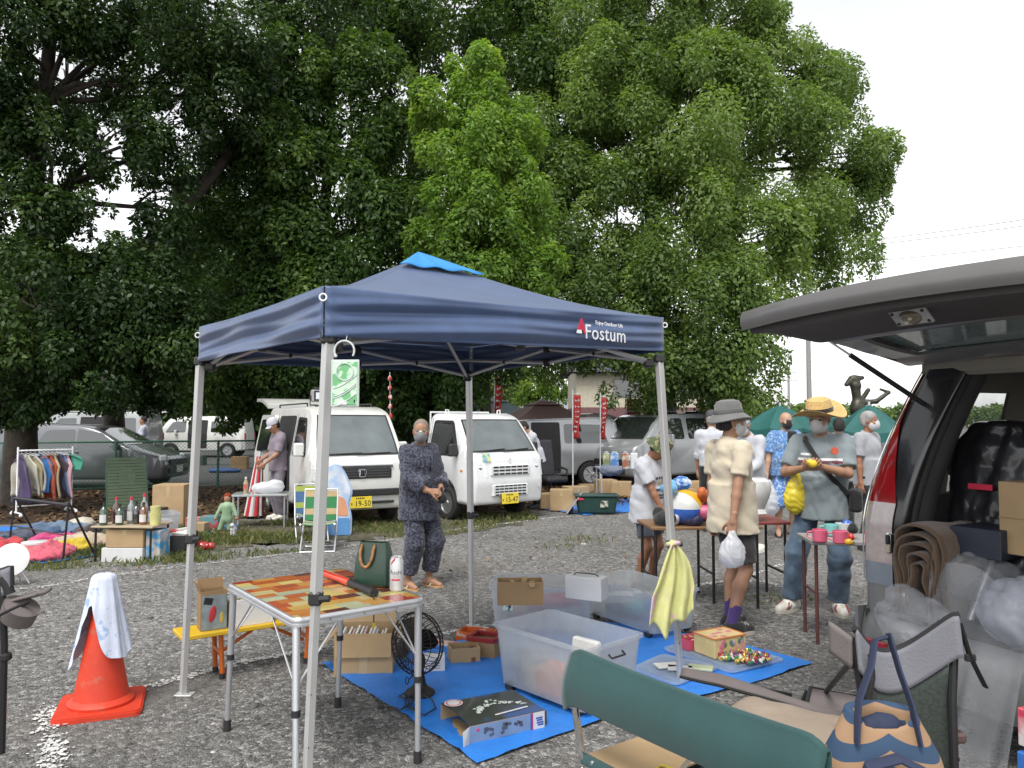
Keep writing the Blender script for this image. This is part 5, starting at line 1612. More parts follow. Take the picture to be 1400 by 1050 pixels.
def tent():
 base=sum((TC[k][0]for k in 'FLBR'),Vector())/4
 t=thing('canopy_tent','navy blue pop-up tent on four grey legs with a light blue patch at its peak','tent',base)
 Lc=lambda p:Vector(p)-base
 clampz={'F':.86,'L':.9,'B':.85,'R':.84}
 for k in 'FLBR':
  f,tp=Lc(TC[k][0]),Lc(TC[k][1])
  zc=clampz[k]
  c=f.lerp(tp,zc/tp.z)
  b=MB(); b.tube([c-(tp-f)*.02,tp],.0235,4,cap=True)
  b=MB(); b.box(tuple((c+tp)/2),(.040,.040,(tp-c).length),Rm=(tp-c).to_track_quat('Z','Y').to_matrix(),b=.004); lg=b.build('leg',LEG_M,t)
  b=MB(); b.box(tuple((c+f)/2),(.032,.032,(c-f).length),Rm=(c-f).to_track_quat('Z','Y').to_matrix(),b=.003); b.build('lower_tube',LEG_M,lg)
  b=MB(); b.box(tuple(f+Vector((.01,0,.004))),(.10,.07,.008),b=.002); b.build('foot_plate',LEG_M,lg)
  b=MB(); b.box(tuple(c),(.054,.054,.055),b=.008); b.cyl(c+Vector((.02,-.02,0)),c+Vector((.062,-.026,.004)),.014,n=10); b.build('clamp',BLK,lg)
  b=MB(); b.box(tuple(tp+Vector((0,0,.0))),(.058,.058,.05),b=.008); b.build('corner_block',BLK,lg)
  if k!='B':
   for zz in(.30,.55):
    q=f.lerp(c,zz); b=MB(); b.cyl(q+Vector((0,-.0165,0)),q+Vector((0,-.019,0)),.006,n=8); b.build('button_hole',BLK,lg)
 tops={k:(Lc(TC[k][1])*.955+Vector((0,0,Lc(TC[k][1]).z*.045+.02)))for k in 'FLBR'}
 ap=Lc(P(572,352,4.55))
 order='FRBL'
 SL=.12
 bar=lambda a,b:MB().tube([a,b],.0125,4)
 for i,k in enumerate(order):
  a,b=tops[k],tops[order[(i+1)%4]]
  a=a+Vector((0,0,.085)); b=b+Vector((0,0,.085))
  m=(a+b)/2+Vector((0,0,.02)); dn=Vector((0,0,-SL))
  for p,q in((a,m+dn*.8),(a+dn,m),(m,b+dn),(m+dn*.8,b)):
   bar(p,q).build('truss_bar',LEG_M,t)
  for p in((a+m+dn*.9)/2,(b+m+dn*.9)/2):
   w=MB(); w.ball(p,.017,8,6); w.build('truss_joint',BLK,t)
  for p in(m,m+dn*.8):
   w=MB(); w.box(tuple(p),(.05,.05,.05),b=.01); w.build('truss_joint',BLK,t)
 hub=ap+Vector((0,0,-.22))
 for k in order:
  s=tops[k]+Vector((0,0,-.05))
  w=MB(); w.box(tuple(s),(.062,.062,.05),b=.01); w.build('slider',BLK,t)
  mid=s.lerp(hub,.5)+Vector((0,0,.02))
  bar(s,mid).build('roof_strut',LEG_M,t); bar(mid,hub).build('roof_strut',LEG_M,t)
 w=MB(); w.cyl(hub+Vector((0,0,-.12)),ap+Vector((0,0,-.03)),.016); w.ball(hub,.05,10,6); w.build('centre_hub',BLK,t)
 vt={'F':Lc(P(444,391,3.06)),'L':Lc(P(274,447,4.44)),'R':Lc(P(906,434,4.62)),'B':Lc(TC['B'][1])+Vector((.02,.03,.22))}
 fo=folds(7,4); f2=folds(16,9)
 for i,k in enumerate(order):
  A,Bq=vt[k],vt[order[(i+1)%4]]
  out=Vector(((Bq-A).y,-(Bq-A).x,0)).normalized()
  def roof(u,v,A=A,Bq=Bq,out=out):
   e=A.lerp(Bq,u)+Vector((0,0,-.012*math.sin(PI*u)))
   q=e.lerp(ap,v)
   q.z+=-.055*math.sin(PI*v)*(1-.5*v)+.012*float(fo(np.array([[q.x,q.y,q.z*.3]]))[0])*math.sin(PI*min(1,v*1.2))*math.sin(PI*u)
   return tuple(q)
  b=MB(); b.sheet(roof,28,18,.003); b.build('roof_panel',NAVY_C,t,smooth=3.2)
  def val(u,v,A=A,Bq=Bq,out=out):
   e=A.lerp(Bq,u)+Vector((0,0,-.012*math.sin(PI*u)))
   h=.205-.012*math.sin(PI*u)
   edge=math.sin(PI*u)**.35
   w_=.022*math.sin(v*8.5+1.4*math.sin(u*3.1+i)+u*2.5)*edge*(.45+v*.6)+.010*math.sin(v*21+u*7+2*math.sin(u*5))*(.3+.7*(1-edge*.6))+.010*math.sin(u*15+v*2)
   q=e+out*(.004+w_*min(1,v*5)*min(1,9*math.sin(PI*u)+.0))+Vector((0,0,-h*v))
   return tuple(q)
  b=MB(); b.sheet(val,70,26,.003); vo=b.build('valance',NAVY_C,t,smooth=3.2)
  c0=A+Vector((0,0,-.045))+(A-ap).normalized()*.012
  b=MB(); b.tube([c0+Vector((.014*math.cos(q),-.008,.014*math.sin(q)))for q in[2*PI*j/14 for j in range(14)]],.0035,6,closed=True); b.build('corner_ring',LET_W,t)
 for i,k in enumerate(order[:1]):
  A,Bq=vt[k],vt[order[(i+1)%4]]
  def cap(u,v):
   e=ap.lerp(A.lerp(Bq,u),.27*v)
   e.z+=.035-.018*v-.055*math.sin(PI*(1-.27*v))*.5+.007*math.sin(u*19)*v
   return tuple(e)
  b=MB(); b.sheet(cap,20,5,.003); b.build('peak_patch',CYAN_C,t,smooth=3.2)
 A,Bq=TC['F'][1],TC['R'][1]
 A=vt['F']+base; Bq=vt['R']+base
 x=(Bq-A); x.z=0; x.normalize()
 out=Vector((x.y,-x.x,0))
 p=on_wall(822,458,A,Bq)+out*.034
 M=faceM(p-base,out)
 text_obj('lettering','Fostum',.112,LET_W,t,M,spacing=1.05,depth=.001)
 M2=M.copy(); M2.translation+=Vector((0,0,.058))+x*.03
 text_obj('lettering','Enjoy Outdoor Life',.030,LET_W,t,M2,depth=.001)
 M3=M.copy(); M3.translation+=x*-.205+Vector((0,0,.022))
 b=MB(); b.prism([(-.03,-.012),(.018,-.012),(0,.05)],.002); b.prism([(.022,-.03),(.040,-.03),(.008,.05),(.004,.035)],.002); o=b.build('logo',LET_R,t,None); o.matrix_local=M3
 b=MB(); b.prism([(-.036,-.032),(.006,-.032),(.002,-.014),(-.030,-.014)],.002); o=b.build('logo_base',LET_W,t,None); o.matrix_local=M3
tent()
def net_tag():
 c=P(472,524,3.02)
 t=thing('hanging_sign','pale green insect repellent panel with a white ring hook hanging on the front tent leg','panel',c,R(-4))
 fr=mat('pale_grey_plastic',(.50,.54,.52),.4)
 gm=mat('green_repellent_panel',(.14,.40,.17),.5,col2=(.50,.66,.50),c2scale=22,c2edge=(.47,.53))
 b=MB(); b.box((0,0,0),(.112,.010,.186),b=.003); b.build('frame',fr,t)
 b=MB(); b.box((0,-.006,0),(.098,.004,.170),b=.001); b.build('mesh_panel',gm,t)
 b=MB()
 b.tube([(.034*math.cos(q),-.009,.045+.034*math.sin(q))for q in[2*PI*j/20 for j in range(20)]],.003,5,closed=True); b.build('moulded_ring',fr,t)
 for k in range(4):
  b=MB(); b.tube([(-.045+.01*k*0+.09*s_,-.009,-.02-.02*k+.05*s_**1.5-.012*(k%2))for s_ in(0,.25,.5,.75,1)],.0022,5); b.build('moulded_rib',fr,t)
 b=MB(); b.box((-.008,-.009,-.078),(.034,.002,.011)); b.build('label',LET_W,t)
 b=MB(); b.box((.040,-.009,-.070),(.005,.002,.011)); b.build('label_mark',INK,t)
 b=MB(); b.tube([(-.005+.040*math.cos(q),0,.128+.040*math.sin(q))for q in[R(a)for a in range(-30,211,16)]],.0042,7); b.ball((-.005+.040*math.cos(R(210)),0,.128+.040*math.sin(R(210))),.007,8,6); b.build('hook_ring',fr,t)
 b=MB(); b.tube([(0,0,.166),(.006,0,.185),(-.006,.02,.200)],.0016,5); b.build('wire_loop',CHROME,t)
net_tag()
# patchwork table and what stands on it
def patch_mat():
 m=bpy.data.materials.new('patchwork_print'); MATS['patchwork_print']=m
 m.use_nodes=True
 n,l=m.node_tree.nodes,m.node_tree.links
 b=n['Principled BSDF']; b.inputs['Roughness'].default_value=.25; b.inputs['Coat Weight'].default_value=.3
 tc=n.new('ShaderNodeTexCoord'); sp=n.new('ShaderNodeSeparateXYZ'); l.new(tc.outputs['Object'],sp.inputs[0])
 def M(op,a,bb=None):
  q=n.new('ShaderNodeMath'); q.operation=op
  for i,v in enumerate((a,bb)):
   if v is None:continue
   if isinstance(v,(int,float)):q.inputs[i].default_value=v
   else:l.new(v,q.inputs[i])
  return q.outputs[0]
 row=M('FLOOR',M('MULTIPLY',sp.outputs[1],13))
 wn_=n.new('ShaderNodeTexWhiteNoise'); wn_.noise_dimensions='1D'; l.new(row,wn_.inputs['W'])
 colm=M('FLOOR',M('ADD',M('MULTIPLY',sp.outputs[0],9),M('MULTIPLY',wn_.outputs['Value'],5)))
 cb=n.new('ShaderNodeCombineXYZ'); l.new(row,cb.inputs[0]); l.new(colm,cb.inputs[1])
 w2=n.new('ShaderNodeTexWhiteNoise'); l.new(cb.outputs[0],w2.inputs['Vector'])
 rp=n.new('ShaderNodeValToRGB'); rp.color_ramp.interpolation='CONSTANT'
 el=rp.color_ramp.elements
 cs=[(.42,.11,.03),(.48,.19,.05),(.52,.33,.09),(.55,.45,.16),(.42,.44,.28),(.34,.05,.03),(.46,.16,.05),(.12,.04,.03),(.52,.28,.07),(.50,.42,.20),(.40,.09,.04)]
 while len(el)<len(cs):el.new(.5)
 for i,(e,c)in enumerate(zip(el,cs)):e.position=i/len(cs); e.color=(*c,1)
 l.new(w2.outputs['Value'],rp.inputs['Fac'])
 no=n.new('ShaderNodeTexNoise'); no.inputs['Scale'].default_value=26; no.inputs['Detail'].default_value=3
 mp=n.new('ShaderNodeMapping'); mp.inputs['Scale'].default_value=(.25,1,1); l.new(tc.outputs['Object'],mp.inputs['Vector']); l.new(mp.outputs[0],no.inputs['Vector'])
 mr=n.new('ShaderNodeMapRange'); mr.inputs['To Min'].default_value,mr.inputs['To Max'].default_value=.65,1.3; l.new(no.outputs['Fac'],mr.inputs['Value'])
 mx=n.new('ShaderNodeMix'); mx.data_type='RGBA'; mx.blend_type='MULTIPLY'; mx.inputs[0].default_value=1
 l.new(rp.outputs['Color'],mx.inputs[6]); l.new(mr.outputs['Result'],mx.inputs[7]); l.new(mx.outputs[2],b.inputs['Base Color'])
 return m
TZ=.755
tL,tF,tR=G(311,797,TZ),G(402,847,TZ),G(582,817,TZ)
tab_o=(tL+tR)/2; tab_o.z=0
tab_a=math.atan2((tR-tF).y,(tR-tF).x)
tab_lx,tab_ly=(tR-tF).length,(tL-tF).length
TBM=Matrix.Translation(tab_o)@Matrix.Rotation(tab_a,4,'Z')
def on_table(px,py):return G(px,py,TZ)
def table():
 lx,ly=tab_lx,tab_ly
 t=thing('folding_table','folding table with an orange and yellow patchwork top and aluminium edges under the tent','table',tab_o,tab_a)
 inv=TBM.inverted()
 cor=[inv@q for q in(tF,tR,tR+(tL-tF),tL)]
 poly=round_corners([(c.x,c.y)for c in cor],.05,5)
 ins=inset(poly,.012)
 b=MB(); b.prism([(x,y)for x,y in ins],.012,Matrix.Translation((0,0,TZ-.012))); b.build('tabletop',patch_mat(),t)
 b=MB()
 n=len(poly)
 prof=[(0.012,TZ+.001),(0.0,TZ+.002),(-.004,TZ-.004),(-.004,TZ-.014),(.001,TZ-.017),(.001,TZ-.024),(-.004,TZ-.027),(-.004,TZ-.036),(.012,TZ-.040)]
 rows=[[(x,y,z)for x,y in inset(poly,d)]for d,z in prof]
 vs=[p for r in rows for p in r]
 fs=[(a*n+i,(a+1)*n+i,(a+1)*n+(i+1)%n,a*n+(i+1)%n)for a in range(len(rows)-1)for i in range(n)]
 b.add(vs,fs); b.build('edge_frame',ALU,t)
 b=MB(); mA,mB=(cor[0]+cor[1])/2,(cor[2]+cor[3])/2
 mA,mB=(cor[0]+cor[3])/2,(cor[1]+cor[2])/2
 b.tube([mA+Vector((0,0,.0008)),mB+Vector((0,0,.0008))],.0022,4); b.build('fold_seam',mat('seam_metal',(.35,.34,.33),.4,metal=.6),t)
 b=MB(); b.box((0,0,TZ-.03),(lx*.9,ly*.9,.012)); b.build('underside',mat('grey_board',(.20,.20,.20),.8),t)
 feet=[inv@q for q in(G(404,1120),G(571,1043),G(461,966),G(309,997))]
 for c,ft in zip(cor,feet):
  ins_=c*.93; ins_.z=TZ-.03
  ft=Vector((ft.x,ft.y,0.03))
  ft=Vector((ins_.x,ins_.y,.03)).lerp(ft,.8)
  mid=ins_.lerp(ft,.5)
  b=MB(); b.cyl(ins_,mid,.0165,n=14); lg=b.build('leg',ALU,t)
  b=MB(); b.cyl(mid,ft,.0135,n=14); b.build('lower_tube',ALU,lg)
  b=MB(); b.cyl(mid+Vector((0,0,.016)),mid-Vector((0,0,.012)),.019,n=14); b.build('lock_ring',BLK,lg)
  b=MB(); b.cyl(ft+Vector((0,0,.025)),ft-Vector((0,0,.03)),.018,.020,n=14); b.build('rubber_foot',BLK,lg)
  for tgt in((c.x*.35,c.y*.93),(c.x*.93,c.y*.3)):
   b=MB(); b.tube([ins_.lerp(ft,.36),Vector((*tgt,TZ-.036))],.0045,6); b.build('brace',ALU,lg)
 for q in(.25,.5,.75):
  p=cor[0].lerp(cor[1],q); b=MB(); b.cyl(p+Vector((0,-.004,TZ-.02-p.z)),p+Vector((0,-.008,TZ-.02-p.z)),.005,n=8); b.build('rivet',CHROME,t)
table()
def handbag():
 c=on_table(512,800); gm=mat('dark_green_leather',(.018,.050,.032),.42,coat=.2,var=.1)
 t=thing('handbag','dark green leather handbag with bamboo ring handles on the patchwork table','handbag',c,R(-14))
 b=MB(); rows=[]
 for v in[0,.04]+[.1+.9*i/9 for i in range(10)]+[1.0,.9,.6]:
  hx,hy=.090-.022*v+.010*math.sin(PI*v*.8),.060-.036*v+.010*math.sin(PI*v)
  if v==0:hx,hy=hx-.008,hy-.008
  if len(rows)>12:hx,hy=hx-.005,hy-.005
  rows.append([(x,y,.212*v+(.006*(x/hx)**2 if v>.9 else 0))for x,y in round_corners([(-hx,-hy),(hx,-hy),(hx,hy),(-hx,hy)],.018,3)])
 n=len(rows[0])
 b.add([p for r in rows for p in r],[tuple(reversed(range(n)))]+[(k*n+i,k*n+(i+1)%n,(k+1)*n+(i+1)%n,(k+1)*n+i)for k in range(len(rows)-1)for i in range(n)]+[tuple(range((len(rows)-1)*n,len(rows)*n))])
 b.build('pouch',gm,t,1.0)
 bam=mat('bamboo',(.30,.13,.03),.35,coat=.5,var=.35,vscale=40)
 for sg in(-1,1):
  pts=[(.034*math.cos(q)-.02,sg*(.052+.016*math.sin(-q)),.176+.075*math.sin(q))for q in[R(180+a)for a in range(0,181,15)]]
  pts=[(-.054,sg*.030,.205)]+pts+[(.014,sg*.030,.205)]
  b=MB(); b.tube(pts,[.0075*(1.18 if i%2 else .88)for i in range(len(pts))],8); h=b.build('handle',bam,t)
  b=MB()
  for x in(-.054,.014):b.tube([(x-.006,sg*.024,.192),(x,sg*.03,.210),(x+.006,sg*.022,.192)],.003,6)
  b.build('handle_ring',mat('brass',(.55,.42,.16),.3,metal=.9),h)
 b=MB(); b.ball((.074,-.001,.172),.0045,8,6); b.build('stud',CHROME,t)
handbag()
def can():
 c=on_table(542,808)
 t=thing('drink_can','tall silver beer can lettered Asahi standing on the patchwork table','can',c)
 cm=mat('can_silver',(.66,.66,.66),.3,metal=.45,var=.04)
 b=MB(); b.lathe([(.001,.004),(.022,.003),(.026,0),(.033,.010),(.033,.146),(.0275,.161),(.0275,.165),(.025,.166),(.024,.160),(.001,.160)],32); b.build('can_body',cm,t)
 b=MB(); b.box((0,0,.163),(.012,.022,.002),b=.0008); b.build('tab',CHROME,t)
 r=.0333
 def wrap(ph):
  return lambda v:Vector((r*math.sin(v.x/r+ph)+0,-r*math.cos(v.x/r+ph)-v.z*.3,v.y))
 I4=Matrix.Identity(4)
 def lab(s,size,m,z,x=0,sp=1,st=1):
  M=Matrix.Translation((0,0,z)); text_obj('lettering',s,size,m,t,M,wrap=wrap(.0+x),spacing=sp,stretch=st,depth=.0003)
 lab('Asahi',.030,INK,.094,0,.98,1.0)
 lab('STYLE FREE',.0062,mat('grey_print',(.2,.2,.2),.6),.078,0)
 lab('PERFECT',.0062,mat('grey_print',(.2,.2,.2),.6),.070,0)
 red=mat('can_red',(.60,.03,.06),.4)
 b=MB(); b.sheet(lambda u,v:(r*math.sin((u-.5)*1.3),-r*math.cos((u-.5)*1.3)-.0004,.055+.008*v),10,1); b.build('label_band',red,t)
 b=MB(); b.sheet(lambda u,v:(r*math.sin(-.75+u*.65),-r*math.cos(-.75+u*.65)-.0004,.128+.026*u+.012*v),8,1); b.build('corner_ribbon',red,t)
can()
def baton():
 p0,p1,p2=on_table(444,790),on_table(479,803),on_table(512,817)
 p0=on_table(440,788)
 up=Vector((0,0,.022))
 d=(p2-p0).normalized()
 t=thing('traffic_baton','red traffic baton with a black grip lying on the patchwork table','baton',p0)
 L=lambda p:p-p0+up
 b=MB(); b.tube([L(p0),L(p0)+d*.01,L(p1)],[.012,.019,.019],14); b.build('red_tube',mat('red_baton_plastic',(.62,.05,.015),.3,coat=.5),t)
 b=MB(); a=L(p1); e=L(p2)
 n=7
 b.tube([a.lerp(e,i/n)for i in range(n+1)],[.021,.017,.019,.018,.019,.018,.0215,.0215],14); g=b.build('grip',BLK,t)
 b=MB(); q=e+Vector((.0,-.01,.0)); b.tube([e,q+Vector((.004,-.03,.0)),q+Vector((.005,-.035,-.06)),q+Vector((.006,-.035,-.125))],.0028,6); b.build('cord',BLK,g)
 b=MB(); b.box(tuple(q+Vector((.006,-.035,-.138))),(.012,.010,.026),b=.003); b.build('cord_tip',mat('toy_yellow2',(.65,.50,.03),.4),g)
baton()
# cone, bench, fan, boxes, tarp
CARD=mat('cardboard',(.36,.25,.135),.85,var=.10,vscale=5,bump=.08,bscale=90)
CARD_D=mat('darker_cardboard',(.28,.18,.09),.85,var=.12,vscale=5)
CARD_W=mat('white_card',(.55,.55,.55),.7,var=.05)
TARP=mat('blue_tarpaulin',(.025,.19,.62),.42,var=.10,vscale=3,bump=.25,bscale=35)
TAPE=mat('parcel_tape',(.40,.30,.17),.4)
PAPER=mat('paper',(.60,.58,.54),.8,var=.1,vscale=20)
def tarp(name,label,poly,z=.010,amp=.007,cell=.045,m=None):
 P2=[Vector((p[0],p[1],0))for p in poly]
 c=sum(P2,Vector())/len(P2)
 bm=bmesh.new()
 bm.faces.new([bm.verts.new((p.x-c.x,p.y-c.y,0))for p in P2])
 xs=[v.co.x for v in bm.verts]; ys=[v.co.y for v in bm.verts]
 for a,lo,hi in((0,min(xs),max(xs)),(1,min(ys),max(ys))):
  q=lo+cell
  while q<hi:
   co=[0,0,0]; no=[0,0,0]; co[a]=q; no[a]=1
   bmesh.ops.bisect_plane(bm,geom=bm.verts[:]+bm.edges[:]+bm.faces[:],plane_co=co,plane_no=no); q+=cell
 bmesh.ops.triangulate(bm,faces=bm.faces[:])
 f1,f2=folds(5,31),folds(13,32)
 for v in bm.verts:
  q=np.array([[v.co.x,v.co.y,0]])
  v.co.z=z+amp*(.8+float(f1(q)[0]))+amp*.5*float(f2(q)[0])
  for w_ in(v.co.x,v.co.y):v.co.z+=.007*math.exp(-(((w_+5.2)%.42-.21)/.030)**2)
  v.co.z=max(v.co.z,.0065)
 me=bpy.data.meshes.new(name); bm.to_mesh(me); bm.free()
 me.materials.append(m or TARP); me.polygons.foreach_set('use_smooth',[True]*len(me.polygons))
 o=link(name,me); o.location=c
 return tag(o,label,'tarp')
tarp('tarpaulin','bright blue tarpaulin spread on the gravel under the tent with bins on it',[G(*p)for p in[(437,910),(545,976),(600,1012),(652,1047),(700,1030),(830,985),(920,962),(1000,944),(1060,926),(1112,908),(1050,893),(985,878),(900,862),(830,852),(760,858),(690,868),(600,884),(520,896)]])
def cone():
 c=G(138,967); orange=mat('orange_cone_rubber',(.54,.040,.014),.55,var=.10,vscale=5,col2=(.44,.09,.05),c2scale=22,c2edge=(.58,.72),bump=.08,bscale=60)
 t=thing('traffic_cone','orange traffic cone standing on the gravel at the left','cone',c,R(22))
 b=MB(); pl=round_corners([(-.215,-.215),(.215,-.215),(.215,.215),(-.215,.215)],.04)
 b.prism(pl,.022); b.prism(inset(pl,.008),.008,Matrix.Translation((0,0,.022))); b.build('base',orange,t)
 b=MB(); b.lathe([(.165,.028),(.168,.045),(.150,.062),(.140,.068),(.085,.36),(.038,.66),(.034,.70),(.026,.705),(.001,.705)],36); b.build('shell',orange,t)
 tw=mat('printed_towel',(.56,.60,.72),.95,bump=.35,bscale=220,col2=(.30,.42,.62),c2scale=16,c2edge=(.58,.66))
 fo=folds(12,2)
 def f(u,v):
  a=u*2*PI
  Lh=.17+.36*max(0,math.cos(a-R(192)))**4+.30*max(0,math.cos(a-R(-28)))**3+.16*max(0,math.cos(a-R(90)))
  Lh+=.04*math.sin(a*5+1)
  s=v*(Lh+.055)
  if s<.055:
   r,z=s,.735-.30*s*s/.055
   z=.735-5.0*s*s
  else:
   z=.720-(s-.055)
   r=.055+(s-.055)*(.20 if 1 else 0)
   r=max(r,.047+(.70-z)*.165)
  r+=(.006*math.sin(a*6+2*math.sin(a*2))+.003*math.sin(a*17+3*math.sin(a*3)))*min(1,s/.16)*(.4+.8*v)+.008
  if v>.5:r+=.012*(v-.5)*math.sin(a*4+1)
  return(r*math.cos(a),r*math.sin(a),z)
 b=MB(); b.sheet(f,110,26,0); o=b.build('towel',tw,None,smooth=3.2); o.location=c; o.rotation_euler=(0,0,0)
 tag(o,'pale blue printed towel draped over the orange cone','towel')
cone()
def open_box(name,label,loc,d,rz,m=CARD,flaps=(1,1,1,1),fl=.5,inside=None,th=.006,cat='box',group=None,ang=(115,115,115,115),tape=True,taper=1.0,lid=None):
 """carton with walls, floor and flaps"""
 t=thing(name,label,cat,loc,rz,group)
 x,y,h=d[0]/2,d[1]/2,d[2]
 b=MB()
 b.box((0,0,th/2+.001),(d[0],d[1],th))
 b.box((0,-y+th/2,h/2+th/2),(d[0],th,h-th)); b.box((0,y-th/2,h/2+th/2),(d[0],th,h-th))
 b.box((-x+th/2,0,h/2+th/2),(th,d[1]-2*th,h-th)); b.box((x-th/2,0,h/2+th/2),(th,d[1]-2*th,h-th))
 b.build('carton',m,t)
 for i,(ax,pos,L)in enumerate((((1,0,0),(0,-y,h),d[0]),((1,0,0),(0,y,h),d[0]),((0,1,0),(-x,0,h),d[1]),((0,1,0),(x,0,h),d[1]))):
  if not flaps[i]:continue
  w=fl*(d[1]if i<2 else d[0])*(1 if i<2 else .8)
  w=min(w,.16)
  an=R(ang[i])
  od=Vector((0,-1 if i==0 else 1,0))if i<2 else Vector((-1 if i==2 else 1,0,0))
  u=od*math.sin(an)+Vector((0,0,math.cos(an)))
  p=Vector(pos)
  b=MB()
  A=Vector(ax)*L*.49
  nrm=u.cross(Vector(ax)).normalized()*th*.5
  v=[p-A,p+A,p+A*.97+u*w,p-A*.97+u*w]
  b.add([q+nrm for q in v]+[q-nrm for q in v],[(0,1,2,3),(7,6,5,4),(0,4,5,1),(1,5,6,2),(2,6,7,3),(3,7,4,0)])
  b.build('flap',m,t,None)
 if tape:
  b=MB(); b.box((0,-y-.001,h*.25),(.05,.0012,h*.5-.004)); b.build('tape',TAPE,t,None)
 if inside:
  inside(t,d)
 return t
def cube_thing(name,label,cat,loc,d,rz,m,b_=.004,group=None,extra=None):
 t=thing(name,label,cat,loc,rz,group)
 b=MB(); b.box((0,0,d[2]/2),d,b=b_); b.build('case',m,t)
 if extra:extra(t,d)
 return t
def junk(t,d,n,z0,cols,name='item',sc=1.0):
 for k in range(n):
  b=MB(); b.box((random.uniform(-.38,.38)*d[0],random.uniform(-.38,.38)*d[1],z0+random.uniform(0,.25)*d[2]),(random.uniform(.2,.45)*d[0]*sc,random.uniform(.15,.4)*d[1]*sc,random.uniform(.1,.3)*d[2]),rot(random.uniform(0,3),random.uniform(-.3,.3),random.uniform(-.3,.3)),b=.004)
  b.build(name,random.choice(cols),t)
def papers(t,d):
 for k in range(11):
  b=MB(); b.box((-d[0]*.36+k*d[0]*.07,0,d[2]*.60+random.uniform(-.02,.02)),(.012,d[1]*.7,d[2]*.62),rot(0,0,random.uniform(-.12,.12)),b=.001); b.build('pamphlet',random.choice([PAPER,CARD_W,mat('pale_pink_paper',(.50,.34,.32),.7)]),t)
open_box('cardboard_box','open cardboard box full of papers on the tarpaulin beside the fan',G(500,915),(.36,.28,.26),R(4),flaps=(1,1,1,1),ang=(172,60,135,120),inside=papers)
def bench():
 zt=.30
 a,bq=G(247,870,zt),G(470,836,zt)
 o=(a+bq)/2; o.z=0
 rz=math.atan2((bq-a).y,(bq-a).x)
 L=(bq-a).length
 ym=mat('yellow_bench_paint',(.60,.38,.02),.45,var=.1); om=mat('orange_painted_steel',(.45,.10,.012),.45,var=.15)
 t=thing('bench','yellow bench on orange folding legs behind the patchwork table','bench',o,rz)
 b=MB(); b.box((0,.10,zt-.014),(L,.24,.028),b=.005); b.build('seat',ym,t)
 for sg in(-1,1):
  x=sg*L*.27
  for y in(.02,.18):
   b=MB(); b.tube([(x,y,zt-.03),(x-sg*.012,y,.03)],.015,8); lg=b.build('leg',om,t)
   b=MB(); b.cyl((x-sg*.012,y,.034),(x-sg*.013,y,0),.018); b.build('rubber_foot',BLK,lg)
  b=MB(); b.tube([(x,.02,.16),(x,.18,.16)],.011,7); b.tube([(x-sg*.004,.10,.13),(x-sg*-.0-sg*.26,.10,zt-.03)],.011,7); b.build('brace',om,t)
 inv=(Matrix.Translation(o)@Matrix.Rotation(rz,4,'Z'))
 def pic(t2,d):
  pm=mat('toy_box_print',(.20,.24,.25),.5,var=.3,vscale=14)
  b=MB(); b.box((0,-d[1]/2-.004,d[2]*.46),(d[0]*.94,.003,d[2]*.88)); b.build('printed_sheet',pm,t2,None)
  b=MB(); b.ball((-.01,-d[1]/2-.006,d[2]*.42),(.020,.003,.052),14,8,rot(0,0,.2)); b.build('printed_car',mat('print_red',(.45,.03,.04),.5),t2)
  b=MB(); b.ball((.045,-d[1]/2-.006,d[2]*.30),(.013,.003,.035),14,8); b.build('printed_car',mat('print_gold',(.45,.33,.08),.5),t2)
  b=MB(); b.box((-.035,-d[1]/2-.006,d[2]*.76),(.05,.003,.04),rot(0,0,.2),b=.001); b.build('printed_mark',INK,t2)
 p=inv@Vector((-L*.5+.20,.09,zt))
 open_box('toy_box','open brown box with a printed picture of a red toy car on the yellow bench',p,(.155,.12,.235),rz-.06,m=CARD_D,flaps=(0,1,1,0),ang=(20,12,20,30),inside=pic,tape=False)
 p=inv@Vector((-L*.5+.42,.10,zt))
 foam=mat('white_foam',(.66,.65,.62),.8,var=.05,bump=.2,bscale=120)
 def st(t2,d):
  junk(t2,d,6,d[2]*.75,[mat('print_gold',(.4,.3,.1),.5),CARD,mat('olive',(.2,.2,.08),.6)],'toy',.7)
 open_box('foam_box','white styrofoam box full of small toys on the yellow bench',p,(.26,.17,.16),rz,m=foam,flaps=(0,0,0,0),inside=st,tape=False,th=.018)
 p=inv@Vector((-L*.5+.60,.10,zt))
 t3=thing('yellow_tin','small yellow tin with a brown base on the yellow bench','tin',p)
 b=MB(); b.lathe([(.030,0),(.030,.03),(.001,.03)],18); b.build('tin_base',CARD_D,t3)
 b=MB(); b.lathe([(.029,.0305),(.029,.10),(.022,.115),(.001,.117)],18); b.build('tin_top',mat('toy_yellow',(.75,.52,.04),.4),t3)
 s=SDF(); s.ell((0,0,.018),(.06,.05,.022)); s.ell((.03,0,.03),(.025,.03,.025)); s.fold(.004,folds(50,4))
 o3=blob('green_toy',s,.006,mat('lime_green',(.30,.42,.04),.4)); o3.location=inv@Vector((-L*.5+.72,.08,zt)); tag(o3,'lime green soft toy lying on the yellow bench','toy')
bench()
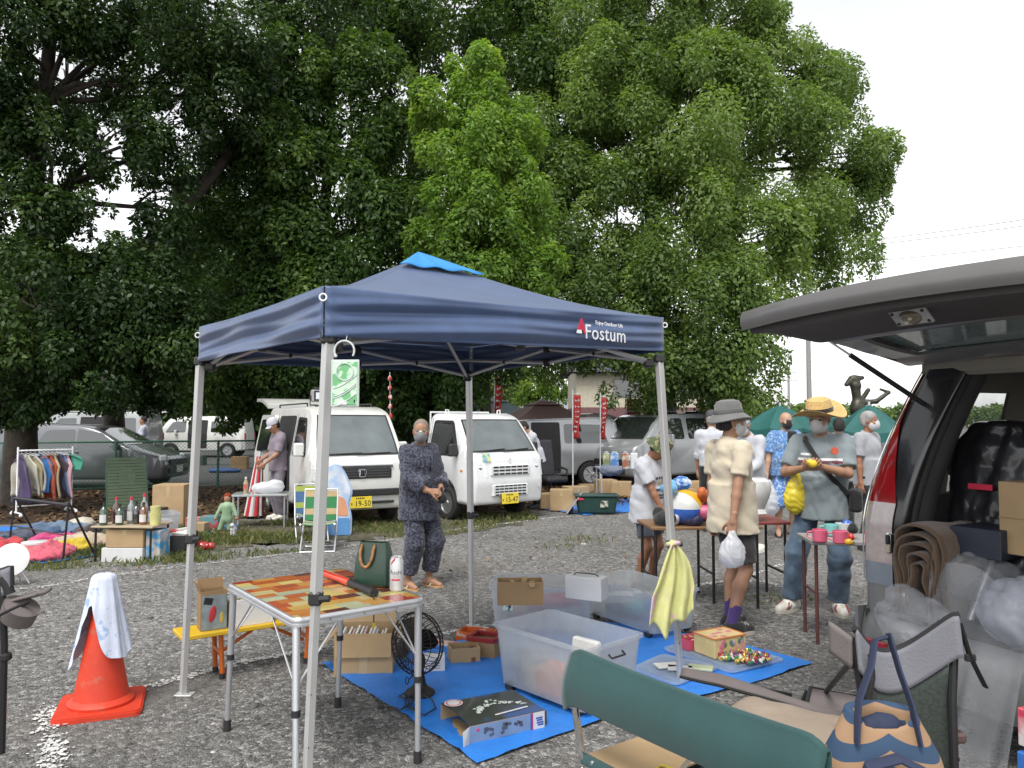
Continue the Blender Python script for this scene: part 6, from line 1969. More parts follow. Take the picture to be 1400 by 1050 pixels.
def fan():
 iron=mat('dark_iron',(.018,.015,.013),.42,metal=.5,var=.3,bump=.2,bscale=30)
 c=G(574,952)
 t=thing('electric_fan','old black electric fan with a wire cage standing on the tarpaulin','fan',c,R(150))
 b=MB(); b.lathe([(.085,.012),(.088,.022),(.080,.034),(.052,.050),(.036,.07),(.028,.11),(.022,.16),(.024,.22),(.001,.22)],26); b.build('base',iron,t)
 Hc=.305
 M=Matrix.Translation((0,0,Hc))@Matrix.Rotation(R(-84),4,'X')
 b=MB(); b.lathe([(.001,-.115),(.030,-.112),(.046,-.09),(.052,-.05),(.050,-.005),(.03,.01),(.012,.03),(.001,.03)],24,M); b.build('motor',iron,t)
 b=MB(); b.tube([(0,0,.2),(.0,.02,.25),(0,.03,Hc-.045)],.016,8); b.build('neck',iron,t)
 Rr=.172
 b=MB()
 for r,z in((Rr,.045),(Rr*.98,.012),(Rr*.80,.085),(Rr*.55,.100),(Rr*.8,-.012),(Rr*.22,.106)):
  b.tube([M@Vector((r*math.cos(q),r*math.sin(q),z))for q in[2*PI*j/36 for j in range(36)]],.0042 if r>Rr*.95 else .0026,5,closed=True)
 for k in range(36):
  q=2*PI*k/36
  cs,sn=math.cos(q),math.sin(q)
  b.tube([M@Vector((r*cs,r*sn,z))for r,z in((.03,.106),(Rr*.55,.100),(Rr*.80,.085),(Rr,.045),(Rr*.98,.012),(Rr*.8,-.012))],.0022,4)
 b.build('wire_cage',iron,t)
 for k in range(4):
  q=k*PI/2+.4
  def bl(u,v,q=q):
   r=.022+u*.125
   a=q+(v-.5)*(1.0*(.45+.9*math.sin(PI*min(1,u*.8+.18))))
   return tuple(M@Vector((r*math.cos(a),r*math.sin(a),.045+(v-.5)*.045)))
  b=MB(); b.sheet(bl,8,6,.002); b.build('blade',iron,t)
 b=MB(); b.lathe([(.022,.03),(.024,.055),(.012,.066),(.001,.067)],16,M); b.build('hub',iron,t)
 b=MB(); b.tube([(.03,.06,.11),(.05,.03,.10),(.04,-.01,.12)],.004,6); b.tube([(.012*math.cos(q)+.07,.03,.085+.020*math.sin(q))for q in[2*PI*j/12 for j in range(12)]],.003,5,closed=True); b.build('carry_loop',iron,t)
 inv=Matrix.Rotation(R(-150),4,'Z')
 def w(px,py,z=.03):return inv@(G(px,py,z)-c)
 b=MB(); b.tube([w(566,955),w(560,968),w(580,978),w(596,968),w(590,955),w(570,948),w(553,955),w(556,966),w(570,970),w(568,958),w(545,952),w(552,948),w(560,962),w(548,970),w(535,966),w(524,967)],.0045,6); k=b.build('power_cord',BLK,t)
 p=w(521,967); b=MB(); b.box(tuple(p),(.035,.02,.018),.4,b=.004); b.build('plug',BLK,k)
fan()
def lines(t,d):
 b=MB()
 for k in range(4):b.box((.0,-d[1]/2-.001,d[2]*(.3+.15*k)),(d[0]*.6,.001,.004))
 b.build('printed_lines',mat('blue_print',(.08,.11,.2),.6),t,None)
cube_thing('small_box','small white printed box standing behind the fan','box',G(592,917),(.15,.09,.10),R(6),CARD_W,extra=lines)
def pebb(t,d):junk(t,d,14,d[2]*.5,[mat('brown_bits',(.16,.08,.05),.7),mat('tan_bits',(.28,.19,.12),.7)],'trinket',.35)
def stamp(t,d):
 pebb(t,d)
 b=MB(); b.box((.05,-d[1]/2-.001,.03),(.028,.001,.028)); b.build('printed_stamp',mat('brown_print',(.18,.06,.03),.6),t,None)
open_box('trinket_box','low open brown box of small trinkets beside the fan',G(634,904),(.19,.15,.105),R(14),flaps=(0,0,0,0),inside=stamp,tape=False)
def rim(t,d):
 b=MB()
 for sx in(-1,1):
  b.box((sx*d[0]*.47,0,d[2]+.004),(.022,d[1]*1.02,.03),b=.003); b.box((0,sx*d[1]*.47,d[2]+.004),(d[0]*1.02,.022,.03),b=.003)
 b.build('red_rim',mat('maroon_card',(.24,.015,.02),.5),t)
open_box('red_rimmed_box','open brown box with a dark red rim between trinkets and clear bin',G(664,896),(.20,.17,.12),R(-22),m=CARD_D,flaps=(0,0,0,0),inside=rim,tape=False)
open_box('orange_game_box','flat orange game box lid lying behind the red rimmed box',G(652,876),(.26,.16,.075),R(-22),m=mat('orange_card',(.55,.11,.02),.5,col2=(.6,.45,.35),c2scale=14,c2edge=(.55,.62)),flaps=(0,0,0,0),tape=False)
cube_thing('striped_box','thin pink striped box lying flat behind the fan','box',G(607,884),(.20,.10,.03),R(-30),mat('pink_stripes',(.55,.20,.18),.6,col2=(.6,.55,.5),c2scale=30,c2edge=(.48,.52)))
CLEARP=clear_mat('milky_bin_plastic',(.68,.71,.74),.57,.22,.55)
def bin_(label,a,bq,wdt,h,contents,sticker=False,flip=1):
 """long near side from ground point a to b; the bin lies on its far side"""
 a,bq=Vector(a),Vector(bq)
 rz=math.atan2((bq-a).y,(bq-a).x)
 L=(bq-a).length
 nrm=Vector((-(bq-a).y,(bq-a).x,0)).normalized()
 c=(a+bq)/2+nrm*wdt/2
 t=thing('storage_bin',label,'storage bin',(c.x,c.y,.012),rz,'clear plastic storage bins on the blue tarpaulin')
 b=MB()
 def wall(L0,W0,L1,W1,z0,z1,d):
  p0=round_corners([(-L0/2+d,-W0/2+d),(L0/2-d,-W0/2+d),(L0/2-d,W0/2-d),(-L0/2+d,W0/2-d)],.05,4)
  p1=round_corners([(-L1/2+d,-W1/2+d),(L1/2-d,-W1/2+d),(L1/2-d,W1/2-d),(-L1/2+d,W1/2-d)],.05,4)
  return[(x,y,z0)for x,y in p0],[(x,y,z1)for x,y in p1]
 o0,o1=wall(L,wdt,L+.06,wdt+.05,.04,h,0)
 i0,i1=wall(L,wdt,L+.06,wdt+.05,.044,h,.004)
 _,r1=wall(L,wdt,L+.09,wdt+.08,0,h,0)
 _,r2=wall(L,wdt,L+.09,wdt+.08,0,h-.018,0)
 _,r3=wall(L,wdt,L+.06,wdt+.05,0,h-.018,0)
 n=len(o0)
 rows=[o0,[(x,y,h-.018)for x,y,z in r3],r2,r1,[(x,y,h+.001)for x,y,z in i1],i0]
 vs=[p for r in rows for p in r]
 fs=[(k*n+i,k*n+(i+1)%n,(k+1)*n+(i+1)%n,(k+1)*n+i)for k in range(len(rows)-1)for i in range(n)]
 fs+=[tuple(reversed(range(n))),tuple(range(5*n,6*n))]
 b.add(vs,fs); b.build('tub',CLEARP,t)
 for sx in(-1,1):
  for sy in(-1,1):
   w=MB(); w.cyl((sx*(L/2-.07),sy*(wdt/2-.0),.028),(sx*(L/2-.07),sy*(wdt/2-.035),.028),.028,n=16); w.build('caster',BLK,t)
  w=MB(); w.tube([(sx*(L/2+.03),-.055,h-.06),(sx*(L/2+.052),-.055,h-.075),(sx*(L/2+.052),.055,h-.075),(sx*(L/2+.03),.055,h-.06)],.006,6); w.build('handle',BLK if sx>0 else mat('grey_handle',(.35,.37,.40),.5),t)
 for(x,y,z,dx,dy,dz,m,r_)in contents:
  w=MB(); w.box((x*L,y*wdt,.05+z),(dx,dy,dz),rot(r_,random.uniform(-.15,.15),random.uniform(-.15,.15)),b=.012)
  o=w.build('packet',m,None); o.parent=None
  o.location=Vector((c.x,c.y,.012)); o.rotation_euler=(0,0,rz)
  tag(o,bin_.labels.pop(0)if bin_.labels else 'packaged toy inside a clear bin','packet','packaged toys inside the clear bins')
 if sticker:
  w=MB(); w.box((-L/2+.10,-wdt/2-.021,h*.66),(.075,.002,.11)); w.build('sticker',mat('green_sticker',(.55,.65,.55),.5,col2=(.03,.05,.12),c2scale=40,c2edge=(.48,.52)),t,None)
  w=MB(); w.box((-L/2+.08,-wdt/2-.023,h*.70),(.018,.002,.05)); w.build('sticker_mark',mat('sticker_green',(.05,.35,.1),.5),t,None)
 return t,c,rz
PK=[mat('packet_orange',(.50,.18,.08),.5),mat('packet_white',(.6,.6,.58),.5),mat('packet_grey',(.12,.14,.17),.5),mat('packet_red',(.42,.05,.05),.5),mat('packet_blue',(.05,.16,.40),.5),mat('packet_tan',(.40,.28,.18),.6),mat('packet_teal',(.06,.32,.30),.5)]
bin_.labels=['orange packet low in the front clear bin','grey packet in the left of the front clear bin','white carton standing at the back of the front clear bin','tan packet in the middle of the front clear bin','red packet at the right end of the front clear bin','dark grey packet lying flat in the front clear bin','flat red box lying in the back left clear bin','tan box lying in the back left clear bin','white box in the back left clear bin','white packet at the left of the right clear bin','teal packet in the right clear bin','blue box at the right end of the right clear bin','grey packet under the white packet in the right clear bin']
binA=bin_('large clear storage bin in front with its open top towards the viewer',G(684,944),G(800,990),.42,.38,[(.08,-.25,.07,.22,.15,.15,PK[0],.3),(-.3,-.2,.08,.20,.16,.17,PK[2],.8),(.05,.3,.16,.20,.05,.18,PK[1],0),(-.12,-.28,.06,.16,.13,.13,PK[5],1.2),(.34,-.25,.06,.18,.15,.13,PK[3],.5),(-.1,.1,.03,.25,.2,.06,PK[2],.1)])
binB=bin_('clear storage bin behind with a green sticker on its side',G(676,870),G(805,874),.42,.36,[(.1,0,.16,.40,.25,.05,PK[3],.1),(-.1,0,.08,.3,.25,.08,PK[5],.2),(.25,-.1,.10,.18,.12,.14,PK[1],.1)],sticker=True)
binC=bin_('clear storage bin on the right beside the yellow towel',G(806,846),G(893,878),.40,.33,[(-.25,0,.12,.24,.18,.08,PK[1],.4),(-.05,0,.08,.22,.16,.06,PK[6],-.3),(.32,-.12,.10,.17,.10,.16,PK[4],0),(-.2,0,.05,.3,.2,.06,PK[2],.2)])
open_box('cardboard_box','shallow brown cardboard box resting on the rim of the sticker bin',G(711,824,.375),(.30,.15,.15),R(2),flaps=(0,0,0,0),tape=False,m=CARD_D,inside=lambda t,d:junk(t,d,3,d[2]*.7,[PAPER,CARD],'leaflet',.9))
def wh(t,d):
 b=MB(); b.tube([(-.09,-.0,d[2]+.002),(-.07,-.01,d[2]+.016),(.06,.0,d[2]+.016),(.085,.01,d[2]+.002)],.006,6,flat=.6); b.build('carry_handle',BLK,t)
cube_thing('white_box','white cardboard box with a black handle resting across two clear bins','box',G(802,818,.385),(.26,.13,.15),R(-28),CARD_W,extra=wh)
LIDP=clear_mat('milky_lid_plastic',(.60,.70,.80),.5,.25,.5)
def lid(label,pts,z):
 b=MB(); q=[G(*p,z)for p in pts]; c=sum(q,Vector())/len(q)
 pl=round_corners([((p-c).x,(p-c).y)for p in q],.05,4)
 b.prism(pl,.012); b.prism(inset(pl,.03),.010,Matrix.Translation((0,0,.012)))
 simple('bin_lid',label,'lid',b,LIDP,(c.x,c.y,z))
lid('pale plastic lid with paper packets lying on the tarpaulin',[(862,915),(925,938),(985,913),(905,896)],.026)
lid('pale plastic lid under the gold tokens on the tarpaulin',[(905,888),(1000,921),(1075,903),(960,872)],.026)
for k,(px,py,rz,lab)in enumerate(((912,911,.2,'small flat packet of pictures nearest the tent leg'),(930,915,-.2,'white flat packet beside the pictures'),(958,914,-.35,'pale green flat packet touching the brown strap'))):
 b=MB(); b.box((0,0,.006),(.15,.09,.012),b=.003); simple('flat_packet',lab,'packet',b,[PK[1],CARD_W,mat('pale_green_paper',(.42,.46,.30),.6)][k],G(px,py,.052),rz,'flat packets on a plastic lid')
def flow(t,d):
 for k in range(12):
  b=MB(); b.ball((random.uniform(-.42,.42)*d[0],-d[1]/2-.001,random.uniform(.2,.85)*d[2]),(.014,.002,.018),8,6); b.build('printed_flower',random.choice([mat('pr_pink',(.55,.16,.22),.6),mat('pr_lilac',(.45,.30,.45),.6),mat('pr_green',(.10,.20,.14),.6)]),t)
 for k in range(6):
  b=MB(); b.ball((random.uniform(-.35,.35)*d[0],random.uniform(-.35,.35)*d[1],d[2]+.001),(.025,.018,.0015),8,6); b.build('printed_flower',mat('pr_pink',(.55,.16,.22),.6),t)
 b=MB()
 for sy in(-1,1):b.box((0,sy*d[1]/2,d[2]),(d[0]*1.01,.008,.008))
 for sx in(-1,1):b.box((sx*d[0]/2,0,d[2]),(.008,d[1]*1.01,.008))
 b.build('orange_edge',mat('orange_edge',(.58,.20,.06),.6),t)
cube_thing('flowered_box','yellow flowered gift box with orange edges on the tarpaulin','box',G(984,892,.05),(.27,.20,.125),R(28),mat('yellow_flower_card',(.58,.47,.22),.6,col2=(.60,.30,.25),c2scale=9,c2edge=(.52,.64)),extra=flow)
open_box('pink_box','low pink open box beside the flowered gift box',G(945,884,.05),(.17,.14,.065),R(28),m=mat('pink_card',(.55,.08,.14),.6),flaps=(0,0,0,0),tape=False,inside=lambda t,d:junk(t,d,4,d[2]*.7,[PAPER,CARD],'trinket',.5))
def tokens():
 c=G(1018,902,.052)
 t=thing('token_heap','heap of gold and coloured bell shaped trinkets on a plastic lid','trinkets',c)
 gold=mat('gold_plastic',(.62,.45,.12),.25,metal=.7); ms=[gold,gold,gold,mat('tr_red',(.35,.03,.05),.3),mat('tr_white',(.6,.58,.5),.4),mat('tr_purple',(.2,.05,.15),.3),mat('tr_green',(.05,.22,.10),.3)]
 shapes=[]
 b=MB(); b.lathe([(.016,0),(.017,.004),(.010,.012),(.009,.024),(.012,.028),(.006,.036),(.001,.037)],10)
 for m in ms:shapes.append(b.mesh('trinket',m))
 for k in range(95):
  r=random.random()**.5; a=random.random()*6.28
  o=link('trinket',random.choice(shapes),t)
  o.location=(r*.155*math.cos(a)+0,r*.085*math.sin(a),max(.0,.05*(1-r))*random.random()+.006); o.rotation_euler=(random.uniform(-1.2,1.2),random.uniform(-1.2,1.2),random.uniform(0,6))
tokens()
def toybox():
 a,bq=G(642,1022),G(745,998)
 rz=math.atan2((bq-a).y,(bq-a).x); L=(bq-a).length; D=.34; h=.085
 n=Vector((-(bq-a).y,(bq-a).x,0)).normalized()
 c=(a+bq)/2+n*D/2
 t=thing('toy_set_box','dark picture box of a toy space base lying open on the tarpaulin','toy box',(c.x,c.y,.014),rz)
 navy=mat('box_art_dark',(.030,.034,.030),.35,coat=.3,col2=(.030,.07,.20),c2scale=3.5,c2edge=(.52,.62))
 side=mat('box_side_blue',(.17,.24,.36),.4,var=.15)
 x,y=L/2,D/2
 b=MB(); b.box((0,0,.002),(L,D,.004)); b.box((0,y-.002,h/2),(L,.004,h)); b.box((0,-y+.002,h/2),(L,.004,h)); b.build('carton',CARD,t,None)
 b=MB(); b.sheet(lambda u,v:((u-.5)*L,(v-.5)*D,h+.012*math.sin(PI*v)*(1-u)+.004),8,8,.003); top=b.build('top_panel',navy,t)
 b=MB(); b.box((-.035,-y-.001,h/2),(L-.07,.002,h-.004)); b.build('front_print',side,t,None)
 b=MB(); b.box((x-.038,-y-.0015,h/2),(.068,.002,h-.004)); b.build('front_label',CARD_W,t,None)
 b=MB(); b.box((x-.074,-y-.002,h/2),(.006,.002,h-.004)); b.build('red_stripe',LET_R,t,None)
 b=MB(); b.box((x-.082,-y-.002,h/2),(.010,.002,h-.004)); b.build('blue_stripe',mat('pr_blue',(.03,.08,.3),.5),t,None)
 for k,zz in enumerate((.055,.044,.032,.021)):
  b=MB(); b.box((x-.036+.003*k,-y-.003,zz),(.040-.006*(k%2),.001,.008)); b.build('printed_line',mat('pr_blue',(.03,.08,.3),.5),t,None)
 for px in(-.10,.0,.075):
  b=MB()
  for k in range(5):b.box((px-.02+random.uniform(-.02,.03),-y-.003,h*.5+random.uniform(-.02,.02)),(random.uniform(.012,.035),.001,random.uniform(.008,.02)),rot(0,0,random.uniform(-.7,.7)))
  b.build('printed_shape',mat('pr_slate',(.07,.08,.11),.5),t,None)
 b=MB(); b.ball((-x+.045,-y-.002,h*.72),(.009,.001,.008),10,6); b.build('printed_dot',mat('pr_magenta',(.5,.03,.16),.5),t)
 zt=h+.0175
 pale=mat('pr_pale',(.45,.50,.47),.5,var=.3,vscale=60)
 for k in range(70):
  u=random.random()
  xx=-x*.55+u*L*.68; yy=-.03+.055*math.sin(u*3.1)+random.gauss(0,.012)+(.05 if .35<u<.6 else 0)*random.random()
  b=MB(); b.box((xx,yy-.02,zt-.006*abs(yy)/y-.012*max(0,xx/x)),(random.uniform(.006,.02),random.uniform(.005,.018),.001),random.uniform(0,3)); b.build('printed_speck',pale,t,None)
 b=MB(); b.box((.05,-.115,h+.011),(.20,.010,.002),.10); b.build('printed_streak',CARD_W,t,None)
 for r0,m in((.048,CARD_W),(.040,LET_R),(.033,CARD_W)):
  b=MB(); b.lathe([(r0,0),(r0,.0006+(.048-r0)*.05),(.0001,.0006+(.048-r0)*.05)],28); o=b.build('printed_badge',m,t); o.location=(-x+.045,y-.06,h+.0165)
 for dz,ang,w in((0,150,.05),):
  b=MB(); b.add([(-x,-y,h),(-x,-y,0),(-x-.05,-y-.035,-.004),(-x-.05,-y-.025,h-.01)],[(0,1,2,3),(3,2,1,0)]); b.build('end_flap',PAPER,t,None)
 b=MB(); b.add([(-x,-y+.05,.003),(-x,y,.003),(-x-.075,y-.02,-.004),(-x-.075,-y+.08,-.004)],[(0,1,2,3),(3,2,1,0)]); b.build('end_flap',CARD,t,None)
 b=MB(); b.add([(x,-y,.0),(x,-y,h),(x+.03,-y+.03,h-.02),(x+.03,-y+.03,.0)],[(0,1,2,3),(3,2,1,0)]); b.build('end_flap',CARD_D,t,None)
toybox()
def pole_towel():
 c=P(920,742,4.55)
 m=mat('yellow_print_towel',(.60,.60,.26),.95,bump=.35,bscale=200,col2=(.62,.42,.50),c2scale=10,c2edge=(.56,.66))
 def f(u,v):
  w=.018+.125*min(1,v*1.5)*(1-.35*max(0,v-.6))+.010*math.sin(v*7)
  x=(u-.5)*2*w+.012*math.sin(v*5)-.012*v
  y=-.035-.022*math.sin(u*17+v*2)*(.3+v)-.01*math.cos(u*5)
  z=-v*(.56-.20*abs(u-.35)-.06*abs(math.sin(u*7+.4)))
  return(x,y,z)
 b=MB(); b.sheet(f,40,26,.003); b.tube([(-.03,.0,-.01),(-.02,-.04,0),(.025,-.04,.004),(.035,.01,-.005),(.0,.04,.0)],.014,7,closed=True)
 o=b.build('towel',m,None,3.2); o.location=c; tag(o,'yellow and pink towel hanging from the right tent leg','towel')
pole_towel()
# near van with its tailgate up
VAN_P=mat('warm_silver_paint',(.23,.23,.225),.35,metal=.35,coat=.7,var=.04)
VAN_SHADED=mat('shaded_silver_paint',(.15,.145,.14),.4,metal=.3,coat=.4,var=.05)  # van silver darkened: shade on the raised gate's down-facing edge put into colour
VAN_B=mat('gloss_black_trim',(.012,.012,.013),.25,coat=.6)
TRIM=mat('beige_trim',(.22,.205,.175),.8,var=.05)
TRIM_D=mat('charcoal_trim',(.030,.030,.030),.75)
TINT=clear_mat('tinted_window',(.35,.42,.40),.62,.05,.2)
VA=math.atan2(.407,.915)
V0=Vector((1.93,4.30,0))
VM=Matrix.Translation(V0)@Matrix.Rotation(VA,4,'Z')
def near_van():
 t=thing('minivan','silver minivan at the right edge with its tailgate raised over a packed boot','van',V0,VA)
 ln=lambda z:0 if z<1.0 else .30*((z-1.0)/.9)**1.5
 tb=lambda z:0.0 if z<1.0 else .19*((z-1.0)/.9)**1.4
 W=1.70
 def pillar(z0,z1,nz,sg):
  def f(u,v):
   z=z0+(z1-z0)*v
   path=[(.34,0),(.10,.0),(.03,.018),(0,.06),(.0,.20),(.012,.27),(.05,.285),(.13,.285)]
   k=u*(len(path)-1); i=min(int(k),len(path)-2); q=k-i
   x=path[i][0]*(1-q)+path[i+1][0]*q; y=path[i][1]*(1-q)+path[i+1][1]*q
   y0=-tb(z)-y
   return(x+ln(z),y0 if sg>0 else-W-y0,z)
  b=MB(); b.sheet(f,21,nz,.0); return b
 for sg in(1,-1):
  pillar(.45,.70,6,sg).build('rear_corner',VAN_P,t,1.2)
  pillar(.70,1.93,22,sg).build('upper_pillar',VAN_B,t,1.2)
  def lamp(u,v,sg=sg):
   z=.70+1.19*v
   path=[(.26,-.006),(.10,-.010),(.03,.008),(-.012,.055),(-.008,.215)]
   k=u*(1-.42*max(0,v-.37)/.63)*(len(path)-1); i=min(int(k),len(path)-2); q=k-i
   x=path[i][0]*(1-q)+path[i+1][0]*q; y=path[i][1]*(1-q)+path[i+1][1]*q
   y0=-tb(z)-y
   return(x+ln(z),y0 if sg>0 else-W-y0,z)
  for nm,m,v0,v1 in(('tail_lamp',RED_LAMP,.37,1),('reverse_lamp',mat('lamp_silver_pink',(.45,.38,.37),.12,coat=1,var=.12,vscale=25),.10,.37),('lamp_base',mat('lamp_blue_grey',(.20,.23,.27),.3,coat=.6),.0,.10)):
   b=MB(); b.sheet(lambda u,v:lamp(u,v0+(v1-v0)*v),12,14,.004); b.build(nm,m,t,1.2)
  b=MB(); b.tube([(ln(z)-.006,(-tb(z)-.030)if sg>0 else-W+tb(z)+.030,z)for z in[.72+1.17*i/12 for i in range(13)]],.004,5); b.build('lamp_edge',CHROME,t)
  b=MB(); b.tube([(ln(z)+.05,(-tb(z)*.9-.298)if sg>0 else-W+tb(z)*.9+.298,z)for z in[.56+1.28*i/14 for i in range(15)]],.016,8); b.build('door_seal',RUBBER,t)
  b=MB(); b.sheet(lambda u,v:(ln(.6+1.3*v)+.07+.12*u,(1 if sg>0 else-1)*(-tb(.6+1.3*v)*.9-.305-.02*math.sin(u*3))-(0 if sg>0 else W),.6+1.3*v),4,14,.01); b.build('inner_frame',TRIM_D,t,1.2)
 b=MB(); b.box((.0,-.20,.93),(.05,.035,.11),b=.012); b.build('latch_recess',CHROME,t)
 b=MB(); b.box((-.022,-.205,.95),(.03,.02,.05),b=.008); b.build('latch',BLK,t)
 b=MB(); b.sheet(lambda u,v:(-.05-.05*math.sin(PI*v)+.10*(abs(2*u-1))**6+(.25 if False else 0),-u*W-.0,.22+.36*v),24,8,.03); b.sheet(lambda u,v:(-.02+.5*u,.004,.22+.34*v),4,4,.02)
 b.build('bumper',VAN_P,t,1.2)
 b=MB(); b.box((-.092,-.16,.40),(.02,.16,.05),b=.006); b.build('reflector',RED_LAMP,t)
 b=MB(); b.box((.12,-W/2,.575),(.40,W-.32,.03),b=.008); b.build('sill',TRIM_D,t)
 b=MB(); b.sheet(lambda u,v:(.30+4.0*u,-.18-(W-.36)*v,1.93+.035*math.sin(PI*v)+.02*math.sin(PI*u)),8,8,.05); b.build('roof',VAN_P,t,1.2)
 b=MB(); b.sheet(lambda u,v:(.36+3.4*u,-.24-(W-.48)*v,1.85+.02*math.sin(PI*v)),6,6,.02); b.build('headlining',TRIM,t,1.2)
 b=MB(); b.box((.33,-W/2,1.87),(.10,W-.36,.10),b=.02); b.build('header',TRIM,t)
 b=MB(); b.box((2.1,-W/2,.50),(4.2,W-.06,.10)); b.build('floor',TRIM_D,t)
 for sg in(1,-1):
  Yf=lambda z,off=0:(-tb(z)-off)if sg>0 else-W+tb(z)+off
  def panel(x0,x1,z0,z1,off,m,nm,th=.03):
   b=MB(); b.sheet(lambda u,v:(x0+(x1-x0)*u,Yf(z0+(z1-z0)*v,off),z0+(z1-z0)*v),4,4,th if sg<0 else 0)
   if sg>0:b.sheet(lambda u,v:(x0+(x1-x0)*u,Yf(z0+(z1-z0)*v,off-.02),z0+(z1-z0)*v),4,4,0)
   return b.build(nm,m,t,1.2)
  panel(.30,4.2,.30,1.16,.0,VAN_P,'flank')
  panel(.45,4.0,.55,1.16,.09,TRIM_D,'side_trim')
  for x0,x1 in((.32,.62),(1.02,1.24),(2.20,2.34),(3.2,4.2)):panel(x0,x1,1.16,1.76,.05,TRIM,'window_pillar')
  panel(.30,4.2,1.74,1.93,.05,TRIM,'roof_rail_trim')
  for x0,x1 in((.62,1.02),(1.24,2.20),(2.34,3.2)):
   b=MB(); b.sheet(lambda u,v:(x0+(x1-x0)*u,Yf(1.16+.58*v,.03),1.16+.58*v),3,3,0); b.build('side_window',TINT,t,1.2)
 b=MB(); b.box((3.4,-W/2,.95),(.5,W-.2,.5),b=.08); b.build('dashboard',TRIM_D,t)
 for y in(-.45,-1.25):
  b=MB(); b.box((2.5,y,.95),(.16,.5,.75),rot(0,0,-.15),b=.06); b.box((2.46,y,1.42),(.10,.28,.20),b=.05); b.box((2.75,y,.65),(.5,.5,.16),b=.05); b.build('front_seat',SEAT_G,t)
 b=MB(); b.sheet(lambda u,v:(3.35+.75*(1-v),-.25-(W-.5)*u,1.12+.66*v),3,3,0); b.build('windshield',TINT,t)
 for sg in(1,-1):
  for x in(.75,3.4):wheel(t,x,-.11 if sg>0 else-W+.11,.31,.2,STEEL,sg=sg)
 g=bpy.data.objects.new('tailgate',None); COL.objects.link(g); g.parent=t
 hx,hz,L=.30,1.935,1.30
 def gp(u,v,off=0):
  wv=.06 if v<.6 else .06-.06*(v-.6)/.4
  y0,y1=-.13+.05*min(1,v*2),-W-.06-.05*min(1,v*2)
  cr=.10*max(0,(v-.86)/.14)**2
  y=y0-cr+(y1-y0+2*cr)*u
  x=hx-L*v+.05*(2*u-1)**2*v
  z=hz+.20*v-.02*math.sin(PI*v)*-1.5-.05*max(0,(v-.8)/.2)**2+.02*(1-(2*u-1)**2)
  return(x,y,z+off)
 b=MB(); b.sheet(lambda u,v:gp(u,v,.0),24,24,.02); b.build('outer_skin',VAN_SHADED,g,1.2)
 def inner(u,v):
  lip=1-max(0,1-min(u,1-u)/.035)**2
  lip2=1-max(0,1-(1-v)/.05)**2
  p=gp(.012+.976*u,.47+.53*v*1.0-.012*v,-.02-.085*lip*lip2*min(1,.35+v*3))
  return p
 b=MB(); b.sheet(inner,40,26,.004); b.build('inner_trim',mat('dark_grey_gate_trim',(.055,.052,.050),.7,var=.06),g,1.2)
 b=MB(); b.sheet(lambda u,v:(lambda q:(q[0]-.012*math.sin(PI*v),q[1],q[2]+.022-.085*v))(gp(u,1.0)),24,6,.008); b.build('gate_edge',VAN_SHADED,g,1.2)
 for s_ in(0,1):
  b=MB(); b.sheet(lambda u,v:(lambda q:(q[0],q[1]+(.010 if s_==0 else-.010)*math.sin(PI*v),q[2]+.022-.075*v))(gp(s_,.02+.98*u)),20,5,.008); b.build('gate_side_edge',VAN_P,g,1.2)
 b=MB(); b.sheet(lambda u,v:gp(.10+.80*u,.12+.34*v,-.030),10,8,.005); b.build('gate_glass',mat('gate_glass_tint',(.22,.29,.28),.08,coat=1,spec=.8),g,1.2)
 def fr(u0,u1,v0,v1,off=-.055):
  bb=MB(); bb.sheet(lambda u,v:gp(u0+(u1-u0)*u,v0+(v1-v0)*v,off+.02*math.sin(PI*v)*-1),16,6,.02); bb.build('window_frame',VAN_P,g,1.2)
 fr(.02,.98,.02,.14); fr(.02,.11,.12,.50); fr(.89,.98,.12,.50); fr(.02,.98,.44,.50)
 q=Vector(gp(.50,.80,-.125)); Mg=Matrix.Translation(q)@Matrix.Rotation(.75,4,'Y')
 b=MB(); b.box((0,0,0),(.085,.17,.012),b=.004); o=b.build('lamp_plate',mat('plate_grey',(.40,.40,.39),.5),g); o.matrix_local=Mg
 b=MB(); b.ball((0,0,-.006),(.036,.050,.022),18,8); o=b.build('lamp_bowl',mat('lamp_amber_glass',(.16,.14,.10),.1,coat=1),g); o.matrix_local=Mg
 b=MB(); b.ball((.008,.012,-.026),.010,8,6); b.ball((-.01,-.014,-.025),.010,8,6); o=b.build('bulb',mat('bulb_glass',(.6,.52,.38),.1,coat=1),g); o.matrix_local=Mg
 b=MB()
 for y in(-.07,.07):
  for x in(-.028,.028):b.cyl((x,y,-.004),(x,y,-.010),.007,n=8)
 o=b.build('screw',BLK,g); o.matrix_local=Mg
 b=MB(); b.box((-.02,-.20,-.0),(.08,.20,.02),b=.01); o=b.build('pull_handle',BLK,g); o.matrix_local=Matrix.Translation(Vector(gp(.80,.8,-.125)))
 p0,p1=Vector(gp(.035,.52,-.07)),Vector((ln(1.62)+.05,-tb(1.62)-.15,1.66))
 m_=p0.lerp(p1,.22)
 b=MB(); b.cyl(p0,m_,.0065,n=8); s=b.build('strut_rod',CHROME,t); b=MB(); b.cyl(m_,p1,.0135,n=10); b.build('strut_body',BLK,s)
 b=MB(); b.box((.31,-.42,1.90),(.07,.12,.03),b=.008); b.build('hinge',VAN_P,t); b=MB(); b.box((.31,-1.25,1.90),(.07,.12,.03),b=.008); b.build('hinge',VAN_P,t)
 b=MB(); b.tube([(1.15,-.30,1.80),(.95,-.42,1.55),(.9,-.6,1.3)],.022,6,flat=.2); b.build('seat_belt',BLK,t)
 b=MB(); b.ball((.46,-.235,1.33),(.04,.03,.07),12,8); b.build('belt_anchor',TRIM,t)
near_van()
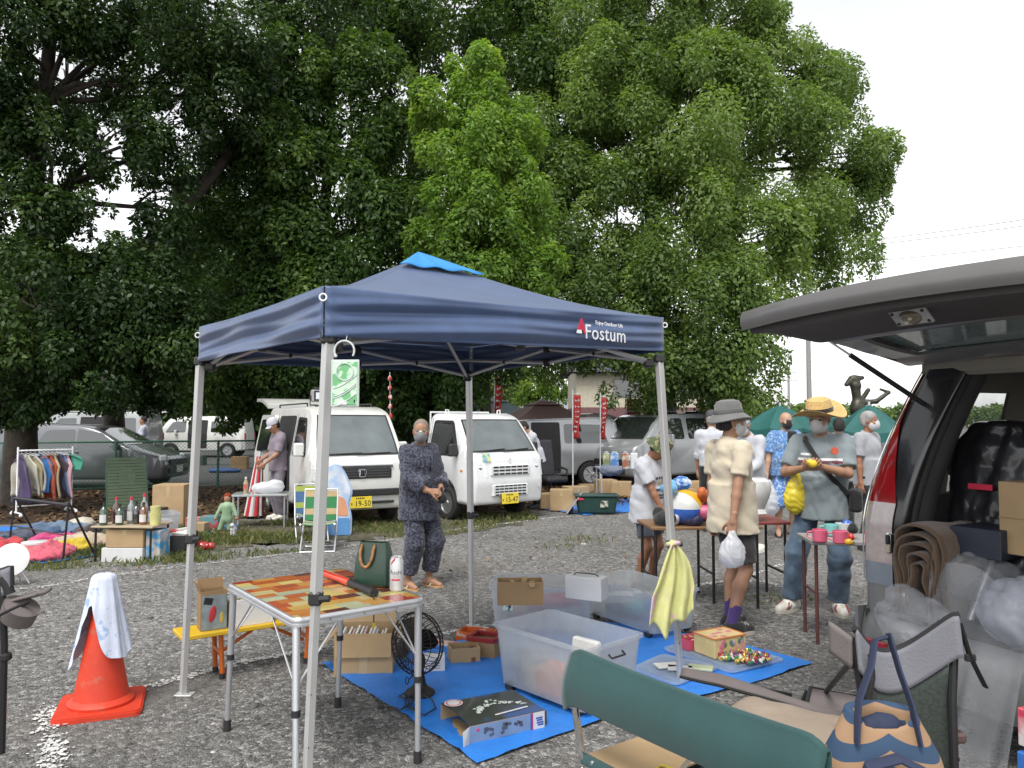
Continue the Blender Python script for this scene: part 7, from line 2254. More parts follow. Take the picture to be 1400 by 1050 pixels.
def V(x,y,z):return VM@Vector((x,y,z))
BINLINER=mat('black_film',(.012,.012,.014),.30,coat=.5,bump=.4,bscale=5,var=.1)
FILM=clear_mat('crumpled_clear_film',(.62,.64,.68),.70,.10,.4)
FILM2=clear_mat('frosted_film',(.70,.73,.80),.42,.2,.45)
def blobthing(name,label,cat,s,h,m,loc,rz=0,group=None):
 o=blob(name,s,h,m); o.location=loc; o.rotation_euler=(0,0,rz); return tag(o,label,cat,group)
s=SDF(); s.box((0,0,.46),(.09,.24,.44),np.array(rot(0,0,.18)),.08); s.box((.06,0,.86),(.06,.15,.12),None,.05,.06); s.box((-.10,0,.06),(.14,.24,.10),None,.06,.05); s.fold(.012,folds(14,5)); s.fold(.004,folds(44,15))
blobthing('wrapped_seat','folded rear seat wrapped in shiny black plastic inside the open van','seat',s,.011,BINLINER,V(.40,-.50,.60),VA)
b=MB(); b.box((0,0,0),(.006,.13,.03),b=.002); simple('red_label','small red label stuck on the black plastic wrapped seat','label',b,LET_R,V(.295,-.50,1.24),VA)
def blanket():
 t=thing('rolled_blanket','brown blanket folded into a thick roll in the open van','blanket',V(.08,-.42,.60),VA)
 m=mat('brown_blanket',(.105,.062,.034),.95,var=.15,bump=.6,bscale=140,sheen=.3)
 b=MB()
 for k in range(5):
  w,z0=.125-.022*k,.38-.035*k
  def f(u,v,w=w,z0=z0,k=k):
   a=PI*u
   if u<.3:y,z=-w-.010*math.sin(u*30+k),z0*(u/.3)
   elif u>.7:y,z=w+.010*math.sin(u*26+k),z0*(1-(u-.7)/.3)
   else:
    a=PI*(u-.3)/.4; y,z=-w*math.cos(a),z0+w*.55*math.sin(a)
   return(-.16+.40*v+.012*math.sin(u*11+k*2),y+.006*math.sin(v*8+k),z+.008*math.sin(v*6))
  b.sheet(f,40,10,.012)
 b.build('blanket_layer',m,t,2.0)
blanket()
b=MB(); b.tube([V(.02,-.62,.62)-V(0,0,0),V(.25,-.62,.98)-V(0,0,0),V(.33,-.66,1.06)-V(0,0,0),V(.5,-.8,1.10)-V(0,0,0)],.017,10); simple('metal_pole','bent grey metal pole leaning against the brown blanket roll','pole',b,ALU,V0)
cube_thing('cardboard_box','tall cardboard box standing inside the van at the right edge','box',V(.27,-.86,.95),(.30,.30,.34),VA,CARD,extra=lambda t,d:(lambda b:(b.box((-d[0]/2-.001,0,d[2]*.5),(.0015,d[1],.006)),b.build('seam',CARD_D,t)))(MB()))
cube_thing('dark_case','flat dark blue case lying between the black plastic and the cardboard box','case',V(.20,-.62,.92),(.30,.24,.14),VA+.1,mat('dark_blue_case',(.018,.022,.040),.5))
s=SDF(); s.ell((0,0,.12),(.20,.20,.16)); s.ell((.05,-.1,.26),(.14,.13,.10)); s.fold(.020,folds(15,61)); s.fold(.006,folds(48,66))
blobthing('plastic_bag','white plastic bag with pale coloured print at the right edge of the van boot','bag',s,.010,clear_mat('pale_film',(.62,.64,.72),.38,.15,.4),V(.0,-.92,.60),VA)
s=SDF(); s.ell((0,0,.0),(.16,.2,.12)); s.fold(.02,folds(24,63))
blobthing('clear_bag','clear crumpled plastic bag in the dark of the van boot','bag',s,.010,FILM,V(.10,-.60,.82),VA)
s=SDF(); s.ell((0,0,.06),(.13,.21,.13)); s.ell((0,.05,.15),(.09,.10,.08)); s.fold(.022,folds(20,64)); s.fold(.006,folds(60,65))
blobthing('film_heap','crumpled heap of translucent film behind the camp chair','plastic film',s,.009,FILM,V(-.20,-.50,.55),VA)
def drape():
 a=V(-.15,-.62,.80)
 f1=folds(9,71)
 def f(u,v):
  x=-.06-.25*v*(.4+.6*math.sin(u*2.2))+.03*math.sin(u*16+2*v)*(.3+v); y=-.48-.50*u; z=.86-.84*v+.05*math.sin(u*5)
  n=float(f1(np.array([[x,y,z]]))[0])
  return tuple(V(x+.02*n,y,z+.01*n))
 b=MB(); b.sheet(f,46,40,0); o=b.build('plastic_sheet',clear_mat('draped_clear_film',(.62,.64,.67),.66,.12,.4),None,3.2); tag(o,'large clear plastic sheet draped from the van boot to the ground','plastic sheet')
drape()
for k,(y,z,d,m,lab)in enumerate(((-1.37,.36,(.3,.30,.14),mat('box_red_white',(.55,.5,.5),.5,col2=(.5,.04,.08),c2scale=9),'red and white printed box low at the right edge of the picture'),(-1.38,.20,(.32,.32,.14),mat('box_blue',(.03,.13,.42),.5),'blue printed box under the red and white box'),(-1.40,.02,(.36,.34,.16),TRIM_D,'dark box at the bottom of the pile by the van bumper'))):
 cube_thing('stacked_box',lab,'box',V(-.42,y,z),d,VA,m)
 # camping chairs and bags in front
GREEN_C=mat('bottle_green_canvas',(.012,.055,.054),.75,var=.08,bump=.15,bscale=220,sheen=.2)
CAMP=mat('grey_brown_nylon',(.135,.115,.112),.75,var=.08,bump=.15,bscale=160)
CAMP_G=mat('grey_nylon',(.15,.15,.17),.7,var=.08,bump=.15,bscale=160)
PIPING=mat('black_piping',(.014,.013,.014),.8)
POLE_D=mat('dark_chair_tube',(.020,.019,.020),.4,metal=.3)
def bench_chair():
 TL,TR=Vector((.215,2.66,.80)),Vector((.745,1.93,.80))
 u=(TR-TL); u.z=0; L=u.length; u.normalize()
 t=thing('bench_chair','long green two seat folding canvas chair in the foreground seen from behind','chair',(TL.x,TL.y,0),math.atan2(u.y,u.x))
 def back(uu,v):
  x=-.02+(L+.06)*uu
  e=min(uu,1-uu)*L
  rnd=.03*max(0,1-e/.06)**2
  sag=-.012*math.sin(PI*uu)
  if v<.62:q=v/.62; y,z=-.035+.02*q-.02*math.sin(PI*q),.625+.175*q+sag*q
  elif v<.82:a=PI*(v-.62)/.2; y,z=-.015+.012-.012*math.cos(a),.80+.012*math.sin(a)+sag
  else:q=(v-.82)/.18; y,z=.009,.80-.06*q+sag
  return(x,y,z-rnd)
 b=MB(); b.sheet(back,40,40,.003); b.build('backrest',GREEN_C,t,3.2)
 def seat(uu,v):return(.02+(L-.04)*uu,.05+.42*v,.43-.03*math.sin(PI*uu)*math.sin(PI*v)-.02*v*0)
 b=MB(); b.sheet(seat,16,10,.006); b.build('seat',GREEN_C,t,3.2)
 b=MB(); b.tube([(0,.04,.425),(L,.04,.425)],.020,10); b.build('seat_hem',GREEN_C,t)
 for x in(.0,L):
  b=MB(); b.tube([(x,.008,.79),(x,.0,.60),(x,.03,.43)],.0125,10); b.build('back_post',CHROME,t)
  for k,(p,q)in enumerate((((x-.01,.03,.44),(x-.01,.45,.012)),((x+.018,.47,.44),(x+.018,.02,.012)),((x+.05,.03,.44),(x+.22,.10,.012)))):
   b=MB(); b.tube([p,q],.0115,10); b.build('leg',CHROME,t)
 b=MB(); b.tube([(0,.03,.40),(L*.5,.05,.16),(L,.03,.40)],.004,6); b.build('brace',CHROME,t)
 M=t.matrix_basis
 M=Matrix.Translation((TL.x,TL.y,0))@Matrix.Rotation(math.atan2(u.y,u.x),4,'Z'); rz=math.atan2(u.y,u.x)
 b=MB(); b.box((0,0,.004),(.26,.36,.008),b=.001); simple('cardboard_sheet','flat sheet of brown cardboard on the seat of the green bench chair','cardboard',b,CARD,M@Vector((.14,.23,.436)),rz)
 b=MB()
 t2=thing('small_yellow_box','small yellow box with brown corners on the green bench chair','box',M@Vector((.345,.11,.428)),rz+.12)
 b=MB(); b.box((0,0,.028),(.135,.06,.056),b=.003); b.build('case',mat('lemon_card',(.62,.50,.06),.5),t2)
 b=MB()
 for x,y in((-.045,0),(.045,.01),(0,.02)):b.ball((x,y*0,.057),(.014,.010,.001),8,6)
 for x in(-.05,.04):b.ball((x,-.031,.03),(.012,.001,.012),8,6)
 b.build('printed_spots',mat('pr_brown',(.25,.10,.02),.6),t2)
 s=SDF(); s.box((0,0,.13),(.24,.17,.13),None,.09); s.box((-.02,-.12,.10),(.17,.08,.09),None,.05,.03); s.fold(.010,folds(15,81))
 rs=thing('rucksack','beige rucksack lying on the green bench chair with its zip facing up','rucksack',M@Vector((.62,.33,.43)),rz+.25)
 bg=mat('beige_nylon',(.27,.215,.165),.75,var=.1,bump=.2,bscale=120)
 blob('pack',s,.010,bg,rs)
 b=MB(); b.tube([(-.20,-.10,.22),(-.1,-.14,.245),(.12,-.14,.245),(.21,-.08,.22),(.235,.06,.19)],.006,6); b.build('zip',mat('silver_grey',(.30,.30,.28),.5),rs)
 b=MB(); b.tube([(.22,.0,.2),(.27,-.08,.17),(.27,-.14,.09),(.24,-.17,.02)],.022,6,flat=.3); b.tube([(-.2,-.12,.2),(-.27,-.19,.1),(-.22,-.24,.0),(-.1,-.26,-.06)],.018,6,flat=.3); b.build('strap',mat('beige_strap',(.36,.32,.26),.8),rs)
bench_chair()
def camp_recliner():
 t=thing('camp_chair','low grey brown camping chair with long slack arm straps beside the tarpaulin','chair',G(1100,1030),0)
 o=t.location.copy()
 L=lambda px,py,z:G(px,py,z)-o
 def quad(a,b_,c,d,sag=.03):
  return lambda u,v:tuple((a.lerp(b_,u)).lerp(d.lerp(c,u),v)+Vector((0,0,-sag*math.sin(PI*u)*math.sin(PI*v))))
 A=[L(1078,1062,.36),L(1205,1055,.34),L(1190,955,.40),L(1108,940,.42)]
 b=MB(); b.sheet(quad(*A),10,10,.006); b.build('seat',CAMP,t,3.2)
 b=MB(); b.tube([A[0],A[3],A[2],A[1]],.009,6); b.build('seat_piping',PIPING,t)
 p=[L(932,918,.60),L(985,928,.62),L(1050,948,.63),L(1110,968,.64),L(1170,985,.66),L(1240,1000,.68)]
 b=MB()
 def arm(u,v):
  k=u*(len(p)-1); i=min(int(k),len(p)-2); q=p[i].lerp(p[i+1],k-i)
  w=.045+.012*math.sin(u*9)
  return tuple(q+Vector((.35,1,0)).normalized()*(v-.5)*2*w+Vector((0,0,.012*math.sin(PI*v))))
 b.sheet(arm,26,6,.008); b.build('arm_strap',CAMP,t,3.2)
 b=MB(); b.tube([Vector(arm(i/26,0))+Vector((0,0,-.006))for i in range(27)],.006,6); b.build('strap_piping',PIPING,t)
 for a,c in(((1180,885,.80),(1130,945,.42)),((1105,942,.42),(1075,1010,.02)),((1195,958,.40),(1250,960,.02)),((960,926,.59),(1080,950,.42))):
  b=MB(); b.tube([L(*a),L(*c)],.011,8); b.build('frame_tube',POLE_D,t)
camp_recliner()
def camp_back():
 d=2.25
 pl,pr=P(1168,874,d),P(1312,842,d-.06)
 o=G(1240,1150)
 t=thing('camp_chair','grey camping chair with a dark mesh back holding a striped tote bag','chair',o,0)
 a,c=pl-o,pr-o
 def bk(u,v):
  q=a.lerp(c,u)
  top=-.085*math.sin(PI*min(1,u*1.05))*(1-.2*u)+.03*max(0,1-u/.2)
  z=top-.11*v
  return(q.x,q.y+.05*math.sin(PI*u)-.02*v,q.z+z)
 b=MB(); b.sheet(bk,24,8,.010); b.build('back_band',CAMP_G,t,3.2)
 b=MB(); b.tube([bk(i/24,-.02)for i in range(25)],.010,7); b.build('top_piping',PIPING,t)
 def mesh(u,v):
  q=bk(.08+.80*u,1.0)
  return(q[0]+.02*v,q[1]+.04*v,q[2]-.30*v)
 b=MB(); b.sheet(mesh,14,12,.004); b.build('back_mesh',mat('dark_green_mesh',(.045,.055,.048),.9,var=.3,vscale=120),t,3.2)
 def tube(pts,r=.012):
  b=MB(); b.tube(pts,r,9); b.build('frame_tube',POLE_D,t)
 q=lambda px,py,dd:P(px,py,dd)-o
 tube([c+Vector((-.002,.02,-.03)),q(1302,960,d-.06),q(1306,1090,d-.08)])
 tube([a+Vector((.004,.02,0)),q(1180,960,d),q(1176,1090,d)])
 tube([q(1290,1015,d),q(1230,1090,d+.1)],.010); tube([q(1200,985,d+.2),q(1310,1040,d)],.010)
 b=MB(); b.sheet(lambda u,v:tuple(q(1255+58*u,1003+8*u,d)+Vector((0,.22*v,.02*math.sin(PI*v)))),8,8,.02); b.build('armrest',CAMP_G,t,3.2)
 b=MB(); b.box(tuple(q(1305,1006,d)),(.05,.05,.03),b=.01); b.build('arm_joint',mat('brown_plastic',(.08,.045,.04),.5),t)
 b=MB(); b.sheet(lambda u,v:tuple(a+Vector((-.04*u-.01,.06*u,.005-.09*v+.03*u))),6,6,.012); b.build('side_wing',CAMP,t,3.2)
 b=MB(); b.tube([c+Vector((.0,0,-.02)),c+Vector((.012,-.02,-.10)),c+Vector((.04,-.02,-.16)),c+Vector((.055,-.02,-.19))],.014,6,flat=.3); b.box(tuple(c+Vector((.015,-.02,-.11))),(.03,.012,.02),b=.004); b.build('side_strap',PIPING,t)
 b=MB(); b.tube([q(1190,895,d-.03),q(1193,925,d-.03),q(1188,955,d-.03),q(1194,985,d-.03)],.008,6); b.build('hanging_cord',PIPING,t)
camp_back()
def tote():
 m=bpy.data.materials.new('striped_canvas'); MATS['striped_canvas']=m; m.use_nodes=True
 n,l=m.node_tree.nodes,m.node_tree.links
 b_=n['Principled BSDF']; b_.inputs['Roughness'].default_value=.85
 tc=n.new('ShaderNodeTexCoord'); w=n.new('ShaderNodeTexWave'); w.bands_direction='DIAGONAL'; w.inputs['Scale'].default_value=8.5; w.inputs['Distortion'].default_value=.4; w.inputs['Detail'].default_value=1
 mp=n.new('ShaderNodeMapping'); mp.inputs['Rotation'].default_value=(0,R(18),0)
 ab=n.new('ShaderNodeVectorMath'); ab.operation='ABSOLUTE'
 l.new(tc.outputs['Object'],ab.inputs[0]); l.new(ab.outputs[0],mp.inputs['Vector']); l.new(mp.outputs[0],w.inputs['Vector'])
 rp=n.new('ShaderNodeValToRGB'); rp.color_ramp.interpolation='CONSTANT'; rp.color_ramp.elements[0].color=(.028,.060,.115,1); rp.color_ramp.elements[1].color=(.30,.185,.105,1); rp.color_ramp.elements[1].position=.5
 l.new(w.outputs['Fac'],rp.inputs['Fac']); l.new(rp.outputs['Color'],b_.inputs['Base Color'])
 c=P(1205,1040,1.98)
 t=thing('tote_bag','navy and tan striped tote bag hanging on the grey camping chair','bag',c,R(-6))
 s=SDF()
 s.cone((0,0,-.20),(0,0,.13),.155,.085,.05,ys=1.9); s.ell((0,0,-.05),(.15,.075,.16),None,.05)
 s.ell((0,-.01,.13),(.065,.035,.09),None,.02,sub=True); s.fold(.008,folds(16,91))
 link('pouch',sdf_mesh('pouch',[(s,.006)],m),t)
 nv=mat('navy_webbing',(.022,.030,.065),.85)
 b=MB(); b.tube([(-.075,-.05,.06),(-.065,-.04,.16),(-.02,-.0,.235),(.0,.03,.29),(.03,.03,.30)],.020,7,flat=.3); b.tube([(.075,-.05,.06),(.065,-.03,.15),(.05,.0,.22),(.035,.03,.31)],.018,7,flat=.3)
 b.tube([(-.085,-.085,-.05),(-.07,-.11,.03),(.0,-.115,.055),(.07,-.11,.02),(.085,-.085,-.06)],.019,7,flat=.35)
 b.build('strap',nv,t)
 s=SDF(); s.ell((0,-.005,.05),(.070,.035,.07)); s.fold(.006,folds(24,92)); blob('lining',s,.006,nv,t)
tote()
def left_chair():
 d=2.9
 o=G(12,1035)
 t=thing('camp_chair','dark camping chair with a grey cup holder cut off by the left picture edge','chair',o,0)
 q=lambda px,py,dd=d:P(px,py,dd)-o
 b=MB(); b.tube([q(2,780),q(6,880),q(2,1030)],.013,8); b.build('frame_tube',POLE_D,t)
 b=MB(); b.tube([q(-30,1035),q(-5,925)],.011,8); b.build('frame_tube',POLE_D,t)
 b=MB(); b.tube([q(2,790),q(10,800),q(14,812)],.018,8); b.build('joint',PIPING,t); b=MB(); b.box(tuple(q(8,898)),(.035,.035,.03),b=.008); b.build('joint',PIPING,t)
 b=MB(); b.sheet(lambda u,v:tuple(q(-40+56*u,773+8*math.sin(u*3)+36*v)),8,5,.012); b.build('back_band',CAMP_G,t,3.2)
 b=MB(); b.tube([tuple(q(-40+56*u,773+8*math.sin(u*3)))for u in(0,.25,.5,.75,.92,1)]+[tuple(q(17,800))],.008,7); b.build('back_piping',PIPING,t)
 c=q(26,838)
 b=MB(); b.lathe([(.062,.030),(.066,.034),(.064,.02),(.060,-.03),(.055,-.035)],24,Matrix.Translation(c)@Matrix.Rotation(.35,4,'X')@Matrix.Rotation(.5,4,'Y'),1.0,.8); b.build('cup_holder',CAMP,t)
 b=MB(); b.sheet(lambda u,v:tuple(c+Vector((-.055+.12*u,-.01+.10*v,.045+.03*u-.008*math.sin(PI*v)))),8,6,.010); b.build('armrest',CAMP,t,3.2)
 b=MB(); b.tube([tuple(c+Vector((.058*math.cos(a),.045*math.sin(a)-.05,.02+.03*math.cos(a))))for a in[2*PI*i/18 for i in range(18)]],.006,6,closed=True); b.build('holder_rim',PIPING,t)
left_chair()
# far background
def prism_house(name,label,c,w,d,h,rise,wall,roof,rz=0,extra=None):
 t=thing(name,label,'house',c,rz,None)
 b=MB(); b.box((0,0,h/2),(w,d,h)); b.build('wall',wall,t)
 e=.5
 b=MB()
 for sg in(1,-1):
  b.sheet(lambda u,v:(-w/2-e+(w+2*e)*u,sg*(d/2+e)*(1-v),h-.1+rise*v),2,2,.12)
 b.build('roof',roof,t)
 for x in[-w/2+.05,w/2-.05]:
  b=MB(); b.add([(x,-d/2,h),(x,d/2,h),(x,0,h+rise*.92)],[(0,1,2),(2,1,0)]); b.build('gable',wall,t)
 if extra:extra(t,w,d,h)
 return t
def win(t,x,y,z,w,h):
 b=MB(); b.box((x,y,z),(w+.12,.06,h+.12),b=.01); f=b.build('window',mat('window_frame',(.25,.25,.24),.5),t)
 b=MB(); b.box((x,y-.035,z),(w,.02,h)); b.build('pane',GLASS,f)
ROOF_D=mat('dark_roof_tiles',(.05,.055,.065),.6,var=.2,vscale=30); CREAM_W=mat('cream_render',(.48,.44,.34),.85); MAROON=mat('maroon_siding',(.15,.075,.075),.7)
def h1(t,w,d,h):
 b=MB(); b.box((0,-.03,h*.27),(w+.06,d+.06,h*.54)); b.build('lower_wall',MAROON,t)
 for x in(-w*.2,w*.2):win(t,x,-d/2-.03,h*.78,1.3,.8)
 for x in(-w*.15,w*.25):win(t,x,-d/2-.07,h*.25,1.4,1.0)
 b=MB(); b.tube([(-w/2-.45,-d/2-.5,h-.1),(w/2+.45,-d/2-.5,h-.1)],.06,6); b.build('gutter',mat('dark_gutter',(.04,.04,.04),.5),t)
g0=P(788,560,40); prism_house('house','cream and maroon house with a dark tiled roof beyond the parked vans',(g0.x+4.4,43,0),8.8,6,4.2,1.5,CREAM_W,ROOF_D,0,h1)
g0=P(666,560,52); prism_house('house','small white house with a red brown roof edge behind the tent leg',(g0.x-.6,54,0),4.4,5,4.0,1.1,mat('white_render',(.6,.6,.58),.8),mat('red_brown_roof',(.16,.05,.035),.7),R(70),lambda t,w,d,h:win(t,.5,-d/2-.03,2.6,1.2,.9))
g0=P(766,560,56); prism_house('house','low grey roofed house left of the cream house',(g0.x,58,0),5.2,5,2.0,1.4,mat('beige_render',(.36,.33,.28),.85),mat('grey_roof_tiles',(.22,.23,.25),.6,var=.2,vscale=20),0,lambda t,w,d,h:win(t,.5,-d/2-.03,1.2,1.2,.9))
CONC=mat('grey_concrete',(.26,.26,.25),.85); WIRE=mat('cable_black',(.10,.10,.11),.6)
def upole(label,px,Y,h,arms=True,m=CONC,r=.15):
 c=P(px,575,Y); c.z=0
 t=thing('utility_pole',label,'utility pole',c)
 b=MB(); b.cyl((0,0,0),(0,0,h),r,r*.7,12); b.build('pole',m,t)
 if arms:
  for z in(h-.5,h-1.5):
   b=MB(); b.box((0,-.12,z),(1.8,.09,.09)); b.build('crossarm',CONC,t)
   for x in(-.8,-.3,.3,.8):
    b=MB(); b.cyl((x,-.12,z+.04),(x,-.12,z+.20),.04); b.build('insulator',CARD_W,t)
 return c
u1=upole('tall grey utility pole rising behind the open tailgate',1107,42,11.4)
u2=upole('thin far utility pole just left of the bald man in blue',1079,95,8.0,True,CONC,.2)
upole('brown pole standing behind the small white truck',657,30,4.3,False,mat('brown_pole',(.10,.075,.055),.8),.13)
def cables():
 t=thing('power_lines','thin overhead power lines crossing the pale sky on the right','power lines',u1)
 for k,(z0,z1,y1)in enumerate(((11.1,13.4,30),(10.9,12.9,30),(10.1,11.6,30),(6.6,7.0,34),(6.3,6.5,34))):
  pts=[]
  for i in range(17):
   s_=i/16; pts.append((24*s_-.3,(y1-42)*s_,z0+(z1-z0)*s_-2.2*s_*(1-s_)))
  b=MB(); b.tube(pts,.016,4); b.build('cable',WIRE,t)
  b=MB(); b.tube([(-30*s_/16-.3,40*s_/16,z0-(z0-6.5)*s_/16-1.5*s_/16*(1-s_/16))for s_ in range(17)],.014,4); b.build('cable',WIRE,t)
cables()
def far_row():
 rows=[(px,571-random.uniform(0,8),random.uniform(8,14),150+random.uniform(-10,20),1,-.1)for px in range(700,1560,13)]
 v,f,t=crown_arrays([(c,(r[0]*1.6,r[1],r[2]),d,b)for c,r,d,b in lobes_px(rows)],.9,1.3,.4)
 tag(link('treeline',np_mesh('treeline',v,f,LEAFS['mid'],t)),kind='stuff')
far_row()
TEAL=mat('teal_canvas',(.012,.090,.082),.7,var=.1); BROWN_C=mat('brown_canvas',(.085,.038,.026),.75,var=.1); TEAL2=mat('grey_teal_tarpaulin',(.06,.10,.10),.7)
def parasol(label,c,r,m=TEAL,h=2.1):
 t=thing('parasol',label,'parasol',c,random.random(),'green parasols over the far stalls')
 b=MB()
 for k in range(8):
  a0,a1=2*PI*k/8,2*PI*(k+1)/8
  b.sheet(lambda u,v:((1-v)*r*(math.cos(a0)*(1-u)+math.cos(a1)*u),(1-v)*r*(math.sin(a0)*(1-u)+math.sin(a1)*u),h-.45+.45*v-.05*math.sin(PI*u)*(1-v)+.05*math.sin(PI*v)),4,5,.004)
  b.sheet(lambda u,v:(r*(math.cos(a0)*(1-u)+math.cos(a1)*u),r*(math.sin(a0)*(1-u)+math.sin(a1)*u),h-.45-.05*math.sin(PI*u)-.16*v),4,1,.004)
 b.build('canopy',m,t); b=MB(); b.cyl((0,0,0),(0,0,h+.05),.022); b.build('pole',ALU,t)
for px,py,Y,r,lab in((1066,554,15.5,.78,'green parasol behind the bald man in blue'),(1188,553,13.5,.55,'green parasol behind the grey haired man'),(1122,560,22,1.1,'large green parasol further back behind the straw hat'),(1015,562,21,1.3,'green parasol half hidden by the grey bucket hat')):
 q=P(px,py,Y); parasol(lab,(q.x,Y,0),r,h=q.z)
def gazebo(label,px,Y,w,h,rise,m,rz=0):
 c=P(px,575,Y); t=thing('stall_canopy',label,'canopy',(c.x,Y,0),rz,None)
 b=MB(); k=[(-w/2,-w/2),(w/2,-w/2),(w/2,w/2),(-w/2,w/2)]
 for i in range(4):
  p,q=k[i],k[(i+1)%4]
  b.sheet(lambda u,v:((p[0]*(1-u)+q[0]*u)*(1-v*.8),(p[1]*(1-u)+q[1]*u)*(1-v*.8),h+rise*v-.10*math.sin(PI*u)*(1-v)-.12*math.sin(PI*v)),8,5,.004)
  b.sheet(lambda u,v:((p[0]*(1-u)+q[0]*u)*(.30-.3*v),(p[1]*(1-u)+q[1]*u)*(.30-.3*v),h+rise*.86+rise*.35*v),4,3,.004)
 b.build('roof_cloth',m,t,1.2)
 for x,y in k:
  b=MB(); b.cyl((x*.98,y*.98,0),(x*.98,y*.98,h),.025); b.build('pole',POLE_D,t)
gazebo('brown canopy over a stall behind the silver minivan',742,25,3.0,1.62,.55,BROWN_C,.3)
gazebo('grey teal tarpaulin canopy behind the small white truck',672,27,3.6,1.85,.45,TEAL2,.1)
BAN=mat('red_banner_cloth',(.30,.020,.018),.75,var=.1,bump=.1)
def nobori(label,px,Y,z1,h,w,lean=0,red=True):
 c=P(px,575,Y); t=thing('banner_flag',label,'banner',(c.x,Y,0),0,'red vertical banners on poles')
 b=MB(); b.cyl((0,0,0),(lean,0,z1+.12),.014,n=8); b.cyl((lean,0,z1+.03),(lean+w,0,z1+.03),.008,n=6); b.build('pole',CARD_W,t)
 def f(u,v):return(lean+.02+w*u*(1-.15*v)+.03*v*math.sin(v*6),.05*math.sin(u*5+v*7)*v,z1-h*v)
 b=MB(); b.sheet(f,8,20,.004); b.build('cloth',BAN,t,3.2)
 b=MB()
 for k in range(7):
  v=.14+.115*k
  for j in range(3):
   p=Vector(f(.25+.2*j+random.uniform(-.05,.05),v+random.uniform(-.02,.02))); b.box((p.x,p.y-.012,p.z),(w*random.uniform(.10,.22),.003,h*random.uniform(.012,.05)))
 b.build('white_print',mat('dull_white_print',(.45,.42,.40),.8),t)
for px,Y,z1,h,w,ln,lab in((783,16.3,2.12,.92,.15,0,'red banner on a white pole in front of the silver minivan door'),(820,17.6,2.1,.95,.12,.02,'narrow red banner leaning by the raised car tailgate'),(856,22,2.2,.95,.42,0,'wide red banner under the right tree'),(676,22,3.05,1.5,.22,0,'tall red banner beside the tent rear leg'),(625,19,2.5,.55,.16,0,'short red flag just left of the tent rear leg')):
 nobori(lab,px,Y,z1,h,w,ln)
def streamer():
 c=P(533,512,15.5); t=thing('streamer','hanging string of red and white paper tassels between the two white vans','streamer',c)
 b=MB(); b.tube([(0,0,.05),(.02,0,-1.15)],.006,5); b.build('string',CARD_W,t)
 for k in range(6):
  s=SDF(); s.ell((.005*k,0,-.08-.19*k),(.04,.035,.06)); s.fold(.012,folds(40,k)); blob('tassel',s,.014,mat('tassel_red',(.42,.03,.03),.7,col2=(.6,.55,.52),c2scale=12),t)
streamer()
def statue():
 c=P(1172,575,17.0); c.z=0
 t=thing('statue','dark bronze statue of a figure with a crested head raising its arms','statue',c,0)
 m=mat('bronze',(.050,.048,.036),.45,metal=.5,var=.3)
 b=MB(); b.box((0,0,.45),(.6,.6,.9),b=.03); b.build('plinth',CONC,t)
 s=SDF(); s.cap((0,0,.95),(0,0,1.55),.20,.17,.05); s.ell((.02,0,1.85),(.17,.15,.24)); s.cap((0,0,2.1),(-.02,0,2.28),.09,.10,.05); s.ell((-.02,0,2.36),(.12,.12,.13)); s.cap((-.02,0,2.50),(.14,0,2.53),.09,.04,.05); s.cap((-.1,0,2.5),(-.22,0,2.38),.08,.05,.05)
 s.cap((.12,-.05,1.98),(.38,-.1,2.0),.07,.05,.04); s.cap((.38,-.1,2.0),(.66,-.1,2.20),.05,.04,.03); s.cap((.66,-.1,2.2),(.48,-.1,2.27),.03,.03,.03); s.cap((.1,.05,2.0),(.26,0,2.26),.06,.045,.03); s.fold(.008,folds(14,44))
 blob('figure',s,.016,m,t)
statue()
# stalls on the right
def legs4(t,w,d,h,m,r=.013,x_bar=None):
 for x in(-w/2+.04,w/2-.04):
  for y in(-d/2+.04,d/2-.04):
   b=MB(); b.cyl((x,y,0),(x,y,h),r,n=8); b.build('leg',m,t)
  if x_bar:
   b=MB(); b.tube([(x,-d/2+.04,x_bar),(x,d/2-.04,x_bar)],r*.8,6); b.build('crossbar',m,t)
def table_(name,label,c,w,d,h,rz,top,legm,th=.025,xb=.25,cat='table'):
 t=thing(name,label,cat,c,rz)
 b=MB(); b.box((0,0,h-th/2),(w,d,th),b=.005); b.build('tabletop',top,t); legs4(t,w,d,h-th,legm,x_bar=xb); return t
def box_(label,c,d,rz,m=CARD,cat='box',name='cardboard_box',group=None,flap=True):
 t=thing(name,label,cat,c,rz,group); b=MB(); b.box((0,0,d[2]/2),d,b=.004); b.build('carton',m,t)
 if flap:b=MB(); b.box((0,0,d[2]+.001),(d[0]*.96,.05,.002)); b.box((0,-d[1]/2-.001,d[2]*.85),(.05,.002,d[2]*.28)); b.build('tape',TAPE,t)
 return t
WOODT=mat('dark_table_edge',(.10,.035,.03),.5); GREYT=mat('grey_tabletop',(.30,.29,.28),.5)
t1=table_('folding_table','black legged table of beach ball and toys behind the boy',(1.62,6.75,0),.95,.55,.69,R(4),mat('wood_top',(.20,.11,.05),.5),POLE_D)
def ball():
 c=P(938,694,6.65); t=thing('beach_ball','red yellow and white striped beach ball on the toy table','ball',c,.7)
 cols=[mat('ball_red',(.55,.03,.03),.3),mat('ball_yellow',(.62,.36,.02),.3),mat('ball_white',(.6,.6,.58),.3),mat('ball_blue',(.04,.12,.45),.3)]
 for k in range(6):
  a0=2*PI*k/6
  b=MB(); b.sheet(lambda u,v:(.155*math.sin(PI*v)*math.cos(a0+u*PI/3),.155*math.cos(PI*v),.155*math.sin(PI*v)*math.sin(a0+u*PI/3)),6,16); b.build('panel',cols[(k*1)%4],t,3.2)
ball()
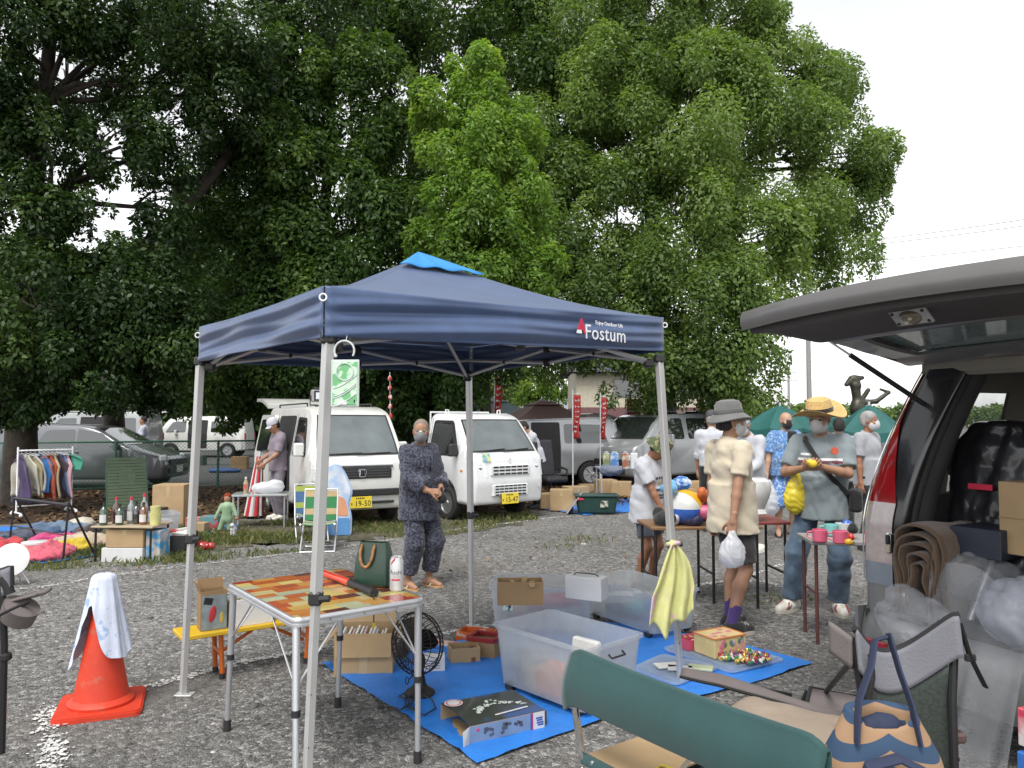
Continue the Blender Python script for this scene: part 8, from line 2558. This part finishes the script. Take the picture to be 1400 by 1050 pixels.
for k,(px,py,r,m,lab)in enumerate(((968,700,.10,mat('toy_pink',(.55,.12,.22),.4),'pink soft toy beside the beach ball'),(914,668,.07,mat('toy_lightblue',(.14,.38,.62),.4),'light blue toy behind the beach ball'),(908,712,.085,BLACK_T,'black toy under the beach ball'),(945,717,.09,mat('toy_navy',(.03,.03,.07),.5),'navy soft toy lying in front of the beach ball'),(965,678,.07,mat('toy_orange',(.5,.12,.03),.5),'small orange toy above the pink soft toy'),(918,716,.06,CARD_W,'small white toy by the tent leg on the toy table'))):
 s=SDF(); s.ell((0,0,0),(r*1.3,r,r*.75)); s.ell((r,0,r*.5),r*.6); s.ell((-r,-r*.2,.2*r),r*.5); s.fold(r*.12,folds(25,k)); q=P(px,py,6.6); q.z=max(q.z,.69+r*.6); blobthing('toy',lab,'toy',s,.012,m,q,k)
t2=table_('folding_table','black legged side table carrying a round white pot',(2.05,6.95,0),.72,.5,.70,R(4),mat('red_top',(.22,.05,.04),.5),POLE_D)
b=MB(); b.lathe([(.08,0),(.09,.01),(.07,.05),(.11,.14),(.13,.22),(.115,.29),(.08,.32),(.001,.325)],26); simple('white_pot','round white pot on the side table right of the man in the cream shirt','pot',b,mat('white_ceramic',(.6,.6,.6),.25,coat=.5),P(1034,703,6.8))
t3=table_('folding_table','small dark table of pink cups between the straw hat man and the silver van',G(1150,738,.73)*1+Vector((.10,.12,-.73)),.62,.40,.73,R(-6),GREYT,WOODT,.03,.35)
def mug(label,px,py,m,g='pastel toy cups on the small dark table'):
 t=thing('toy_cup',label,'cup',G(px,py,.732),2.6,g)
 b=MB(); b.lathe([(.001,.002),(.040,0),(.048,.01),(.052,.085),(.048,.088),(.044,.012),(.001,.012)],20); b.build('cup_body',m,t); b=MB(); b.tube([(.05,0,.07),(.08,0,.065),(.085,0,.035),(.05,0,.02)],.007,6); b.build('handle',m,t)
PINK=mat('pink_plastic',(.62,.12,.20),.35); MINT=mat('mint_plastic',(.20,.50,.48),.35)
mug('pink toy cup at the left of the small dark table',1121,741,PINK); mug('pink toy cup at the right of the small dark table',1149,743,PINK); mug('mint toy cup behind the two pink cups',1137,733,MINT); mug('pale cup behind the right pink cup',1152,731,CARD_W)
for k,(px,py,z,r,m,lab)in enumerate(((1157,718,.80,.035,mat('ball_blue',(.04,.12,.45),.3),'blue toy car on the small dark table'),(1166,724,.80,.038,BLACK_T,'round black toy by the silver van'),(1163,735,.76,.025,mat('ball_red',(.55,.03,.03),.3),'small red toy by the silver van'),(1161,742,.745,.022,mat('ball_yellow',(.62,.36,.02),.3),'small yellow toy on the table edge by the van'))):
 s=SDF(); s.ell((0,0,0),(r*1.2,r,r*.8)); s.ell((0,0,r*.7),r*.6); s.ell((r*.9,0,r*.3),r*.45); blobthing('toy',lab,'toy',s,.007,m,G(px,py,z),k)
tarp('tarpaulin','blue tarpaulin under the dark green tub in front of the silver minivan',[G(*p)for p in((742,697),(800,705),(872,700),(905,690),(880,682),(760,688))])
for k,(px,py,d,rz,lab)in enumerate(((752,694,(.42,.35,.26),.2,'lower left cardboard carton beside the small white truck'),(768,697,(.40,.3,.36),-.1,'cardboard carton in front beside the office chair'),(787,690,(.42,.34,.34),.3,'cardboard carton behind the dark green tub'))):
 box_(lab,G(px,py,.02),d,rz,group='cardboard cartons beside the small white truck')
def tub():
 c=G(815,701,.015); t=thing('tub','dark green plastic tub with a silver lid leaning in it','tub',c,R(-2)); m=mat('dark_green_plastic',(.012,.042,.036),.4)
 b=MB(); b.box((0,0,.15),(.70,.42,.30),b=.03,taper=.88); b.box((0,0,.30),(.74,.46,.03),b=.012); b.build('tub_body',m,t)
 b=MB(); b.sheet(lambda u,v:(-.50+.26*v,-.22+.44*u,.0+.36*v),3,3,.015); b.build('lid',ALU,t); b=MB(); b.box((.12,-.215,.17),(.13,.006,.11)); b.build('sticker',mat('tub_sticker',(.40,.42,.33),.5,col2=(.04,.05,.04),c2scale=20),t)
 b=MB(); b.box((-.27,-.22,.25),(.09,.02,.03),b=.006); b.build('clip',LET_R,t)
tub()
def office_chair():
 c=G(752,688); t=thing('office_chair','black office chair with a padded high back and arms beside the white truck','chair',c,R(35)); m=mat('black_upholstery',(.022,.022,.026),.65,bump=.2)
 s=SDF(); s.box((0,.22,.85),(.24,.05,.36),np.array(rot(0,-.15)),.05); s.fold(.006,folds(14,3)); blob('backrest',s,.014,m,t)
 s=SDF(); s.box((0,-.02,.46),(.25,.25,.055),None,.05); blob('seat',s,.014,m,t)
 for x in(-.29,.29):
  b=MB(); b.tube([(x,.15,.45),(x,.18,.62),(x,.0,.67),(x,-.16,.64),(x,-.14,.46)],.022,8,flat=.7); b.build('armrest',BLK,t)
 b=MB(); b.cyl((0,0,.08),(0,0,.42),.03); b.build('stem',BLK,t)
 for k in range(5):
  a=k*2*PI/5; b=MB(); b.tube([(0,0,.10),(.28*math.cos(a),.28*math.sin(a),.06)],.025,6); b.ball((.28*math.cos(a),.28*math.sin(a),.03),.03,8,6); b.build('base_arm',BLK,t)
office_chair()
t4=table_('folding_table','light folding table of tins in front of the silver van',G(852,692)+Vector((.05,.35,0)),1.0,.6,.70,R(4),mat('grey_blue_cloth',(.22,.24,.30),.8),ALU)
s=SDF(); s.ell((0,0,0),(.16,.12,.10)); s.ell((.1,0,.0),(.15,.12,.08)); s.fold(.016,folds(22,18)); blobthing('cloth_bundle','grey blue bundled cloth hanging over the corner of the tin table','cloth',s,.014,mat('slate_cloth',(.12,.14,.19),.9),P(832,643,13.6))
for k,(px,w,m,lab)in enumerate(((829,.12,mat('tin_green',(.16,.20,.09),.5,col2=(.5,.48,.3),c2scale=9),'tall green and cream tin at the left end of the tin table'),(840,.15,mat('tin_blue',(.07,.18,.40),.4,col2=(.5,.55,.6),c2scale=9),'blue and white tin box on the tin table'),(855,.11,mat('tin_brown',(.28,.10,.05),.5,col2=(.55,.5,.4),c2scale=10),'brown and cream tin on the tin table'),(867,.13,CARD_W,'white box at the right end of the tin table'))):
 q=P(px,641,13.9); t=thing('tin',lab,'tin',(q.x,q.y,.70),0,'tins and boxes standing on the tin table'); b=MB(); b.box((0,0,.15),(w,w*.8,.30),b=.02); b.build('tin_body',m,t); b=MB(); b.lathe([(w*.36,.30),(w*.36,.325),(.001,.33)],14); b.build('tin_lid',ALU,t)
for k,(px,py,d,rz,lab)in enumerate(((808,672,(.5,.4,.16),.1,'flat cardboard carton under the left of the tin table'),(828,676,(.4,.4,.32),.2,'cardboard carton under the tin table'),(850,678,(.4,.4,.30),-.2,'cardboard carton behind the boy'),(930,690,(.5,.4,.30),.1,'open cardboard carton behind the beach ball'),(950,686,(.4,.35,.40),.3,'cardboard carton by the man in the white shirt'))):
 box_(lab,G(px,py),d,rz,group='cardboard cartons on the ground by the silver van')
s=SDF(); s.ell((0,0,0),(.18,.14,.13)); s.fold(.02,folds(20,77)); blobthing('blue_bag','crumpled blue and white bag on the cardboard carton near the van wheel','bag',s,.014,mat('blue_white_film',(.05,.16,.45),.4,col2=(.5,.55,.6),c2scale=8),P(932,661,14.2))
# stalls on the left
def clothes_rack():
 A,Bq=G(22,706),G(97,700); rz=math.atan2((Bq-A).y,(Bq-A).x); L=(Bq-A).length
 t=thing('clothes_rack','white clothes rail hung with colourful garments at the left','clothes rail',A,rz); h=1.08
 b=MB(); b.cyl((0,0,h),(L,0,h),.014); b.build('top_bar',LET_W,t); b=MB(); b.cyl((0,0,.16),(L,0,.16),.012); b.build('lower_bar',LET_W,t)
 for x in(0,L):
  b=MB(); b.cyl((x,0,.05),(x,0,h+.06),.015); b.tube([(x,-.25,.06),(x,.25,.06)],.013,8); b.ball((x,-.25,.03),.03,8,6); b.ball((x,.25,.03),.03,8,6); b.build('upright',LET_W,t)
 M=Matrix.Translation(A)@Matrix.Rotation(rz,4,'Z')
 cols=[((.06,.04,.10),'dark purple'),((.46,.44,.36),'cream'),((.34,.30,.16),'mustard green'),((.36,.34,.32),'pale grey'),((.03,.16,.42),'bright blue'),((.32,.12,.11),'patterned red'),((.34,.055,.025),'rust orange'),((.38,.31,.18),'sand'),((.06,.04,.06),'near black'),((.13,.18,.34),'slate blue'),((.50,.30,.33),'pale pink'),((.07,.32,.22),'sea green')]
 for k,(c,nm)in enumerate(cols):
  x=.05+(L-.1)*k/(len(cols)-1); ln=random.uniform(.55,.78)if nm!='sea green' else .25
  ph=random.random()*6; tw=random.uniform(-.35,.35)
  def f(u,v):
   sh=2*u-1
   half=(.05+.17*min(1,v*5))*(1+.06*v)
   z=-.06-.05*abs(sh)-ln*v
   y=half*sh
   return(.030*math.sin(u*12+ph+v*2)*(.4+v)+.03*math.sin(v*5+ph),y,z)
  b=MB(); b.sheet(f,18,14,.03)
  o=thing('garment','%s garment hanging on the white clothes rail'%nm,'garment',M@Vector((x,0,h)),rz+.6+tw,'garments hanging on the clothes rail')
  b.build('cloth',CLOTH('garment_'+nm.replace(' ','_'),c),o,3.2); b=MB(); b.tube([(0,0,.01),(.012,0,.02),(0,0,-.04),(0,-.14,-.085),(0,.14,-.085),(0,0,-.04)],.004,5); b.build('hanger',ALU,o)
clothes_rack()
def trestle():
 A,Bq=G(18,752),G(92,768); t=thing('trestle_stand','low black folding frame standing in front of the clothes rail','stand',A,math.atan2((Bq-A).y,(Bq-A).x)); L=(Bq-A).length; h=.66
 for x in(0,L):
  b=MB(); b.tube([(x,-.05,0),(x,.0,h)],.013,8); b.build('leg',POLE_D,t); b=MB(); b.tube([(x,.32,0),(x,.0,h)],.013,8); b.build('leg',POLE_D,t)
 b=MB(); b.cyl((0,0,h-.03),(L,0,h-.03),.022); b.build('top_bar',POLE_D,t)
 b=MB(); b.tube([(0,-.03,.3),(L,-.03,.3)],.008,6); b.build('brace',POLE_D,t)
trestle()
tarp('tarpaulin','blue tarpaulin under the heaps of clothes at the left',[G(*p)for p in((-60,765),(60,772),(128,762),(150,735),(60,720),(-60,722))])
heap=[(-10,755,.45,(.42,.03,.04),'red'),(18,740,.4,(.05,.06,.09),'dark'),(62,730,.42,(.05,.09,.16),'denim blue'),(95,728,.40,(.10,.15,.22),'washed denim'),(75,745,.40,(.50,.04,.16),'bright pink'),(112,722,.36,(.46,.42,.34),'cream'),(100,748,.38,(.42,.35,.25),'beige'),(90,756,.34,(.55,.40,.03),'yellow'),(70,762,.44,(.50,.08,.12),'coral'),(125,745,.34,(.36,.28,.2),'tan'),(30,765,.4,(.48,.10,.12),'rose'),(120,733,.3,(.05,.03,.03),'dark brown')]
for k,(px,py,r,c,nm)in enumerate(heap):
 s=SDF(); s.ell((0,0,.04),(r*.8,r*.5,.09)); s.ell((r*.3,.05,.08),(r*.4,r*.35,.08)); s.ell((-r*.3,-.05,.05),(r*.4,r*.3,.07)); s.fold(.045,folds(11,k+5)); s.fold(.022,folds(27,k+55)); s.cut((0,0,.0),(0,0,-1))
 blobthing('clothes_heap','%s heap of clothes on the left blue tarpaulin'%nm,'clothes',s,.016,CLOTH('heap_'+nm.replace(' ','_'),c),G(px,py,.014),k,'heaps of clothes on the left tarpaulin')
t=thing('toy_drum','small red and white toy drum among the clothes heaps','drum',G(48,757,.02)); b=MB(); b.lathe([(.14,0),(.14,.13),(.001,.13)],24); b.build('shell',mat('ball_red',(.55,.03,.03),.3),t)
for z in(.0,.115):
 b=MB(); b.lathe([(.142,z),(.146,z+.002),(.146,z+.025),(.142,z+.027)],24); b.build('hoop',CARD_W,t)
t=thing('white_disc','round white disc tilted on a short stand at the left edge','disc',G(18,800)); b=MB(); b.lathe([(.001,0),(.10,.004),(.155,.018),(.158,.022),(.152,.024),(.001,.010)],30,Matrix.Translation((-.02,0,.24))@Matrix.Rotation(R(72),4,'X')@Matrix.Rotation(R(14),4,'Y')); b.build('dish',CARD_W,t); b=MB(); b.tube([(-.02,.03,.24),(.0,.12,0)],.010,6); b.tube([(.05,.02,.15),(.13,.04,.01)],.008,6); b.build('stand',ALU,t)
def gin_table():
 c=G(165,770); t=table_('side_table','thin legged table of green bottles at the left',c+Vector((.0,.25,0)),.72,.45,.40,R(-4),mat('pale_wood',(.36,.29,.19),.6),POLE_D,.02,None)
 for k,(x,y,h,cm,lm,lab)in enumerate(((-.27,-.12,.26,(.01,.05,.02),1,'green glass bottle at the left front of the bottle table'),(-.20,.02,.30,(.06,.015,.008),0,'brown bottle behind the left green bottle'),(-.10,-.10,.24,(.01,.05,.02),1,'green glass bottle with a white label in the middle'),(-.04,.04,.30,(.20,.22,.22),1,'clear glass bottle in the middle of the bottle table'),(.05,-.02,.26,(.03,.03,.03),0,'dark bottle right of the middle bottle'),(.10,.06,.34,(.22,.22,.2),0,'tall clear bottle with a pale stopper'),(.15,-.06,.25,(.16,.04,.01),1,'amber bottle at the right of the bottle table'))):
  o=thing('bottle',lab,'bottle',tuple(Vector(c)+Vector((x,.25+y,.402))),0,'bottles on the bottle table'); b=MB(); b.lathe([(.038,0),(.042,.006),(.042,h*.58),(.030,h*.70),(.014,h*.78),(.013,h*.96),(.001,h*.96)],16); b.build('glass',mat('bottle_%d'%k,cm,.06,coat=1,spec=.9),o)
  b=MB(); b.lathe([(.0152,h*.88),(.0155,h),(.001,h)],12); b.build('cap',[BLK,LET_R][k%2],o)
  if lm:b=MB(); b.sheet(lambda u,v:(.0425*math.sin((u-.5)*2.2),-.0425*math.cos((u-.5)*2.2),h*(.12+.34*v)),8,1); b.build('label',CARD_W,o)
 box_('cardboard carton under the bottle table',c+Vector((.0,.22,.16)),(.42,.3,.20),0); box_('white carton with a yellow patch under the cardboard carton',c+Vector((-.02,.22,0)),(.46,.32,.155),0,CARD_W,name='white_carton',flap=False)
 box_('blue picture carton beside the white carton',c+Vector((.30,.24,.0)),(.16,.26,.34),0,mat('blue_picture_card',(.06,.28,.50),.5,col2=(.5,.45,.4),c2scale=9),name='picture_carton',flap=False)
 t=thing('yellow_cup','yellow stacked paper cups at the right end of the bottle table','cups',tuple(Vector(c)+Vector((.30,.16,.402)))); b=MB(); b.lathe([(.055,0),(.065,.13),(.001,.13)],16); b.lathe([(.05,.132),(.056,.21),(.001,.21)],16); b.build('cup_stack',mat('pale_yellow',(.52,.50,.20),.6),t)
gin_table()
open_box('black_tub','black plastic crate full of odds and ends on the grass',G(225,757),(.62,.42,.24),R(2),m=BLACKP,flaps=(0,0,0,0),tape=False,th=.015,inside=lambda t,d:(junk(t,d,9,d[2]*.8,[PAPER,CARD_W,mat('pale_pink_paper',(.5,.34,.32),.7),mat('packet_red',(.42,.05,.05),.5)],'item',.7),(lambda b:(b.box((.02,-d[1]/2-.004,d[2]*.62),(.12,.006,.035),b=.01),b.build('handle_slot',LET_W,t)))(MB())),cat='crate')
bin_.labels=['blue jar in the left clear bin','red packet in the left clear bin','white packet in the left clear bin','orange packet in the left clear bin']
bin_('clear storage bin of mixed goods beside the bottles at the left',G(196,742),G(243,738),.45,.34,[(-.2,0,.12,.15,.2,.18,PK[4],.2),(.1,-.1,.10,.16,.16,.14,PK[3],.5),(.2,.1,.15,.2,.15,.1,PK[1],0),(-.05,-.2,.06,.2,.1,.1,PK[0],.2)])
box_('tall cardboard carton standing on the leaves behind the clear bin',G(236,718),(.46,.4,.62),.05); cube_thing('black_case','black suitcase lying behind the bottles','case',G(196,722),(.62,.4,.30),.06,BLK)
def shutter():
 A,Bq=G(145,697),G(203,693); t=thing('slatted_board','green slatted shutter board leaning on the fence','board',A,math.atan2((Bq-A).y,(Bq-A).x)); L=(Bq-A).length; m=mat('moss_green_slats',(.10,.145,.085),.6,var=.12)
 for k in range(16):
  b=MB(); b.box((L/2,.012*k,.04+k*.056),(L,.012,.052),rot(0,-.2),b=.003); b.build('slat',m,t)
 for x in(.01,L-.01):
  b=MB(); b.tube([(x,-.01,0),(x,.185,.92)],.010,6); b.build('edge_rail',FENCE_G,t)
shutter()
tarp('tarpaulin','small blue tarpaulin under the green suited figure',[G(*p)for p in((262,738),(335,732),(322,718),(268,722))],cell=.15)
def figure():
 t=thing('figurine','carved figure in a green suit with red hair standing on a wooden base','figurine',G(310,731,.02),R(5)); gs=mat('pale_green_suit',(.22,.33,.20),.6); br=mat('carved_wood',(.16,.07,.03),.5)
 b=MB(); b.box((0,0,.025),(.34,.2,.05),b=.015); b.build('base',br,t)
 s=SDF(); s.cap((-.04,0,.22),(-.10,.0,.06),.042,.030,.02); s.cap((.03,0,.22),(.03,0,.06),.042,.030,.02); s.cap((0,0,.22),(0,0,.38),.062,.075,.04); s.cap((-.07,0,.40),(-.14,-.02,.25),.03,.025,.02); s.cap((.07,0,.40),(.13,-.02,.26),.03,.025,.02); blob('suit',s,.009,gs,t)
 s=SDF(); s.cap((0,0,.42),(0,0,.47),.03,.03); s.ell((0,0,.50),(.045,.045,.055)); blob('head',s,.008,SKIN,t)
 for x in(-.145,.135):b=MB(); b.ball((x,-.02,.225),.028,8,6); b.build('hand',SKIN,t); s=SDF(); s.ell((0,.01,.525),(.052,.05,.045)); blob('hair',s,.008,mat('red_hair',(.35,.06,.02),.7),t)
 for x in(-.105,.03):b=MB(); b.ball((x,-.02,.055),(.03,.05,.02),8,6); b.build('shoe',BLK,t)
 s=SDF(); s.ell((0,0,.08),(.03,.05,.03)); s.ell((0,-.05,.13),.028); [s.cap((x,y,.07),(x,y,.0),.012)for x in(-.018,.018)for y in(-.03,.03)]; blobthing('dog_figure','small white dog figure beside the green suited figure','figurine',s,.007,CARD_W,G(319,731,.075))
figure()
for k,(px,py,d,m,lab)in enumerate(((272,728,(.22,.18,.14),CARD,'small cardboard box on the small blue tarpaulin'),(288,724,(.25,.2,.20),mat('teal_red_card',(.10,.25,.26),.5,col2=(.40,.06,.06),c2scale=8),'teal and red picture box on the small blue tarpaulin'),(265,722,(.2,.16,.16),mat('red_white_card',(.42,.10,.08),.5,col2=(.5,.45,.42),c2scale=8),'red and white box behind the tent leg'))):box_(lab,G(px,py,.015),d,.1*k,m,name='picture_box',flap=False)
s=SDF(); s.ell((0,0,.05),(.10,.07,.06)); s.ell((.12,0,.05),.05); s.ell((-.11,.02,.05),.05); blobthing('red_toy','shiny red toy lying on the grass by the left tent leg','toy',s,.010,mat('gloss_red',(.35,.02,.02),.15,coat=1),G(275,752))
def alu_table():
 t=table_('folding_table','light aluminium folding table beside the open white van',G(352,722)+Vector((0,.15,0)),.80,.5,.50,R(10),mat('clear_grey_top',(.34,.36,.35),.25,coat=.5),ALU,.03,.012); o=Vector(G(352,722)+Vector((0,.15,0)))
 k=thing('drink_bottle','small drink bottle with a white cap on the aluminium table','bottle',o+Vector((-.25,.05,.50))); b=MB(); b.lathe([(.032,0),(.035,.01),(.035,.15),(.014,.20),(.014,.22),(.001,.22)],14); b.build('bottle_body',mat('tea_bottle',(.30,.24,.12),.1,coat=1),k); b=MB(); b.lathe([(.017,.21),(.017,.235),(.001,.235)],12); b.build('cap',CARD_W,k)
 b=MB(); b.lathe([(.036,.05),(.036,.13)],14); b.build('label',mat('red_white_card',(.42,.10,.08),.5),k)
 s=SDF(); s.ell((0,0,.08),(.24,.14,.09)); s.ell((.1,0,.12),(.12,.1,.08)); s.fold(.02,folds(20,31)); blobthing('plastic_bag','crumpled white plastic bag lying on the aluminium table','bag',s,.012,BAGW,o+Vector((.10,.0,.50)),.2)
 t=thing('closed_parasol','red and white striped closed parasol behind the aluminium table','parasol',G(338,712)+Vector((0,.3,0)),0); m=mat('red_stripe_cloth',(.42,.02,.03),.8); w=mat('white_stripe_cloth',(.55,.54,.53),.8)
 for k in range(10):
  a0=2*PI*k/10; b=MB(); b.sheet(lambda u,v:((.03+.10*(1-v)+.025*math.sin(u*PI))*math.cos(a0+u*PI/5)+.08*v,(.03+.10*(1-v)+.025*math.sin(u*PI))*math.sin(a0+u*PI/5),.05+.95*v),4,8); b.build('panel',[m,w][k%2],t,3.2)
 b=MB(); b.cyl((.08,0,.0),(.085,0,1.08),.014); b.build('pole',CARD_W,t)
alu_table()
def deck_chair(label,c,rz,c1,c2,c3):
 t=thing('folding_chair',label,'chair',c,rz,'small striped folding chairs by the white van'); bands=[c1,c2,c3,c1,c2]
 for k in range(5):
  b=MB(); b.sheet(lambda u,v:(-.19+.38*u,.16+.08*(k+v)/5,.34+.36*(k+v)/5),4,2,.006); b.build('back_band',bands[k],t)
  b=MB(); b.sheet(lambda u,v:(-.19+.38*u,-.18+.34*(k+v)/5,.34-.02*math.sin(PI*u)),4,2,.006); b.build('seat_band',bands[-k],t)
 for x in(-.2,.2):
  b=MB(); b.tube([(x,.25,.72),(x,.15,.32),(x,-.20,0)],.010,7); b.build('frame_tube',ALU,t); b=MB(); b.tube([(x,-.20,.34),(x,.22,0)],.010,7); b.build('frame_tube',ALU,t)
 for y,z in((.22,.012),(-.2,.012),(.25,.72)):b=MB(); b.tube([(-.2,y,z),(.2,y,z)],.010,7); b.build('cross_tube',ALU,t)
DB,DG,DT=CLOTH('deck_blue',(.05,.11,.22)),CLOTH('deck_green',(.03,.16,.06)),CLOTH('deck_tan',(.40,.30,.16)); DY=CLOTH('deck_lime',(.28,.32,.06))
deck_chair('folding chair with blue and lime stripes behind the front tent leg',G(420,742)+Vector((0,.2,0)),R(20),DB,DY,DB); deck_chair('folding chair with green and tan stripes behind the front tent leg',G(436,752),R(8),DG,DT,DG)
def cutout():
 t=thing('display_board','pale blue, white and orange cut-out display board propped on the white van bumper','board',G(461,733),R(6))
 lay=lambda poly,y,m,nm:(lambda b:(b.prism([(x,z)for x,z in poly],.012,Matrix.Translation((0,y,0))@Matrix.Rotation(PI/2,4,'X')),b.build(nm,m,t)))(MB())
 out=round_corners([(-.19,0),(.19,0),(.20,.26),(.16,.42),(.21,.62),(.12,.84),(.03,.98),(-.09,.98),(-.17,.82),(-.20,.60),(-.17,.40),(-.20,.26)],.06)
 lay(out,0,mat('board_pale_blue',(.30,.42,.60),.5),'board'); lay(inset(out,.022),-.013,mat('board_white',(.56,.58,.62),.5,col2=(.34,.45,.62),c2scale=5),'white_print')
 lay(round_corners([(-.16,.28),(.16,.28),(.10,.52),(-.08,.58)],.05),-.018,mat('board_orange',(.60,.28,.16),.5),'orange_print'); lay(round_corners([(-.165,.02),(.165,.02),(.17,.25),(-.17,.25)],.03),-.018,mat('board_blue',(.10,.27,.55),.5),'blue_print')
 b=MB(); b.tube([(0,.01,.6),(0,.22,0)],.010,6); b.build('prop',CARD,t)
cutout()
box_('narrow yellow carton leaning on the white van',G(416,708)+Vector((0,.15,0)),(.12,.10,.62),.3,mat('yellow_card',(.52,.36,.08),.6),name='tall_carton',flap=False); box_('narrow brown carton standing on the white van bumper side',G(428,706)+Vector((0,.12,0)),(.14,.10,.72),.1,CARD,name='tall_carton',flap=False)
s=SDF(); s.ell((0,0,.06),(.5,.25,.08)); s.fold(.03,folds(10,12)); blobthing('blue_sheet','blue bundle lying on the far asphalt behind the fence','bundle',s,.03,mat('far_blue',(.03,.07,.20),.7),G(307,646)); box_('far cardboard box on the asphalt behind the fence',G(328,641),(.5,.4,.4),.1,CARD_D,flap=False)
box_('dark crate on the asphalt beside the hatchback nose',G(262,636),(.9,.5,.35),.1,mat('dark_crate',(.03,.05,.035),.7),name='crate',cat='crate',flap=False)
def on_cloth(o,pts_fn,name,m,parent):
 """drop a flat mesh on the nearest cloth surface in front of it"""
 from mathutils.bvhtree import BVHTree
 bvh=BVHTree.FromPolygons([v.co for v in o.data.vertices],[tuple(p.vertices)for p in o.data.polygons])
 vs,fs=pts_fn
 out=[]
 for p,d in vs:
  h=bvh.ray_cast(Vector(p),Vector(d),1.0)
  out.append((h[0]-Vector(d)*.003)if h[0]is not None else None)
 fs=[f for f in fs if all(out[i]is not None for i in f)]
 if not fs:return
 link(name,mesh_from(name,[q or(0,0,0)for q in out],fs,m),parent)
def grid_strip(x0,x1,z0,z1,y=-.6,n=10,d=(0,1,0),mz=2):
 vs=[((x0+(x1-x0)*i/n,y,z0+(z1-z0)*j/mz),d)for i in range(n+1)for j in range(mz+1)]
 W=mz+1
 return vs,[(i*W+j,(i+1)*W+j,(i+1)*W+j+1,i*W+j+1)for i in range(n)for j in range(mz)]
def shirt_of(t):return next(c for c in t.children if c.name.startswith(('shirt','jacket')))
PR_D=mat('dark_shirt_print',(.05,.06,.09),.8)
o=shirt_of(boy)
for k,(x0,x1,z,hh,m)in enumerate(((-.10,-.055,1.035,.022,PR_D),(-.045,-.01,1.04,.022,PR_D),(0,.035,1.04,.02,PR_D),(.045,.09,1.035,.022,PR_D),(-.05,.03,.985,.03,mat('tan_print',(.42,.30,.18),.8)),(.0,.09,.955,.02,PR_D),(-.10,-.03,.93,.024,PR_D),(-.06,.0,.885,.014,PR_D),(.01,.08,.885,.014,PR_D),(-.05,.03,.86,.012,PR_D))):
 on_cloth(o,grid_strip(x0,x1,z,z+hh,n=4),'shirt_print',m,boy)
o=shirt_of(m4)
on_cloth(o,grid_strip(-.18,.16,1.255,1.275),'chest_stripe',LET_W,m4); on_cloth(o,grid_strip(-.18,.16,1.236,1.250),'chest_stripe',mat('maroon_print',(.22,.05,.08),.8),m4); on_cloth(o,grid_strip(-.16,-.04,1.295,1.315,n=6),'shirt_print',LET_W,m4)
def disc(cx,cz,r):
 vs=[((cx,-.6,cz),(0,1,0))]+[((cx+r*math.cos(a),-.6,cz+r*math.sin(a)),(0,1,0))for a in[2*PI*i/16 for i in range(16)]]
 return vs,[(0,i+1,(i+1)%16+1)for i in range(16)]
on_cloth(o,disc(.10,1.335,.030),'chest_badge',mat('orange_red_print',(.48,.08,.04),.8),m4)
